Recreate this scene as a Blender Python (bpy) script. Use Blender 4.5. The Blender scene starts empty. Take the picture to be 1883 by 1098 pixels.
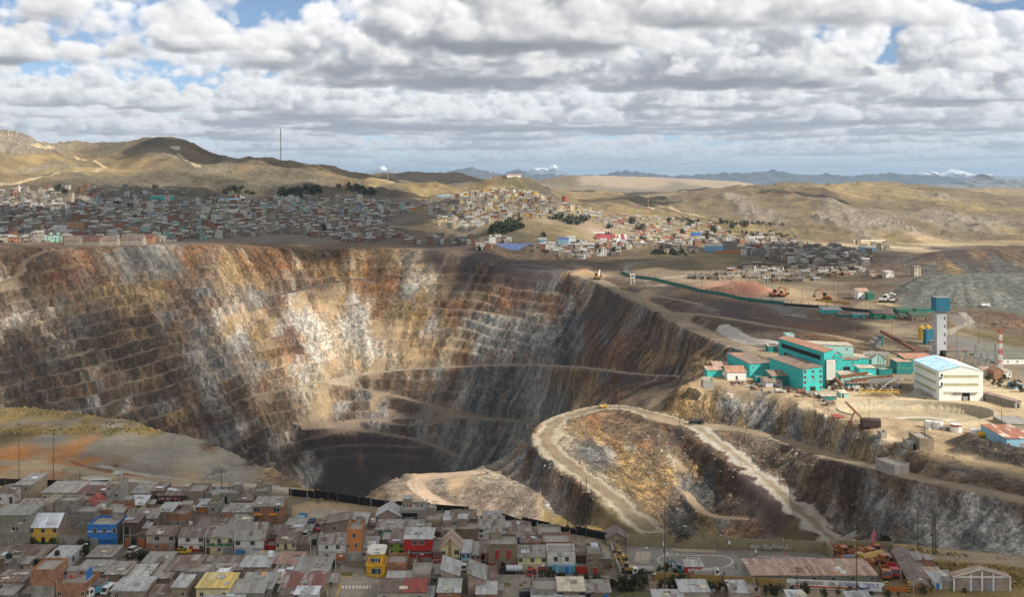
import bpy, bmesh, math, random, os
import numpy as np
from mathutils import Vector, Matrix
from mathutils.geometry import delaunay_2d_cdt

# ------------------------------------------------------------------ camera, sun, sky
F, CX, HY, H = 2019.0, 941.5, 335.0, 110.0        # survey numbers: focal length, centre, horizon, eye height
SC = bpy.context.scene
COL = SC.collection
cam_d = bpy.data.cameras.new('camera'); cam = bpy.data.objects.new('camera', cam_d); COL.objects.link(cam)
cam.location = (0, 0, H); cam.rotation_euler = (math.pi/2, 0, 0)
cam_d.sensor_width = 36.0; cam_d.lens = 36.0*F/1883.0
cam_d.shift_y = -(549.0-HY)/1883.0
cam_d.clip_start = 5; cam_d.clip_end = 300000
SC.camera = cam

SUN = Vector((0.74, -0.46, 0.66)).normalized()
sun_el = math.asin(SUN.z); sun_az = math.atan2(SUN.x, SUN.y)
sl = bpy.data.lights.new('sun', 'SUN'); sl.energy = 4.8; sl.angle = math.radians(0.5); sl.color = (1.0, 0.925, 0.80)
so = bpy.data.objects.new('sun', sl); COL.objects.link(so)
so.rotation_euler = SUN.to_track_quat('Z', 'Y').to_euler()
VS = SC.view_settings
VS.view_transform = 'Standard'; VS.look = 'None'; VS.gamma = 1.0; VS.use_curve_mapping = False
VS.exposure = 0.45
SC.cycles.max_bounces = 6; SC.cycles.diffuse_bounces = 2; SC.cycles.glossy_bounces = 2
SC.cycles.volume_bounces = 0; SC.cycles.transparent_max_bounces = 12
SC.cycles.use_denoising = True; SC.cycles.denoising_prefilter = 'NONE'

# ------------------------------------------------------------------ numpy noise
def _hash(ix, iy, iz, seed):
 h = (ix.astype(np.uint32)*np.uint32(374761393) + iy.astype(np.uint32)*np.uint32(668265263)
         + iz.astype(np.uint32)*np.uint32(2147483647) + np.uint32(seed*1274126177 & 0xffffffff))
 h = (h ^ (h >> np.uint32(13)))*np.uint32(1274126177)
 h = (h ^ (h >> np.uint32(16)))*np.uint32(2246822519)
 return ((h ^ (h >> np.uint32(15))) & np.uint32(0xffff)).astype(np.float32)/65535.0
def vnoise2(x, y, seed=0):
 xi = np.floor(x); yi = np.floor(y); fx = (x-xi).astype(np.float32); fy = (y-yi).astype(np.float32)
 xi = xi.astype(np.int64); yi = yi.astype(np.int64); z = np.zeros_like(xi)
 fx = fx*fx*(3-2*fx); fy = fy*fy*(3-2*fy)
 a = _hash(xi, yi, z, seed); b = _hash(xi+1, yi, z, seed); c = _hash(xi, yi+1, z, seed); d = _hash(xi+1, yi+1, z, seed)
 return (a*(1-fx)+b*fx)*(1-fy) + (c*(1-fx)+d*fx)*fy
def fbm2(x, y, oct=4, seed=0, gain=.5):
 s = 0; a = 1.0; t = 0
 for o in range(oct):
  s = s + a*(vnoise2(x*2**o+17.3*o, y*2**o-9.1*o, seed+o)-.5)*2; t += a; a *= gain
 return s/t
def ridged2(x, y, oct=4, seed=0):
 s = 0; a = 1.0; t = 0
 for o in range(oct):
  n = 1-np.abs(vnoise2(x*2**o+5.7*o, y*2**o+3.3*o, seed+o)*2-1); s = s + a*n*n; t += a; a *= .5
 return s/t

# ------------------------------------------------------------------ sky: sunlit cumulus over clear blue, worked out by marching through a cloud field
def bake_sky(W=1400, Hh=340, az=0.62, vmax=0.215):
 rng = np.random.default_rng(7)
 N = 96
 def tile_noise(n, cells, r):
  g = r.random((cells, cells, cells)).astype(np.float32)
  t = np.arange(n)/n*cells; i0 = np.floor(t).astype(int); f = (t-i0).astype(np.float32); f = f*f*(3-2*f); i1 = (i0+1) % cells
  def ax(a, k):
   sh = [1, 1, 1]; sh[k] = n; ff = f.reshape(sh)
   return np.take(a, i0, k)*(1-ff)+np.take(a, i1, k)*ff
  return ax(ax(ax(g, 0), 1), 2)
 def wor(n, cells, r):                                            # billows: inverted distance to scattered points
  pts = r.random((cells, cells, cells, 3)).astype(np.float32)
  t = (np.arange(n, dtype=np.float32)+.5)/n*cells
  X, Y, Z = np.meshgrid(t, t, t, indexing='ij'); ci = [np.floor(a).astype(int) for a in (X, Y, Z)]
  best = np.full(X.shape, 9., np.float32)
  for dx in (-1, 0, 1):
   for dy in (-1, 0, 1):
    for dz in (-1, 0, 1):
     q = pts[(ci[0]+dx) % cells, (ci[1]+dy) % cells, (ci[2]+dz) % cells]
     d = (ci[0]+dx+q[..., 0]-X)**2+(ci[1]+dy+q[..., 1]-Y)**2+(ci[2]+dz+q[..., 2]-Z)**2
     best = np.minimum(best, d)
  return 1-np.clip(np.sqrt(best), 0, 1)
 vol = .38*wor(N, 6, rng)+.26*wor(N, 12, rng)+.14*wor(N, 24, rng)+.14*tile_noise(N, 4, rng)+.08*tile_noise(N, 32, rng)
 vol = (vol-vol.mean())/vol.std()
 def samp(x, y, z):
  x = (x % 1)*N; y = (y % 1)*N; z = (z % 1)*N
  x0 = x.astype(np.int32); y0 = y.astype(np.int32); z0 = z.astype(np.int32)
  fx = x-x0; fy = y-y0; fz = z-z0
  x0 %= N; y0 %= N; z0 %= N; x1 = (x0+1) % N; y1 = (y0+1) % N; z1 = (z0+1) % N
  c = lambda a, b, d: vol[a, b, d]
  r0 = (c(x0, y0, z0)*(1-fx)+c(x1, y0, z0)*fx)*(1-fy)+(c(x0, y1, z0)*(1-fx)+c(x1, y1, z0)*fx)*fy
  r1 = (c(x0, y0, z1)*(1-fx)+c(x1, y0, z1)*fx)*(1-fy)+(c(x0, y1, z1)*(1-fx)+c(x1, y1, z1)*fx)*fy
  return r0*(1-fz)+r1*fz
 ZB, ZT = 1.35, 2.75                                              # km, cloud base and highest top
 # big clouds of this sky: azimuth and elevation (both as tangents) of the middle of the base, half width and half depth in km, height in km
 PX = lambda px, py: ((px-CX)/F, (HY-py)/F)
 BIG = []
 for (px, py, rw, rd, hh, am) in CLOUDS:
  t, e = PX(px, py); D = ZB/max(e+.004, .006)
  BIG.append((t*D, D, rw, rd, hh, am))
 def dens(x, y, z):
  hgt = (z-ZB)
  c1 = fbm2(x*.30+3.1, y*.24, 2, 5); c2 = vnoise2(x*.085+7, y*.085, 21)-.5
  cov = (-.66+1.25*c1+.8*c2+.36*np.clip((y-16)/16, 0, 1)).astype(np.float32); top = (.50+.5*np.clip(c1+.3, 0, 1)).astype(np.float32)
  cov -= .5*np.clip((13-y)/4, 0, 1)
  for (bx, by, rw, rd, hh, am) in BIG:
   q = np.clip(1.45-np.sqrt(((x-bx)/rw)**2+((y-by)/rd)**2), 0, 1)
   q = q*q*(3-2*q)
   cov = np.maximum(cov, (am*.86)*q-.62+.3*c1); top = np.maximum(top, hh*q)
  fd = np.clip(1.25-y/45, .35, 1)
  s = samp(x*.16, y*.16, z*.22)*.30 + samp(x*.5+.3, y*.5, z*.6)*.13*fd
  rel = np.clip(hgt/np.maximum(top, .12), 0, 3)
  d = cov + s - .75*rel**1.4 + .16
  d = np.clip(d*2.4, 0, 1)*np.clip((hgt+.05*s)/.10, 0, 1)
  return d
 img = np.zeros((Hh, W, 4), np.float32)
 S = np.array(SUN, np.float32)
 for r0 in range(0, Hh, 20):
  r1 = min(Hh, r0+20)
  V, U = np.meshgrid((np.arange(r0, r1)+.5)/Hh*vmax, ((np.arange(W)+.5)/W*2-1)*az, indexing='ij')
  dx = np.sin(U).ravel().astype(np.float32); dy = np.cos(U).ravel().astype(np.float32); dz = V.ravel().astype(np.float32)
  dzz = dz+.0065
  t0 = ZB/dzz; t1 = ZT/dzz
  n = dx.size; T = np.ones(n, np.float32); C = np.zeros((n, 3), np.float32)
  K = 110
  jit = rng.random(n).astype(np.float32)-.5
  for k in range(K):
   t = t0+(t1-t0)*(np.maximum(k+.5+jit*.6, .02)/K)**1.15
   dt = (t1-t0)*1.15*((k+.5)/K)**.15/K
   act = np.nonzero((T > .02) & (t < 90))[0]
   if act.size == 0: continue
   ta = t[act]; x = dx[act]*ta; y = dy[act]*ta; z = dzz[act]*ta
   d = dens(x, y, z)
   hit = d > .004
   if not hit.any(): continue
   ia = act[hit]; x = x[hit]; y = y[hit]; z = z[hit]; d = d[hit]
   od = 0
   for (sd, w) in ((.06, .10), (.18, .16), (.42, .30), (.9, .5)):
    od = od + dens(x+S[0]*sd, y+S[1]*sd, z+S[2]*sd)*w
   Ts = .70*np.exp(-od*7.0)+.30*np.exp(-od*1.6)
   hrel = np.clip((z-ZB)/.7, 0, 1)
   pw = 1-.35*np.exp(-d*5)
   lit = Ts*pw*.70
   und = dens(x, y, z-.22)                                   # cloud below shuts out the light of the ground
   amb = .118+.14*hrel+.05*(1-und)
   a = 1-np.exp(-d*np.minimum(dt[ia], .6)*13)
   c = np.stack([amb*.95+lit*1.0, amb*1.0+lit*.955, amb*1.15+lit*.87], -1)
   fade = np.exp(-np.maximum(ta[hit]-10, 0)/42)[:, None]      # air in front of the far clouds
   c = c*fade + np.array([.50, .53, .57], np.float32)*(1-fade)
   C[ia] += (T[ia]*a)[:, None]*c
   T[ia] *= 1-a
  img[r0:r1, :, :3] = C.reshape(r1-r0, W, 3); img[r0:r1, :, 3] = (1-T).reshape(r1-r0, W)
 return img, az, vmax

#          px   py  half-w half-d height amount
CLOUDS = [(80, 108, 1.5, .7, 1.0, .95), (270, 88, .8, .5, 1.0, .95), (470, 115, .9, .5, .75, .8), (120, 186, 1.2, .8, 1.1, .9), (20, 186, .8, .8, 1.0, .8),
          (370, 196, 1.6, .9, 1.2, 1.0), (525, 207, .6, .6, .6, .8), (150, 208, 1.3, .7, .5, .8), (900, 152, 2.2, 1.3, 1.2, 1.1), (680, 140, 1.0, .8, 1.2, .9),
          (1150, 150, 2.0, 1.2, 1.1, 1.1), (980, 85, 1.3, .7, 1.3, 1.0), (780, 80, .9, .6, 1.1, .9), (1440, 150, 1.5, 1.2, 1.5, 1.0), (780, 208, .7, .8, .9, .95), (900, 218, 1.2, .9, 1.1, 1.0),
          (1160, 224, 1.6, 1.1, .8, .95), (1400, 45, 1.4, .4, .5, 1.0), (1580, 40, .9, .35, .5, .9), (1640, 180, 1.6, .9, .9, 1.0),
          (1830, 186, 1.6, 1.2, 1.8, 1.0), (1735, 128, .6, .4, 1.0, .95), (1560, 165, .8, .6, .8, .9), (1330, 196, 2.0, .9, .8, 1.0), (1650, 220, 2.4, 1.2, .8, 1.0),
          (1380, 234, 2.5, 1.5, .8, .9), (180, 238, 2.5, 1.5, .9, .8), (330, 243, 2, 1.5, .9, .8), (30, 240, 1.5, 1.5, 1.3, .9), (700, 243, 3, 2, .8, .8), (900, 250, 3, 2, .7, .8), (1800, 235, 3, 2, .8, .9)]

world = bpy.data.worlds.new('World'); SC.world = world; world.use_nodes = True
wn = world.node_tree.nodes; wl = world.node_tree.links; wn.clear()
def wnode(t, **k):
 n = wn.new(t)
 for a, b in k.items(): setattr(n, a, b)
 return n
def wmath(op, a, b=None, c=None):
 n = wnode('ShaderNodeMath', operation=op)
 for i, v in enumerate((a, b, c)):
  if v is None: continue
  if isinstance(v, (int, float)): n.inputs[i].default_value = v
  else: wl.new(v, n.inputs[i])
 return n.outputs[0]
sky_img, SAZ, SVM = bake_sky(*((700, 170) if os.environ.get('QUICKSKY') else (1400, 340)))
im = bpy.data.images.new('cumulus', sky_img.shape[1], sky_img.shape[0], alpha=True, float_buffer=True)
im.colorspace_settings.name = 'Non-Color'; im.alpha_mode = 'CHANNEL_PACKED'
im.pixels.foreach_set(sky_img.ravel()); im.update()
tc = wnode('ShaderNodeTexCoord'); sep = wnode('ShaderNodeSeparateXYZ'); wl.new(tc.outputs['Generated'], sep.inputs[0])
dx_, dy_, dz_ = sep.outputs
hor = wmath('SQRT', wmath('ADD', wmath('MULTIPLY', dx_, dx_), wmath('MULTIPLY', dy_, dy_)))
tanel = wmath('DIVIDE', dz_, wmath('MAXIMUM', hor, .0001))
azn = wmath('ARCTAN2', dx_, dy_)
uu = wmath('MULTIPLY_ADD', azn, .5/SAZ, .5); vv = wmath('DIVIDE', tanel, SVM)
cmb = wnode('ShaderNodeCombineXYZ'); wl.new(uu, cmb.inputs[0]); wl.new(vv, cmb.inputs[1])
it = wnode('ShaderNodeTexImage', image=im, interpolation='Linear', extension='EXTEND'); wl.new(cmb.outputs[0], it.inputs[0])
sky = wnode('ShaderNodeTexSky', sky_type='NISHITA', sun_disc=False, sun_elevation=sun_el, sun_rotation=sun_az,
   altitude=4300, air_density=1.0, dust_density=.6, ozone_density=1.0)
def vmath(op, a, b):
 n = wnode('ShaderNodeVectorMath', operation=op)
 for i, v in enumerate((a, b)):
  if isinstance(v, tuple): n.inputs[i].default_value = v
  else: wl.new(v, n.inputs[i])
 return n.outputs[0]
def wmix(f, a, b):
 n = wnode('ShaderNodeMix', data_type='RGBA'); wl.new(f, n.inputs[0])
 for i, v in ((6, a), (7, b)):
  if isinstance(v, tuple): n.inputs[i].default_value = v
  else: wl.new(v, n.inputs[i])
 return n.outputs[2]
skyc = vmath('MULTIPLY', sky.outputs[0], (.085, .085, .085))
inv = wmath('SUBTRACT', 1.0, it.outputs['Alpha'])
ci = wnode('ShaderNodeCombineXYZ')
for i in range(3): wl.new(inv, ci.inputs[i])
front = vmath('ADD', vmath('MULTIPLY', skyc, ci.outputs[0]), it.outputs['Color'])
# the rest of the sky, overhead and behind: broken cloud of the same kind
pl = wnode('ShaderNodeCombineXYZ'); zz = wmath('MAXIMUM', dz_, .03)
wl.new(wmath('DIVIDE', dx_, zz), pl.inputs[0]); wl.new(wmath('DIVIDE', dy_, zz), pl.inputs[1])
nz = wnode('ShaderNodeTexNoise'); nz.inputs['Scale'].default_value = .9; nz.inputs['Detail'].default_value = 4; wl.new(pl.outputs[0], nz.inputs['Vector'])
cov = wnode('ShaderNodeMapRange'); cov.inputs[1].default_value = .40; cov.inputs[2].default_value = .58; wl.new(nz.outputs[0], cov.inputs[0])
rest = wmix(cov.outputs[0], skyc, (.84, .80, .735, 1))
infront = wmath('MULTIPLY', wmath('LESS_THAN', wmath('ABSOLUTE', azn), SAZ), wmath('LESS_THAN', tanel, SVM*.995))
allsky = wmix(infront, rest, front)
allsky = wmix(wmath('LESS_THAN', dz_, -.004), allsky, (.10, .08, .06, 1))
bg = wnode('ShaderNodeBackground'); bg.inputs['Strength'].default_value = 1.0; wl.new(allsky, bg.inputs[0])
wo = wnode('ShaderNodeOutputWorld'); wl.new(bg.outputs[0], wo.inputs[0])
world.cycles.sampling_method = 'MANUAL'; world.cycles.sample_map_resolution = 512
# ------------------------------------------------------------------ helpers
def tag(o, label=None, cat=None, group=None, kind=None):
 if label: o['label'] = label
 if cat: o['category'] = cat
 if group: o['group'] = group
 if kind: o['kind'] = kind
 return o
def at(px, py, z=None, Y=None):
 """world point seen in the survey direction (px, py), on height z or at distance Y"""
 if Y is None: Y = F*(H-z)/(py-HY)
 return Vector(((px-CX)/F*Y, Y, H-(py-HY)/F*Y))

class NT:
 def __init__(s, name, rough=.9):
  s.m = bpy.data.materials.new(name); s.m.use_nodes = True
  s.n = s.m.node_tree.nodes; s.l = s.m.node_tree.links
  s.b = s.n['Principled BSDF']; s.b.inputs['Roughness'].default_value = rough
  s.b.inputs['Specular IOR Level'].default_value = .25
 def new(s, t, **k):
  n = s.n.new(t)
  for a, b in k.items(): setattr(n, a, b)
  return n
 def put(s, v, sock):
  if isinstance(v, (int, float)): sock.default_value = v
  elif isinstance(v, tuple): sock.default_value = (v+(1,)) if (len(v) == 3 and sock.type == 'RGBA') else v
  else: s.l.new(v, sock)
 def math(s, op, a, b=None, c=None, clamp=False):
  n = s.new('ShaderNodeMath', operation=op, use_clamp=clamp)
  for i, v in enumerate((a, b, c)):
   if v is not None: s.put(v, n.inputs[i])
  return n.outputs[0]
 def vmath(s, op, a, b=None):
  n = s.new('ShaderNodeVectorMath', operation=op); s.put(a, n.inputs[0])
  if b is not None: s.put(b, n.inputs[1])
  if op == 'SCALE': n.inputs['Scale'].default_value = 5.0
  return n.outputs[0]
 def mix(s, f, a, b, blend='MIX'):
  n = s.new('ShaderNodeMix', data_type='RGBA', blend_type=blend)
  s.put(f, n.inputs[0]); s.put(a, n.inputs[6]); s.put(b, n.inputs[7]); return n.outputs[2]
 def noise(s, vec, scale, detail=3, rough=.55, out=0):
  n = s.new('ShaderNodeTexNoise'); n.inputs['Scale'].default_value = scale; n.inputs['Detail'].default_value = detail
  n.inputs['Roughness'].default_value = rough
  if vec is not None: s.l.new(vec, n.inputs['Vector'])
  return n.outputs[out]
 def ramp(s, v, lo, hi, a=0., b=1.):
  n = s.new('ShaderNodeMapRange', interpolation_type='SMOOTHSTEP'); s.put(v, n.inputs[0])
  for i, q in enumerate((lo, hi, a, b)): s.put(q, n.inputs[i+1])
  return n.outputs[0]
 def pos(s): return s.new('ShaderNodeNewGeometry').outputs['Position']
 def obj(s): return s.new('ShaderNodeTexCoord').outputs['Object']
 def base(s, c): s.put(c, s.b.inputs['Base Color'])
 def bump(s, h, strength, dist):
  n = s.new('ShaderNodeBump'); n.inputs['Strength'].default_value = strength; n.inputs['Distance'].default_value = dist
  s.l.new(h, n.inputs['Height']); s.l.new(n.outputs[0], s.b.inputs['Normal'])

# ------------------------------------------------------------------ terrain: a surveyed surface (points and break lines), meshed on a fan-shaped grid
UMIN, UMAX = -.62, .62
PT = []; EDG = []
def V_(p):
 if p[1] is None: return ((p[0]-CX)/F, math.log(p[2]), p[3])
 return ((p[0]-CX)/F, math.log(p[2]), H-(p[1]-HY)/F*p[2])
def chain(pts, link=True):
 i0 = len(PT)
 for p in pts: PT.append(V_(p))
 if link: EDG.extend((i, i+1) for i in range(i0, len(PT)-1))
def Zp(px, py, z): return (px, py, F*(H-z)/(py-HY))
def flat(pts, z, link=True): chain([Zp(a, b, z) for a, b in pts], link)
N_ = None
L_, R_ = -330, 2214
# near town shelf and its edge
for Y in (60, 140, 200, 260, 310): chain([(L_, N_, Y, 0), (300, N_, Y, 0), (941, N_, Y, 0), (1500, N_, Y, 0), (R_, N_, Y, 0)], False)
FENCE = [(565, 905), (600, 911), (700, 925), (760, 934), (830, 943), (900, 953), (950, 958), (1050, 972), (1130, 983), (1250, 990), (1400, 995), (1530, 1000), (1650, 1003), (1750, 1014), (1883, 1028), (R_, 1060)]
flat([(a, b-5) for a, b in FENCE], -.3)
flat([(a, b+12) for a, b in FENCE], 0)
# left shelf
flat([(L_, 735), (-100, 742), (0, 746), (60, 747), (120, 752), (190, 764), (250, 772), (300, 790), (345, 797), (390, 811), (450, 836), (500, 860), (540, 880), (565, 897)], 0)
flat([(L_, 800), (0, 790), (150, 800), (280, 815), (380, 840), (470, 870)], -1.2, False)
flat([(L_, 860), (0, 850), (200, 868), (330, 885), (500, 897)], 0, False)
# drop from the shelf into the pit
chain([(L_, N_, 650, -110), (0, N_, 600, -110), (190, N_, 570, -100), (300, N_, 545, -95), (450, N_, 505, -85), (560, N_, 470, -72), (610, N_, 455, -60)])
chain([(L_, N_, 700, -235), (0, N_, 690, -235), (190, N_, 680, -235), (400, N_, 680, -235), (600, N_, 700, -235), (740, N_, 720, -235), (850, N_, 780, -235)])
# far wall: rim, wall of even slope, floor
RIM = [(L_, 455, 930), (-150, 455, 1000), (0, 455, 1070), (100, 457, 1130), (200, 455, 1190), (300, 450, 1255), (400, 450, 1320), (480, 455, 1390), (560, 458, 1450), (620, 457, 1490),
       (700, 458, 1500), (800, 462, 1490), (850, 470, 1460), (900, 480, 1420), (960, 495, 1375), (1030, 503, 1340)]
NE = [(1040, 501, 1335), (1100, 515, 1290), (1160, 545, 1130), (1200, 563, 1040), (1250, 590, 930), (1300, 613, 850), (1350, 632, 790), (1400, 648, 740), (1430, 656, 722)]
chain(RIM+NE)
for (px, py, Y) in RIM:
 zr = H-(py-HY)/F*Y
 s = .84
 for q in (520, 560, 600, 640, 700, 760, 820):
  if q < py+35: continue
  k = 1.0
  if px >= 1030 and q > 640: continue
  Yq = (H-zr+s*Y)/(s+(q-HY)/F); zq = H-(q-HY)/F*Yq
  if zq > -230: PT.append((((px-CX)/F), math.log(Yq), zq))
 if px < 960:
  Yf = Y-(zr+236)/s; PT.append((((px-CX)/F), math.log(Yf), -236))
chain([(1000, 672, 1225), (1050, 676, 1130), (1100, 680, 1040), (1150, 686, 960), (1200, 690, 910), (1250, 691, 850)])
chain([(1000, 785, 1165), (1050, 770, 1040), (1090, 752, 930), (1130, 743, 830), (1180, 735, 770), (1240, 716, 760)])
chain([(960, N_, 1080, -220), (1000, N_, 960, -190), (1060, N_, 830, -130), (1120, N_, 750, -80), (1180, N_, 710, -55), (1235, N_, 690, -40)])
chain([(860, N_, 760, -200), (940, N_, 690, -120), (1000, N_, 660, -90), (1080, N_, 680, -62), (1150, N_, 680, -48)])
# industrial shelf: edge, foot of the edge, road, lower faces
EDGE = [(1400, 657, 716), (1340, 672, 688), (1292, 690, 654), (1240, 711, 618), (1300, 706, 626), (1340, 712, 616), (1400, 722, 600), (1450, 735, 580), (1500, 757, 550), (1560, 785, 516), (1620, 810, 489),
  (1680, 832, 467), (1750, 850, 451), (1883, 882, 425), (R_, 950, 377)]
chain(EDGE)
FOOT = [(1203, 764, 613), (1250, 773, 606), (1300, 775, 605), (1380, 787, 582), (1450, 805, 562), (1520, 830, 525), (1600, 850, 483), (1700, 875, 448), (1780, 891, 430), (1883, 913, 411), (R_, 985, 360)]
chain(FOOT)
chain([(1300, 788, 592), (1380, 801, 566), (1450, 819, 547), (1520, 844, 511), (1600, 864, 471), (1700, 889, 437), (1780, 905, 421), (1883, 927, 402), (R_, 1000, 352)])
RAMP = [(1285, 788, 590), (1305, 803, 575), (1350, 835, 549), (1400, 875, 523), (1450, 920, 500), (1500, 965, 479), (1532, 994, 466)]
chain(RAMP)
chain([(1575, 995, 448), (1640, 998, 430), (1700, 1000, 418), (1780, 1006, 405), (1883, 1016, 384), (R_, 1040, 352)])
chain([(1560, N_, 380, -30), (1700, N_, 368, -22), (1883, N_, 340, -12)])
chain([(1640, 930, 442), (1720, 935, 430), (1800, 945, 412), (1883, 960, 398)])
chain([(1250, N_, 400, -35), (1400, N_, 390, -40), (1520, N_, 385, -40), (1100, N_, 400, -35), (950, N_, 420, -45), (800, N_, 430, -48), (700, N_, 430, -45)], False)
HAIR = [(1285, 786, 592), (1240, 772, 606), (1200, 763, 616), (1170, 754, 628), (1135, 749, 638), (1100, 751, 637), (1060, 761, 625), (1025, 775, 612), (1008, 793, 592), (1008, 815, 570), (1030, 842, 548), (1070, 872, 526), (1110, 902, 505), (1150, 936, 486), (1192, 972, 468)]
chain(HAIR)
chain([(1195, 985, 470), (1230, 980, 500), (1262, 972, 508), (1300, 985, 495), (1400, 990, 480), (1480, 993, 472)])
chain([(1080, 790, 600), (1110, 830, 575), (1150, 870, 552), (1190, 915, 525), (1215, 960, 505)])
chain([(1180, 800, 590), (1230, 815, 580), (1290, 840, 562), (1330, 870, 545)], False)
# outer flank of the hairpin, waste dump beside it
chain([(985, 800, 597), (945, 830, 620), (905, 850, 640), (870, 862, 655)])
chain([(985, 850, 560), (1000, 885, 540), (1040, 915, 530), (1090, 945, 508), (1140, 972, 485)])
chain([(690, 895, 545), (740, 872, 566), (800, 867, 572), (860, 865, 580), (920, 872, 572), (980, 893, 547)])
chain([(670, 906, 535), (720, 893, 542), (800, 887, 547), (900, 888, 545), (990, 905, 533), (1035, 918, 526)])
chain([(650, 920, 520), (720, 935, 520), (800, 952, 516), (900, 965, 512), (1000, 968, 500), (1040, 975, 492)])
chain([(690, N_, 630, -110), (760, N_, 640, -120), (850, N_, 660, -120), (930, N_, 640, -85)])
# shelf of the works, flat
for a, b in ((1450, 680), (1480, 640), (1560, 620), (1500, 700), (1600, 660), (1600, 700), (1560, 735), (1700, 650), (1700, 700), (1700, 760), (1800, 650), (1883, 650), (1883, 700), (1800, 700), (1800, 760), (1883, 780), (1800, 820), (R_, 700), (R_, 800), (R_, 640), (1640, 790)):
 flat([(a, b)], -5)
flat([(1650, 610), (1750, 600), (1883, 600), (R_, 600)], -5)
chain([(1300, 582, 905), (1360, 595, 860), (1420, 610, 810), (1480, 618, 790), (1540, 625, 775)])
chain([(1280, 563, 985), (1350, 575, 945), (1430, 590, 895), (1520, 604, 850), (1600, 612, 830)])
chain([(1150, 508, 1330), (1240, 530, 1150), (1330, 549, 1050), (1400, 560, 1020), (1480, 571, 980), (1600, 584, 920), (1700, 592, 880), (1883, 590, 880), (R_, 590, 880)])
# flat land between the works and the far quarter
for p in ((1100, 470, 1600), (1200, 480, 1500), (1300, 470, 1560), (1400, 500, 1285), (1500, 460, 1700), (1600, 480, 1450), (1500, 530, 1130), (1600, 545, 1050), (1560, 500, 1300), (1300, 520, 1200), (1050, 480, 1500), (950, 475, 1540)): chain([p])
chain([(1632, 552, 1015), (1690, 560, 990), (1760, 566, 970), (1883, 570, 955), (R_, 575, 940)])
chain([(1693, 506, 1060), (1750, 502, 1060), (1883, 500, 1050), (R_, 500, 1040)])
chain([(1660, N_, 1125, 6), (1750, N_, 1125, 2), (1883, N_, 1120, 0), (R_, N_, 1110, 0)])
chain([(1575, 500, 1290), (1640, 500, 1230), (1700, 500, 1200), (1883, 498, 1190), (R_, 498, 1190)])
chain([(1600, 487, 1330), (1660, 470, 1320), (1720, 461, 1290), (1800, 456, 1290), (1883, 458, 1290), (R_, 458, 1290)])
chain([(1700, N_, 1380, 8), (1883, N_, 1380, 8), (R_, N_, 1380, 8)])
# far quarter and hills
chain([(L_, 445, 1150), (0, 440, 1250), (200, 440, 1350), (400, 440, 1500), (560, 446, 1600), (700, 446, 1660), (850, 455, 1620)])
chain([(L_, 400, 1450), (0, 400, 1600), (300, 400, 1750), (560, 405, 1900), (700, 405, 1950), (820, 420, 1850)])
chain([(L_, 345, 1900), (0, 355, 1900), (200, 352, 2000), (400, 362, 2150), (560, 362, 2200), (640, 362, 2250), (720, 362, 2300), (790, 366, 2350)])
chain([(L_, 235, 2600), (-60, 225, 2520), (0, 230, 2500), (50, 240, 2520), (90, 255, 2600), (140, 262, 2700), (200, 260, 2700), (250, 258, 2700), (310, 261, 2700), (360, 272, 2650), (400, 288, 2600), (418, 279, 2550), (432, 292, 2550),
       (500, 294, 2600), (560, 300, 2600), (620, 318, 2550), (680, 330, 2500), (730, 342, 2450), (790, 352, 2440)])
chain([(L_, N_, 3200, 100), (200, N_, 3200, 95), (500, N_, 3200, 90), (700, N_, 3100, 80)])
chain([(310, 275, 2450), (330, 300, 2330), (60, 290, 2250), (140, 300, 2300), (240, 310, 2300), (420, 320, 2320)], False)
chain([(600, 333, 5000), (650, 326, 5000), (700, 320, 5000), (760, 318, 5000), (830, 320, 5000), (880, 327, 5000), (950, 335, 5000)])
chain([(640, 347, 4100), (740, 347, 4100), (880, 345, 4100), (960, 348, 4100)])
chain([(740, 356, 3200), (850, 354, 3200)], False)
chain([(700, N_, 6000, 85), (850, N_, 6000, 85)])
chain([(860, 346, 2350), (885, 337, 2380), (905, 329, 2400), (925, 325, 2400), (955, 325, 2400), (972, 330, 2400), (990, 338, 2400), (1010, 352, 2380), (1035, 366, 2350), (1060, 378, 2300)])
chain([(860, N_, 2650, 70), (950, N_, 2650, 60), (1050, N_, 2600, 45)])
chain([(800, 385, 2050), (870, 385, 2100), (945, 382, 2150), (1020, 395, 2080), (1080, 402, 2050)])
chain([(850, 425, 1830), (900, 412, 1900), (1000, 412, 1900), (1080, 415, 1900)])
chain([(890, 432, 1680), (920, 415, 1760), (955, 401, 1800), (985, 408, 1790), (1040, 428, 1720)])
chain([(890, 445, 1590), (960, 446, 1590), (1050, 440, 1650)])
chain([(955, N_, 1860, 38), (990, N_, 1860, 35)])
for p in ((1100, 440, 1800), (1200, 430, 2000), (1300, 440, 2000), (1300, 400, 2600), (1150, 395, 2600), (1200, 372, 3300), (1060, 356, 3700), (1380, 425, 2300), (1500, 447, 2050), (1700, 452, 2000), (1883, 448, 2100), (R_, 450, 2100), (1600, 455, 1800)): chain([p])
chain([(1400, 432, 2400), (1500, 440, 2330), (1600, 444, 2300), (1700, 446, 2300), (1883, 443, 2300), (R_, 443, 2300)])
chain([(1110, 376, 2900), (1180, 366, 3200), (1250, 357, 3400), (1300, 350, 3500), (1360, 344, 3600), (1400, 341, 3600), (1450, 343, 3700), (1510, 348, 3750)])
chain([(1250, N_, 4300, 60), (1400, N_, 4200, 85), (1500, N_, 4150, 88)])
chain([(1490, 348, 4600), (1530, 341, 4600), (1565, 337, 4600), (1610, 335, 4600), (1670, 337, 4500), (1720, 345, 4400), (1760, 352, 4300), (1820, 359, 4300), (1883, 367, 4200), (R_, 375, 4000)])
chain([(1600, 385, 3300), (1750, 400, 2950), (1883, 418, 2700), (R_, 420, 2700)], False)
chain([(1460, 375, 2900), (1540, 385, 2800), (1640, 395, 2750)], False)
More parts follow.
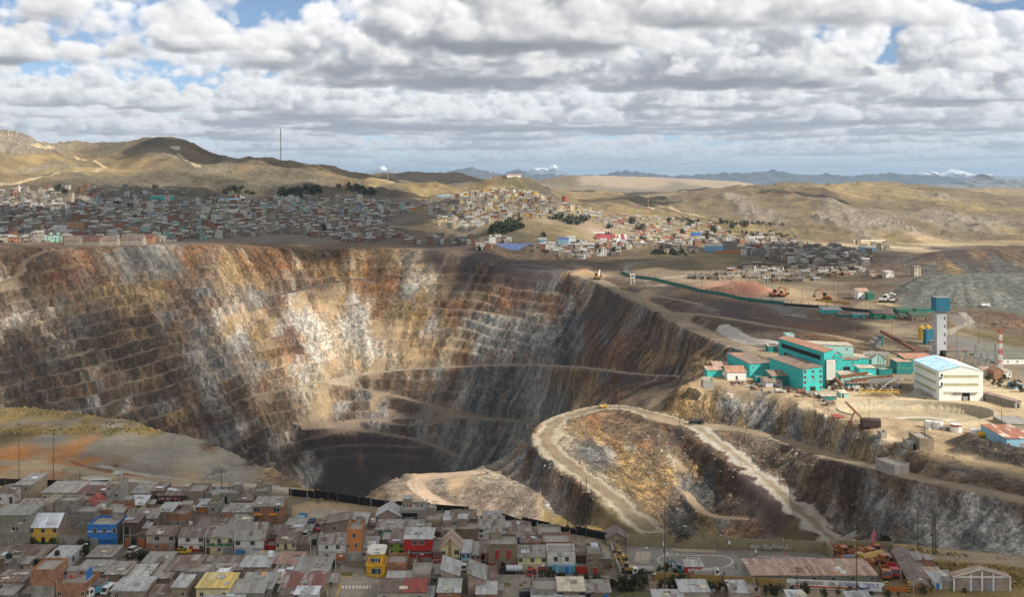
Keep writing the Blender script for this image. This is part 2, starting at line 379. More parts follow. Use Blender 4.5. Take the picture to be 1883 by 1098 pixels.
chain([(1600, N_, 5000, 80), (1800, N_, 4900, 55)])
chain([(1700, 356, 5600), (1740, 350, 5600), (1790, 348, 5600), (1840, 354, 5600), (1883, 360, 5600), (R_, 372, 5600)])
chain([(1130, 357, 4700), (1250, 353, 4700), (1000, 352, 4700)])
chain([(960, 345, 5800), (1100, 344, 5800), (1250, 347, 5800), (1380, 348, 5800)])
chain([(950, 338, 6600), (1000, 328, 6600), (1040, 321, 6600), (1100, 321, 6500), (1150, 323, 6500), (1230, 326, 6400), (1300, 329, 6400), (1360, 334, 6400), (1410, 341, 6400)])
chain([(1000, N_, 7200, 90), (1300, N_, 7200, 85)])
for Y, z in ((9000, 70), (16000, 55), (60000, 20)): chain([(L_, N_, Y, z), (500, N_, Y, z), (1200, N_, Y, z), (R_, N_, Y, z)], False)

_v = [Vector((p[0]*4, p[1])) for p in PT]
ov, oe, of, ovo, _, _ = delaunay_2d_cdt(_v, EDG, [], 0, 1e-5)
OZ = []
for k, src in enumerate(ovo):
 if src: OZ.append(float(np.mean([PT[i][2] for i in src])))
 else:
  d = sorted(((v-ov[k]).length, i) for i, v in enumerate(_v))[:3]
  OZ.append(sum(PT[i][2]/(q+1e-6) for q, i in d)/sum(1/(q+1e-6) for q, i in d))
rows = np.concatenate([np.arange(math.log(62), math.log(270), .02), np.arange(math.log(270), math.log(820), .0026), np.arange(math.log(820), math.log(1520), .0017),
                       np.arange(math.log(1520), math.log(7600), .0042), np.arange(math.log(7600), math.log(59900), .05)])
cols = np.linspace(UMIN, UMAX, 1100)
NR, NC = len(rows), len(cols)
Zg = np.full((NR, NC), np.nan)
for f in of:
 for t in range(1, len(f)-1):
  i, j, k = f[0], f[t], f[t+1]
  (ax, ay), (bx, by), (cx, cy) = ov[i], ov[j], ov[k]
  ax /= 4; bx /= 4; cx /= 4
  c0 = np.searchsorted(cols, min(ax, bx, cx)-1e-4); c1 = np.searchsorted(cols, max(ax, bx, cx)+1e-4)
  r0 = np.searchsorted(rows, min(ay, by, cy)-1e-4); r1 = np.searchsorted(rows, max(ay, by, cy)+1e-4)
  if c1 <= c0 or r1 <= r0: continue
  uu_, vv_ = np.meshgrid(cols[c0:c1], rows[r0:r1])
  den = (by-cy)*(ax-cx)+(cx-bx)*(ay-cy)
  if abs(den) < 1e-14: continue
  l1 = ((by-cy)*(uu_-cx)+(cx-bx)*(vv_-cy))/den; l2 = ((cy-ay)*(uu_-cx)+(ax-cx)*(vv_-cy))/den; l3 = 1-l1-l2
  m = (l1 > -1e-4) & (l2 > -1e-4) & (l3 > -1e-4)
  sub = Zg[r0:r1, c0:c1]; sub[m] = (l1*OZ[i]+l2*OZ[j]+l3*OZ[k])[m]
Zg = np.where(np.isnan(Zg), 0, Zg)
def blur(a, n, ax):
 k = np.ones(2*n+1)/(2*n+1)
 p = np.pad(a, [(n, n) if i == ax else (0, 0) for i in range(2)], mode='edge')
 c = np.cumsum(np.insert(p, 0, 0, axis=ax), axis=ax)
 return (np.take(c, range(2*n+1, c.shape[ax]), ax)-np.take(c, range(0, c.shape[ax]-2*n-1), ax))/(2*n+1)
for _ in range(2): Zg = blur(blur(Zg, 2, 0), 3, 1)
Yg = np.exp(rows)[:, None]*np.ones((1, NC)); Xg = cols[None, :]*Yg
ZB0 = Zg.copy()
def ground(x, y, arr=None):
 arr = Zg if arr is None else arr
 u = x/y; c = np.interp(u, cols, np.arange(NC)); r = np.interp(math.log(y), rows, np.arange(NR))
 c0 = int(min(c, NC-2)); r0 = int(min(r, NR-2)); a = c-c0; b = r-r0
 return float((arr[r0, c0]*(1-a)+arr[r0, c0+1]*a)*(1-b)+(arr[r0+1, c0]*(1-a)+arr[r0+1, c0+1]*a)*b)
def hit(px, py, arr=None):
 """first ground point in the survey direction (px, py)"""
 arr = Zg if arr is None else arr
 ci = int(np.clip(np.interp((px-CX)/F, cols, np.arange(NC)), 0, NC-1))
 line = H-(py-HY)/F*np.exp(rows)
 ok = np.nonzero(arr[:, ci] >= line)[0]
 ok = ok[ok > 5]
 r = ok[0] if len(ok) else NR-1
 Y = math.exp(rows[r]); return ((px-CX)/F*Y, Y, H-(py-HY)/F*Y)
# ------------------------------------------------------------------ what the ground is made of, place by place
PAL = {  # linear albedo, rockiness, grass
 'town': ((.165, .135, .10), 0, 0), 'dirt': ((.26, .20, .13), .1, 0), 'grassy': ((.27, .19, .072), .1, 1), 'olive': ((.14, .115, .05), .1, 1), 'green': ((.09, .11, .035), .05, 1),
 'waste': ((.21, .195, .16), .15, 0), 'orange': ((.36, .16, .05), .1, 0), 'tan': ((.38, .28, .17), .2, 0), 'sand': ((.50, .40, .26), .15, 0),
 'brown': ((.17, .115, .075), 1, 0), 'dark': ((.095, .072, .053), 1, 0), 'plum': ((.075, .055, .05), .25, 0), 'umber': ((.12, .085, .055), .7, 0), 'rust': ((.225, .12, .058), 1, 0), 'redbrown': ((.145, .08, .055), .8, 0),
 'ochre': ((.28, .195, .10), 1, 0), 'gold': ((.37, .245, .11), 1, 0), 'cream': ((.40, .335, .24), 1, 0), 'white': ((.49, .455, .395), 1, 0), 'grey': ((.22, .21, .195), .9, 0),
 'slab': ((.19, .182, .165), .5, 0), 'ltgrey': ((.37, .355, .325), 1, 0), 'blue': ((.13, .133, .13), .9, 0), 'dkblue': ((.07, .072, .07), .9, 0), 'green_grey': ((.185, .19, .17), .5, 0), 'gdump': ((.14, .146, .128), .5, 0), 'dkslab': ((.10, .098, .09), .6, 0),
 'pinkdump': ((.215, .17, .135), .5, 0), 'pink': ((.42, .23, .16), .2, 0), 'hill': ((.17, .122, .062), .35, .8), 'hillgold': ((.26, .19, .088), .25, .8), 'hillrock': ((.26, .22, .165), .95, .4), 'hilldk': ((.115, .095, .06), .4, .7),
 'farwaste': ((.36, .28, .20), .3, 0), 'plain': ((.20, .17, .12), 0, .3), 'soil': ((.14, .10, .07), .5, 0), 'conc': ((.50, .46, .38), 0, 0), 'tarm': ((.17, .16, .145), 0, 0)}
CP = '''town 60 1000 90;town 300 1000 90;town 550 1010 90;town 750 1000 90;town 950 1020 90;town 1150 1060 80;town 1400 1090 80;dirt 620 945 40;dirt 760 960 40;dirt 1010 975 30
tan 60 858 40;dirt 200 872 40;tan 330 886 40;dirt 480 897 40;orange 30 836 40;orange 110 838 40;orange 150 850 26;rust 205 862 20;waste 200 820 50;waste 300 830 50;waste 380 850 50;waste 440 870 40;waste 250 850 40
grey 400 872 24;waste 330 812 40;waste 90 810 40;olive 40 800 24;grassy 60 793 26;grassy 150 793 24;green 200 797 14;grassy 260 796 22;dirt 120 776 14;dirt 30 778 14;olive 60 758 22;grassy 20 765 20;olive 150 765 20;olive -100 770 60;redbrown 330 800 22;redbrown 390 822 22;umber 460 850 26;ochre 500 878 24;grassy 545 898 18;soil 520 880 20
grassy 590 915 14;grassy 640 918 14;umber 700 915 30;grassy 1030 962 16;grassy 1090 972 16;grassy 1000 953 14;olive 1150 978 16;olive 1300 985 16;olive 1450 993 16;grassy 1690 1015 20;grassy 1740 1040 30;grassy 1800 1065 30;grassy 1860 1060 30;dirt 1780 1022 14;dirt 1860 1032 14;grassy 1680 1045 20;grassy 1880 1090 40;grassy 1720 1070 20
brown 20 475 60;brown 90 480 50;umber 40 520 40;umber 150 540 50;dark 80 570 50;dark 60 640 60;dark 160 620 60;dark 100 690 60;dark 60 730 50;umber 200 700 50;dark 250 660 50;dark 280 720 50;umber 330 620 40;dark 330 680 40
white 12 500 14;white 50 578 14;white 20 582 14;ltgrey 185 680 14;white 190 700 10;white 225 695 10;ltgrey 165 740 16;ltgrey 120 560 16;grey 150 600 26;ltgrey 140 628 14;blue 110 660 20
rust 110 505 26;rust 140 485 26;redbrown 160 510 26;ochre 195 530 22;brown 170 470 26;slab 215 472 22;slab 240 490 18;slab 310 488 24;slab 280 478 18;ochre 290 540 26;gold 305 535 12;ochre 270 560 26;brown 340 530 26;umber 370 480 20;rust 360 470 20;brown 400 475 22;ochre 440 490 24;rust 480 480 24
ochre 230 560 20;brown 260 590 30;ochre 250 610 22;grey 310 580 22;brown 330 600 26;grey 370 600 24;ltgrey 365 640 20;brown 400 560 24;blue 390 530 14;ltgrey 410 575 18;ochre 420 600 16;tan 445 590 18;brown 300 650 30;ochre 280 690 20;brown 340 720 30;ltgrey 380 700 20;grey 400 690 24;ltgrey 440 620 18
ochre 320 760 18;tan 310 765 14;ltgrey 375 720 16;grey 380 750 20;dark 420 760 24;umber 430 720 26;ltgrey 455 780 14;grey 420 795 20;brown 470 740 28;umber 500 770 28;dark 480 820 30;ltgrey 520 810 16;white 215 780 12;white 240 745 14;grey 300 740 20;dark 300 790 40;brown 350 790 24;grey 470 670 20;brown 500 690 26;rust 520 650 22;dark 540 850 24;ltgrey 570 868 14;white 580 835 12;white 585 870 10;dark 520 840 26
rust 520 475 26;ochre 560 480 22;gold 590 490 22;rust 620 470 26;ochre 640 490 22;rust 580 510 22;gold 630 510 22;brown 600 460 30;rust 680 500 22;ochre 700 480 22;rust 720 510 22;brown 560 520 26;umber 600 522 14;umber 640 520 12;umber 530 530 14;grey 470 540 20;ochre 480 520 18;brown 490 560 24
tan 540 560 22;white 520 545 12;ltgrey 530 590 20;white 550 590 18;white 560 620 20;white 575 650 22;white 560 675 24;cream 590 690 20;redbrown 545 635 16;redbrown 530 610 16;rust 540 645 12;tan 500 630 20;ochre 490 610 18;gold 505 640 14;tan 520 670 22;ochre 480 660 18
white 645 590 22;white 660 610 24;white 680 625 24;cream 640 640 24;white 700 640 18;cream 665 665 26;ltgrey 650 555 18;grey 660 565 14;cream 610 600 18;tan 700 600 22;tan 620 665 18;cream 720 665 22;tan 700 670 20;cream 690 545 14;ochre 630 545 18;tan 610 560 20
rust 700 560 16;gold 755 575 20;gold 780 580 16;ochre 720 575 16;rust 820 570 18;ochre 810 590 18;rust 690 530 20;cream 770 505 18;cream 790 520 18;cream 745 490 14;ltgrey 760 530 16;tan 830 520 14;rust 840 560 18;ochre 775 545 14
tan 740 610 20;ochre 770 620 20;tan 760 645 22;umber 775 640 10;ochre 800 650 18;rust 845 655 16;ochre 855 640 14;tan 830 630 18;cream 810 665 14;grey 800 600 20;ochre 740 660 16
grey 860 600 20;ltgrey 900 595 22;ltgrey 940 600 20;grey 970 590 22;ltgrey 900 625 20;grey 940 630 22;ltgrey 920 655 22;grey 960 650 22;ltgrey 870 650 14;ltgrey 980 620 20;ltgrey 1010 600 18;grey 990 640 20;blue 1000 610 14;blue 960 575 14;ltgrey 990 570 14
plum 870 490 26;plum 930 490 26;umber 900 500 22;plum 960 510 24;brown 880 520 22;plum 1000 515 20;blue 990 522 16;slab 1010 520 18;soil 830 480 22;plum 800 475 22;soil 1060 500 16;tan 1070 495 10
rust 930 555 20;redbrown 960 545 18;rust 1000 548 18;redbrown 1020 555 16;tan 870 550 14;rust 890 560 16;ochre 1005 590 10;ochre 1020 588 8;cream 1085 535 9;cream 1078 555 9;cream 1060 575 9;ltgrey 1040 560 12;brown 1050 540 14
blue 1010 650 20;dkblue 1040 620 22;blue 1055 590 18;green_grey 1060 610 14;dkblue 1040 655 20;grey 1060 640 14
plum 1090 580 22;umber 1110 560 22;plum 1130 560 20;redbrown 1085 610 18;redbrown 1100 650 20;rust 1130 650 16;umber 1140 600 22;ochre 1150 590 12;grey 1150 600 14;brown 1170 620 20;rust 1135 635 14;blue 1120 620 14;grey 1185 590 16;umber 1200 600 18;brown 1210 640 20;ochre 1215 650 16;blue 1210 640 10;blue 1255 650 10;dkblue 1235 690 12;ochre 1240 660 14;brown 1270 655 18;ochre 1190 660 14;redbrown 1080 670 16;ochre 1290 665 14;grey 1270 630 12;umber 1330 660 14
brown 620 715 26;umber 660 710 30;umber 720 700 30;grey 800 690 22;umber 780 705 26;brown 830 690 20;tan 590 720 20;cream 575 705 12;tan 600 740 22;ltgrey 620 750 16;blue 660 735 18;tan 690 735 20;umber 640 765 20;grey 700 755 20;umber 740 740 24;blue 790 740 22;grey 780 755 18;ltgrey 760 760 10;umber 820 740 20;green_grey 860 700 24;blue 900 720 28;green_grey 950 700 26;green_grey 980 730 26;blue 930 750 28;green_grey 1000 750 24;dkblue 940 690 22;blue 870 735 24;grey 850 720 18
umber 640 780 16;grey 680 778 14;umber 730 776 14;ltgrey 720 782 8;rust 800 778 10;green_grey 820 800 24;green_grey 870 800 26;blue 900 800 26;green_grey 930 800 24;green_grey 850 825 22;grey 770 790 14;blue 960 790 20;rust 910 785 10
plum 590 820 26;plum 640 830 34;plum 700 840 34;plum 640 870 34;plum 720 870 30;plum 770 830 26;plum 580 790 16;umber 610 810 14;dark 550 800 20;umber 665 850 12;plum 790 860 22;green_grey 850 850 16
ochre 1030 700 18;grey 1000 690 20;ochre 1060 700 20;brown 1050 720 20;green_grey 1030 730 20;ochre 1090 720 18;blue 1110 700 16;rust 1080 690 14;umber 1110 730 18;redbrown 1130 700 20;plum 1160 690 22;umber 1180 710 22;redbrown 1140 725 16;umber 1210 700 20;plum 1220 680 16;soil 1190 735 14;soil 1240 705 14
pinkdump 720 910 30;pinkdump 800 920 34;pinkdump 880 930 34;pinkdump 960 930 34;tan 985 935 16;ltgrey 1000 935 12;pinkdump 1020 925 18;cream 900 875 18;tan 850 880 20;cream 940 885 16;white 960 892 10;tan 780 880 20;pinkdump 720 885 20;umber 690 900 20
grey 950 850 16;green_grey 920 850 16;rust 950 830 12;rust 985 815 10;cream 915 858 9;cream 990 820 7;umber 970 860 16;blue 990 850 14;grey 980 880 16;dkblue 1010 880 14;umber 1030 900 16;dark 1050 920 18;grey 1040 935 14;umber 1080 940 16;dkblue 1060 905 12;dark 1080 960 18
umber 1500 880 22;dark 1560 900 24;grey 1600 930 22;umber 1650 900 22;blue 1620 960 20;grey 1690 940 22;umber 1740 930 20;ltgrey 1800 965 18;ltgrey 1850 985 18;grey 1820 940 16;blue 1760 980 18;ltgrey 1700 975 9;ltgrey 1722 950 8;dark 1580 970 22;umber 1700 900 18;umber 1800 915 16;ltgrey 1790 920 7;umber 1860 930 16;dark 1640 980 18;grey 1550 940 18;ochre 1545 925 7;dark 1450 860 18;umber 1480 900 16;blue 1660 985 14;ltgrey 1740 1000 10;plum 1700 472 16;plum 1760 470 16;dark 1830 466 14;umber 1860 470 12;sand 1060 760 12;sand 1100 745 12;tan 1160 745 14;dirt 1200 750 12;cream 1070 860 7;cream 1105 885 7;cream 1150 915 7;cream 1040 815 8;sand 1020 800 10;sand 990 810 8
rust 1090 780 14;ochre 1070 790 12;gold 1110 800 12;dkblue 1090 825 14;blue 1075 840 14;brown 1120 790 14;ltgrey 1110 830 10;rust 1130 820 12;brown 1160 790 18;umber 1190 790 16;gold 1150 850 14;ochre 1170 870 16;cream 1160 830 8;ochre 1140 890 12;gold 1180 900 14;ochre 1200 930 14;umber 1160 910 12;brown 1200 850 18;ochre 1210 880 14;cream 1240 840 10;gold 1225 865 12;tan 1260 850 10;umber 1230 810 18;plum 1250 800 14;rust 1190 830 12;brown 1270 820 16;gold 1285 860 10
grey 1270 900 14;blue 1290 890 14;dkblue 1310 880 16;grey 1255 930 12;dkblue 1250 955 16;dkblue 1270 970 14;umber 1340 890 18;plum 1370 910 22;plum 1400 940 24;dark 1350 930 20;ochre 1300 965 10;gold 1305 975 8;rust 1340 975 10;grey 1330 960 10;redbrown 1380 975 14;plum 1440 970 18;umber 1320 860 16;redbrown 1350 860 14
ochre 1240 740 14;gold 1270 735 12;brown 1260 755 14;ochre 1300 745 14;blue 1330 745 14;ltgrey 1350 745 9;ochre 1310 725 12;umber 1290 765 14;brown 1330 765 14;grey 1380 755 12;ltgrey 1400 745 9;blue 1410 765 14;ochre 1370 775 10;ochre 1440 770 12;ltgrey 1430 760 7;blue 1460 780 14;ochre 1490 780 12;blue 1500 795 12;ltgrey 1520 790 8;umber 1440 790 12;blue 1540 810 12;ochre 1520 815 14;gold 1560 830 10;ochre 1590 835 12;green_grey 1600 815 9;ochre 1640 850 12;green_grey 1650 838 8;umber 1680 850 14;ochre 1690 860 10;soil 1740 862 14;umber 1800 885 16;grey 1780 870 10;umber 1850 900 16;brown 1770 885 10;rust 1780 880 8
tan 1300 712 12;dirt 1370 722 12;tan 1440 735 10;sand 1480 745 9;tan 1520 765 9;ltgrey 1540 775 8;ltgrey 1580 790 8;sand 1630 805 10;tan 1700 822 12
tan 1350 700 16;dirt 1420 705 16;dirt 1480 718 14;tan 1330 693 12;sand 1300 692 9;sand 1560 745 14;sand 1640 750 24;sand 1720 755 24;conc 1640 765 14;sand 1590 750 16;tan 1580 775 14;tan 1620 785 18;tan 1680 790 18;sand 1660 780 12;sand 1800 740 16;sand 1850 730 20;tan 1840 760 20;sand 1780 770 14;tan 1750 800 16;ltgrey 1700 800 8;tan 1720 825 12;gold 1750 830 8;tan 1790 845 10;dirt 1850 860 14;dark 1790 820 12;dark 1850 832 16;umber 1800 835 10;dirt 1560 690 20;dirt 1620 690 20;soil 1600 715 14;soil 1640 705 14;umber 1690 650 20;dirt 1650 650 18;dirt 1800 660 20;tarm 1800 640 20;tarm 1850 660 20
soil 1300 590 18;umber 1360 605 18;soil 1400 620 16;plum 1350 575 18;umber 1250 560 18;soil 1290 570 16;grey 1290 565 9;ltgrey 1300 570 7;umber 1400 580 18;soil 1460 590 18;grey 1450 575 10;ltgrey 1460 580 8;rust 1490 605 16;rust 1510 612 14;brown 1530 590 16;brown 1560 600 16;umber 1580 620 16;grey 1400 635 10;ltgrey 1340 625 9;ltgrey 1365 633 8;soil 1430 645 10;umber 1520 640 14;plum 1440 630 12;tan 1190 540 10;pinkdump 1200 522 12;cream 1215 525 8;pinkdump 1240 530 10;gold 1250 533 7;soil 1150 525 14;redbrown 1130 520 12;tan 1120 530 8
dirt 1100 505 12;soil 1080 485 16;soil 1000 478 18;umber 940 470 16;dark 880 462 16;umber 820 458 16;umber 1100 480 16;dirt 1200 500 14;hill 1250 485 20;hillgold 1300 480 18;hill 1200 480 16;olive 1220 460 20;hillgold 1170 490 10;dirt 1350 505 20;dirt 1280 510 14;olive 1380 485 16;hill 1440 480 14;dirt 1420 525 16;pink 1350 530 14;pink 1380 530 12;pink 1330 535 9;tan 1450 535 14;dirt 1510 540 16;tan 1480 550 12;soil 1560 550 16;soil 1600 530 16;dirt 1540 525 14;hill 1560 515 14;soil 1620 510 12;tarm 1430 560 12;soil 1650 570 16;dirt 1600 560 12;tan 1640 560 9;soil 1720 590 16;brown 1800 580 18;brown 1850 590 18;redbrown 1840 580 14;hill 1790 610 16;olive 1820 620 16;dirt 1760 610 14;tarm 1770 590 10;dirt 1620 600 14;soil 1580 580 12
gdump 1700 540 22;gdump 1760 540 24;gdump 1820 540 24;gdump 1870 540 24;gdump 1720 515 16;gdump 1800 515 18;gdump 1870 515 18;soil 1640 530 10;soil 1610 495 16;soil 1650 490 16;dkslab 1660 482 14;dkslab 1700 492 14;ochre 1750 490 10;ochre 1700 485 8;dkslab 1780 490 14;dkslab 1850 488 18;umber 1720 470 14;plum 1750 472 14;brown 1800 470 12;rust 1810 470 8;dkslab 1830 472 10;brown 1860 470 12;ochre 1690 472 8;dkslab 1740 458 12;umber 1860 458 12;dirt 1650 460 14;sand 1600 452 14;sand 1660 452 12;tan 1560 450 14;cream 1640 457 8;sand 1720 448 12;dirt 1540 470 14;umber 1560 470 10
hill 50 330 40;hilldk 20 345 30;hillgold 60 290 30;hillgold 120 310 26;hillrock 30 250 22;hillrock 60 270 22;hillrock 10 270 22;hillrock 130 300 14;hill 100 275 22;hillrock 70 300 14;hillrock 100 315 16;hill 170 290 30;hillgold 200 300 26;hill 250 290 26;hilldk 230 265 26;hilldk 280 270 24;hillgold 240 305 24;hill 300 300 20;hillrock 320 280 12;hillrock 312 292 10;hill 350 285 20;hilldk 380 300 26;hilldk 410 320 22;hillrock 415 295 11;hillrock 410 312 9;hill 450 310 26;hilldk 480 320 26;hill 520 305 24;hilldk 550 330 26;hilldk 600 345 22;hilldk 520 345 26;hillgold 600 320 16;hill 640 335 20;hilldk 300 330 30;hilldk 200 335 30;hilldk 350 340 30;hilldk 450 345 26;hillgold 690 340 14;hilldk 140 335 18;hilldk 700 355 20
town 60 390 50;town 160 390 50;town 260 390 50;town 360 390 50;town 460 400 50;town 560 400 50;town 660 400 40;town 100 430 40;town 300 430 40;town 450 430 40;town 600 430 40;hill 770 425 20;hilldk 740 420 16;hill 800 430 14;dirt 850 420 20;dirt 880 390 24;dirt 820 375 20;hilldk 700 440 20;soil 520 448 16;olive 200 455 12;soil 640 450 20;soil 760 450 20;tan 560 452 10
hill 700 325 30;hill 780 325 30;hill 850 325 26;plain 760 345 24;hill 860 345 20;hillgold 780 352 18;hillgold 850 350 16;hillgold 900 347 10
olive 940 335 16;hilldk 970 335 14;hill 910 340 14;olive 950 355 18;hilldk 990 350 14;dirt 940 380 26;dirt 1000 385 22;hilldk 1030 370 14;hill 960 420 18;hilldk 950 435 18;hill 1000 425 18;olive 910 425 14;olive 990 440 18;dirt 1060 400 16;hillgold 1040 425 12
hillgold 1060 350 20;hillgold 1120 355 20;hillgold 1090 365 18;hill 1150 375 18;plain 1150 350 20;plain 1250 347 20;plain 1000 342 16;hillgold 1160 395 18;hill 1100 385 14;soil 1180 385 8;hill 1130 400 14;hillgold 1200 405 16;hillgold 1280 410 20;dirt 1200 440 20;hillgold 1300 430 20;hill 1250 440 20;olive 1370 440 16;olive 1330 420 12;hillgold 1390 425 16;hill 1420 445 16;town 1400 465 20;town 1480 465 18;town 1330 450 16;dirt 1100 430 16;hill 1180 455 16
hill 1220 375 26;hill 1300 370 30;hill 1400 360 30;hill 1500 360 26;hilldk 1210 365 16;hillrock 1250 368 12;hillrock 1370 375 14;hillrock 1350 365 12;hillrock 1400 395 14;hillrock 1430 390 12;hill 1460 380 24;hillrock 1560 400 20;hillrock 1590 405 18;hillrock 1530 405 16;hillrock 1640 410 16;hill 1500 420 20;hill 1620 375 26;hill 1700 380 26;hillgold 1560 355 24;hillgold 1640 350 24;hillrock 1750 395 20;hillrock 1800 410 20;hill 1720 420 20;hillrock 1700 405 14;hillgold 1800 380 22;hill 1850 390 22;hillgold 1860 420 16;hill 1780 360 20;hillrock 1720 360 12;hill 1840 365 16;hill 1550 435 18;hillgold 1650 435 18;hillrock 1580 430 12;tan 1700 440 14;hill 1800 435 16;tan 1850 445 12;hillgold 1870 350 14;hillrock 1540 380 10
farwaste 1120 330 18;farwaste 1200 333 18;farwaste 1300 338 18;farwaste 1360 340 14;hill 1040 330 14;farwaste 1080 332 10;plain 1100 345 14;plain 1300 346 14;hill 1010 334 12'''
cps = []
for it_ in CP.replace('\n', ';').split(';'):
 q = it_.split()
 if len(q) == 4:
  p = hit(float(q[1]), float(q[2]))
  if p[1] > 10000: p = at(float(q[1]), float(q[2]), Y=6000)
  cps.append((q[0], p, float(q[3])*p[1]/F, p[1]))
ST = 2
Xs, Ys, Zs = Xg[::ST, ::ST], Yg[::ST, ::ST], Zg[::ST, ::ST]
sc_ = Ys/F
w1 = fbm2(Xs/34, (Ys+Zs*1.5)/34, 5, 31, .62); w2 = fbm2(Xs/34+50, (Ys-Zs*1.5)/34, 5, 41, .62)
wx = Xs + (w1*np.minimum(34*sc_, 26)) + .35*np.clip(Zs, -240, 0)*np.clip((Ys-800)/100, 0, 1)*0; wz = Zs + w2*np.minimum(26*sc_, 20); wy = Ys + w1*np.minimum(40*sc_, 30)
acc = np.zeros(Xs.shape+(5,), np.float32); wt = np.zeros(Xs.shape, np.float32)
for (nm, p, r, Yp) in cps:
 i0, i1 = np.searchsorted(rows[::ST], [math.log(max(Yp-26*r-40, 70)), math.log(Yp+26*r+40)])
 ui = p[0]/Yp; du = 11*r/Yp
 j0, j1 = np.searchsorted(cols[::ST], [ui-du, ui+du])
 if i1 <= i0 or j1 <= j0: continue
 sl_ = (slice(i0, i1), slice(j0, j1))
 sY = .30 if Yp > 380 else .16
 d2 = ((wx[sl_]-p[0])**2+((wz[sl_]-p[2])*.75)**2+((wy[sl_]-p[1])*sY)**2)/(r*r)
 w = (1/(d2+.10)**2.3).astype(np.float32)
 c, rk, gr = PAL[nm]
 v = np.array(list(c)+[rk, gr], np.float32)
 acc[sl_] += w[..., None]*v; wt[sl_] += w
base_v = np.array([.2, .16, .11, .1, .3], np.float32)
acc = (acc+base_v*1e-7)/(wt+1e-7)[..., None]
ri = np.clip(np.arange(NR)/ST, 0, acc.shape[0]-1.001); cj = np.clip(np.arange(NC)/ST, 0, acc.shape[1]-1.001)
r0_ = ri.astype(int); c0_ = cj.astype(int); fr = (ri-r0_)[:, None, None].astype(np.float32); fc = (cj-c0_)[None, :, None].astype(np.float32)
def up(a): return (a[r0_][:, c0_]*(1-fc)+a[r0_][:, c0_+1]*fc)*(1-fr)+(a[r0_+1][:, c0_]*(1-fc)+a[r0_+1][:, c0_+1]*fc)*fr
att = up(acc); del acc
Cg = att[..., :3].copy(); RK = att[..., 3]; GR = att[..., 4]

# relief: benches blasted into the pit wall, gullies, rubble, hummocks
slope = np.hypot(np.gradient(Zg, axis=1)/np.maximum(np.gradient(Xg, axis=1), 1e-6), np.gradient(Zg, axis=0)/np.maximum(np.gradient(Yg, axis=0), 1e-6))
pxg = CX+F*cols[None, :]*np.ones((NR, 1));
rimY = np.interp(pxg[0], [p[0] for p in RIM+NE], [p[2] for p in RIM+NE])[None, :]
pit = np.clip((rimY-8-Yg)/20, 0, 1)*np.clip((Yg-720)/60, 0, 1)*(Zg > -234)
wob = fbm2(Xg/60, Yg/60, 3, 3)*4+fbm2(Xg/300, Yg/300, 2, 8)*6
bh = 10.5
t_ = (Zg+wob)/bh; fl = np.floor(t_); fr_ = t_-fl
jag = fbm2(Xg/13, Yg/13, 4, 12)*.30
bw_ = .40+.30*fbm2(Xg/55, Yg/55, 3, 333)
st = np.clip((fr_-bw_+jag)/(.95-bw_), 0, 1); st = st*st*(3-2*st)
stepped = (fl+st)*bh-wob
bm = pit*np.clip((1095-pxg)/90, 0, 1)*np.clip((slope-.25)/.3, 0, 1)
smoothD = np.clip((Zg+205)/25, 0, 1)                                    # the lowest face is a plain dumped slope
midr = np.clip((pxg-820)/80, 0, 1)*np.clip((-95-Zg)/20, 0, 1)*.8         # dumped grey slope under the haul road
bmask = bm*smoothD*(1-midr)
Zg = Zg*(1-bmask)+stepped*bmask
berm = bmask*np.clip((bw_-fr_)/.1, 0, 1)*np.clip(.75+1.2*fbm2(Xg/40, Yg/40, 3, 334), .1, 1)
far_ = np.clip((Yg-1700)/500, 0, 1)
amp = np.clip(RK, 0, 1)*np.clip(slope*1.7, .12, 1)
dw = fbm2(Xg/45, (Yg+Zg)/45, 4, 55)*26
# scree and wash lines: noise smeared down the fall of every slope
_i0, _i1 = np.searchsorted(rows, [math.log(340), math.log(1620)]); _S = slice(_i0, _i1)
_zb = blur(blur(ZB0, 6, 0), 9, 1)[_S]; _X, _Y = Xg[_S], Yg[_S]
_zu = np.gradient(_zb, cols, axis=1); _zv = np.gradient(_zb, rows[_S], axis=0)
_gx = _zu/_Y; _gy = (_zv-cols[None, :]*_zu)/_Y                        # slope in x and y
_gl = np.hypot(_gx, _gy)+1e-6; _gx = (_gx/_gl).astype(np.float32); _gy = (_gy/_gl).astype(np.float32)
_n = (fbm2(_X/3.2, _Y/3.2, 2, 201)*.6+fbm2(_X/8, _Y/8, 3, 203)*.9).astype(np.float32)
_acc = _n.copy(); _wt = 1.0
_lr = rows[_S]; _du = cols[1]-cols[0]
for sg in (1, -1):
 px_, py_ = _X.copy(), _Y.copy(); gx, gy = _gx, _gy
 for k_ in range(11):
  px_ = px_+sg*gx*2.8; py_ = py_+sg*gy*2.8
  r_ = np.clip(np.rint(np.interp(np.log(py_), _lr, np.arange(len(_lr)))), 0, len(_lr)-1).astype(np.int32); c_ = np.clip(np.rint((px_/py_-cols[0])/_du), 0, NC-1).astype(np.int32)
  w_ = 1-k_/13; _acc += _n[r_, c_]*w_; _wt += w_; gx, gy = _gx[r_, c_], _gy[r_, c_]
STK = np.zeros((NR, NC), np.float32); _acc = _acc/_wt; STK[_S] = np.clip(_acc/(_acc.std()+1e-6)*.25, -.6, .6)*np.clip((_gl-.12)/.2, 0, 1)
del _acc, _n, px_, py_, r_, c_
rg = (ridged2((Xg+dw)/41, (Yg+Zg-dw)/41, 5, 77)-.5)*np.clip(.7+1.6*fbm2(Xg/80, Yg/80, 3, 66), .15, 1.6)
Zg = Zg + amp*(1-far_)*(rg*(3.6-2.9*bmask)+STK*(5.5-4.6*bmask)+fbm2(Xg/7, Yg/7, 3, 90)*1.0)
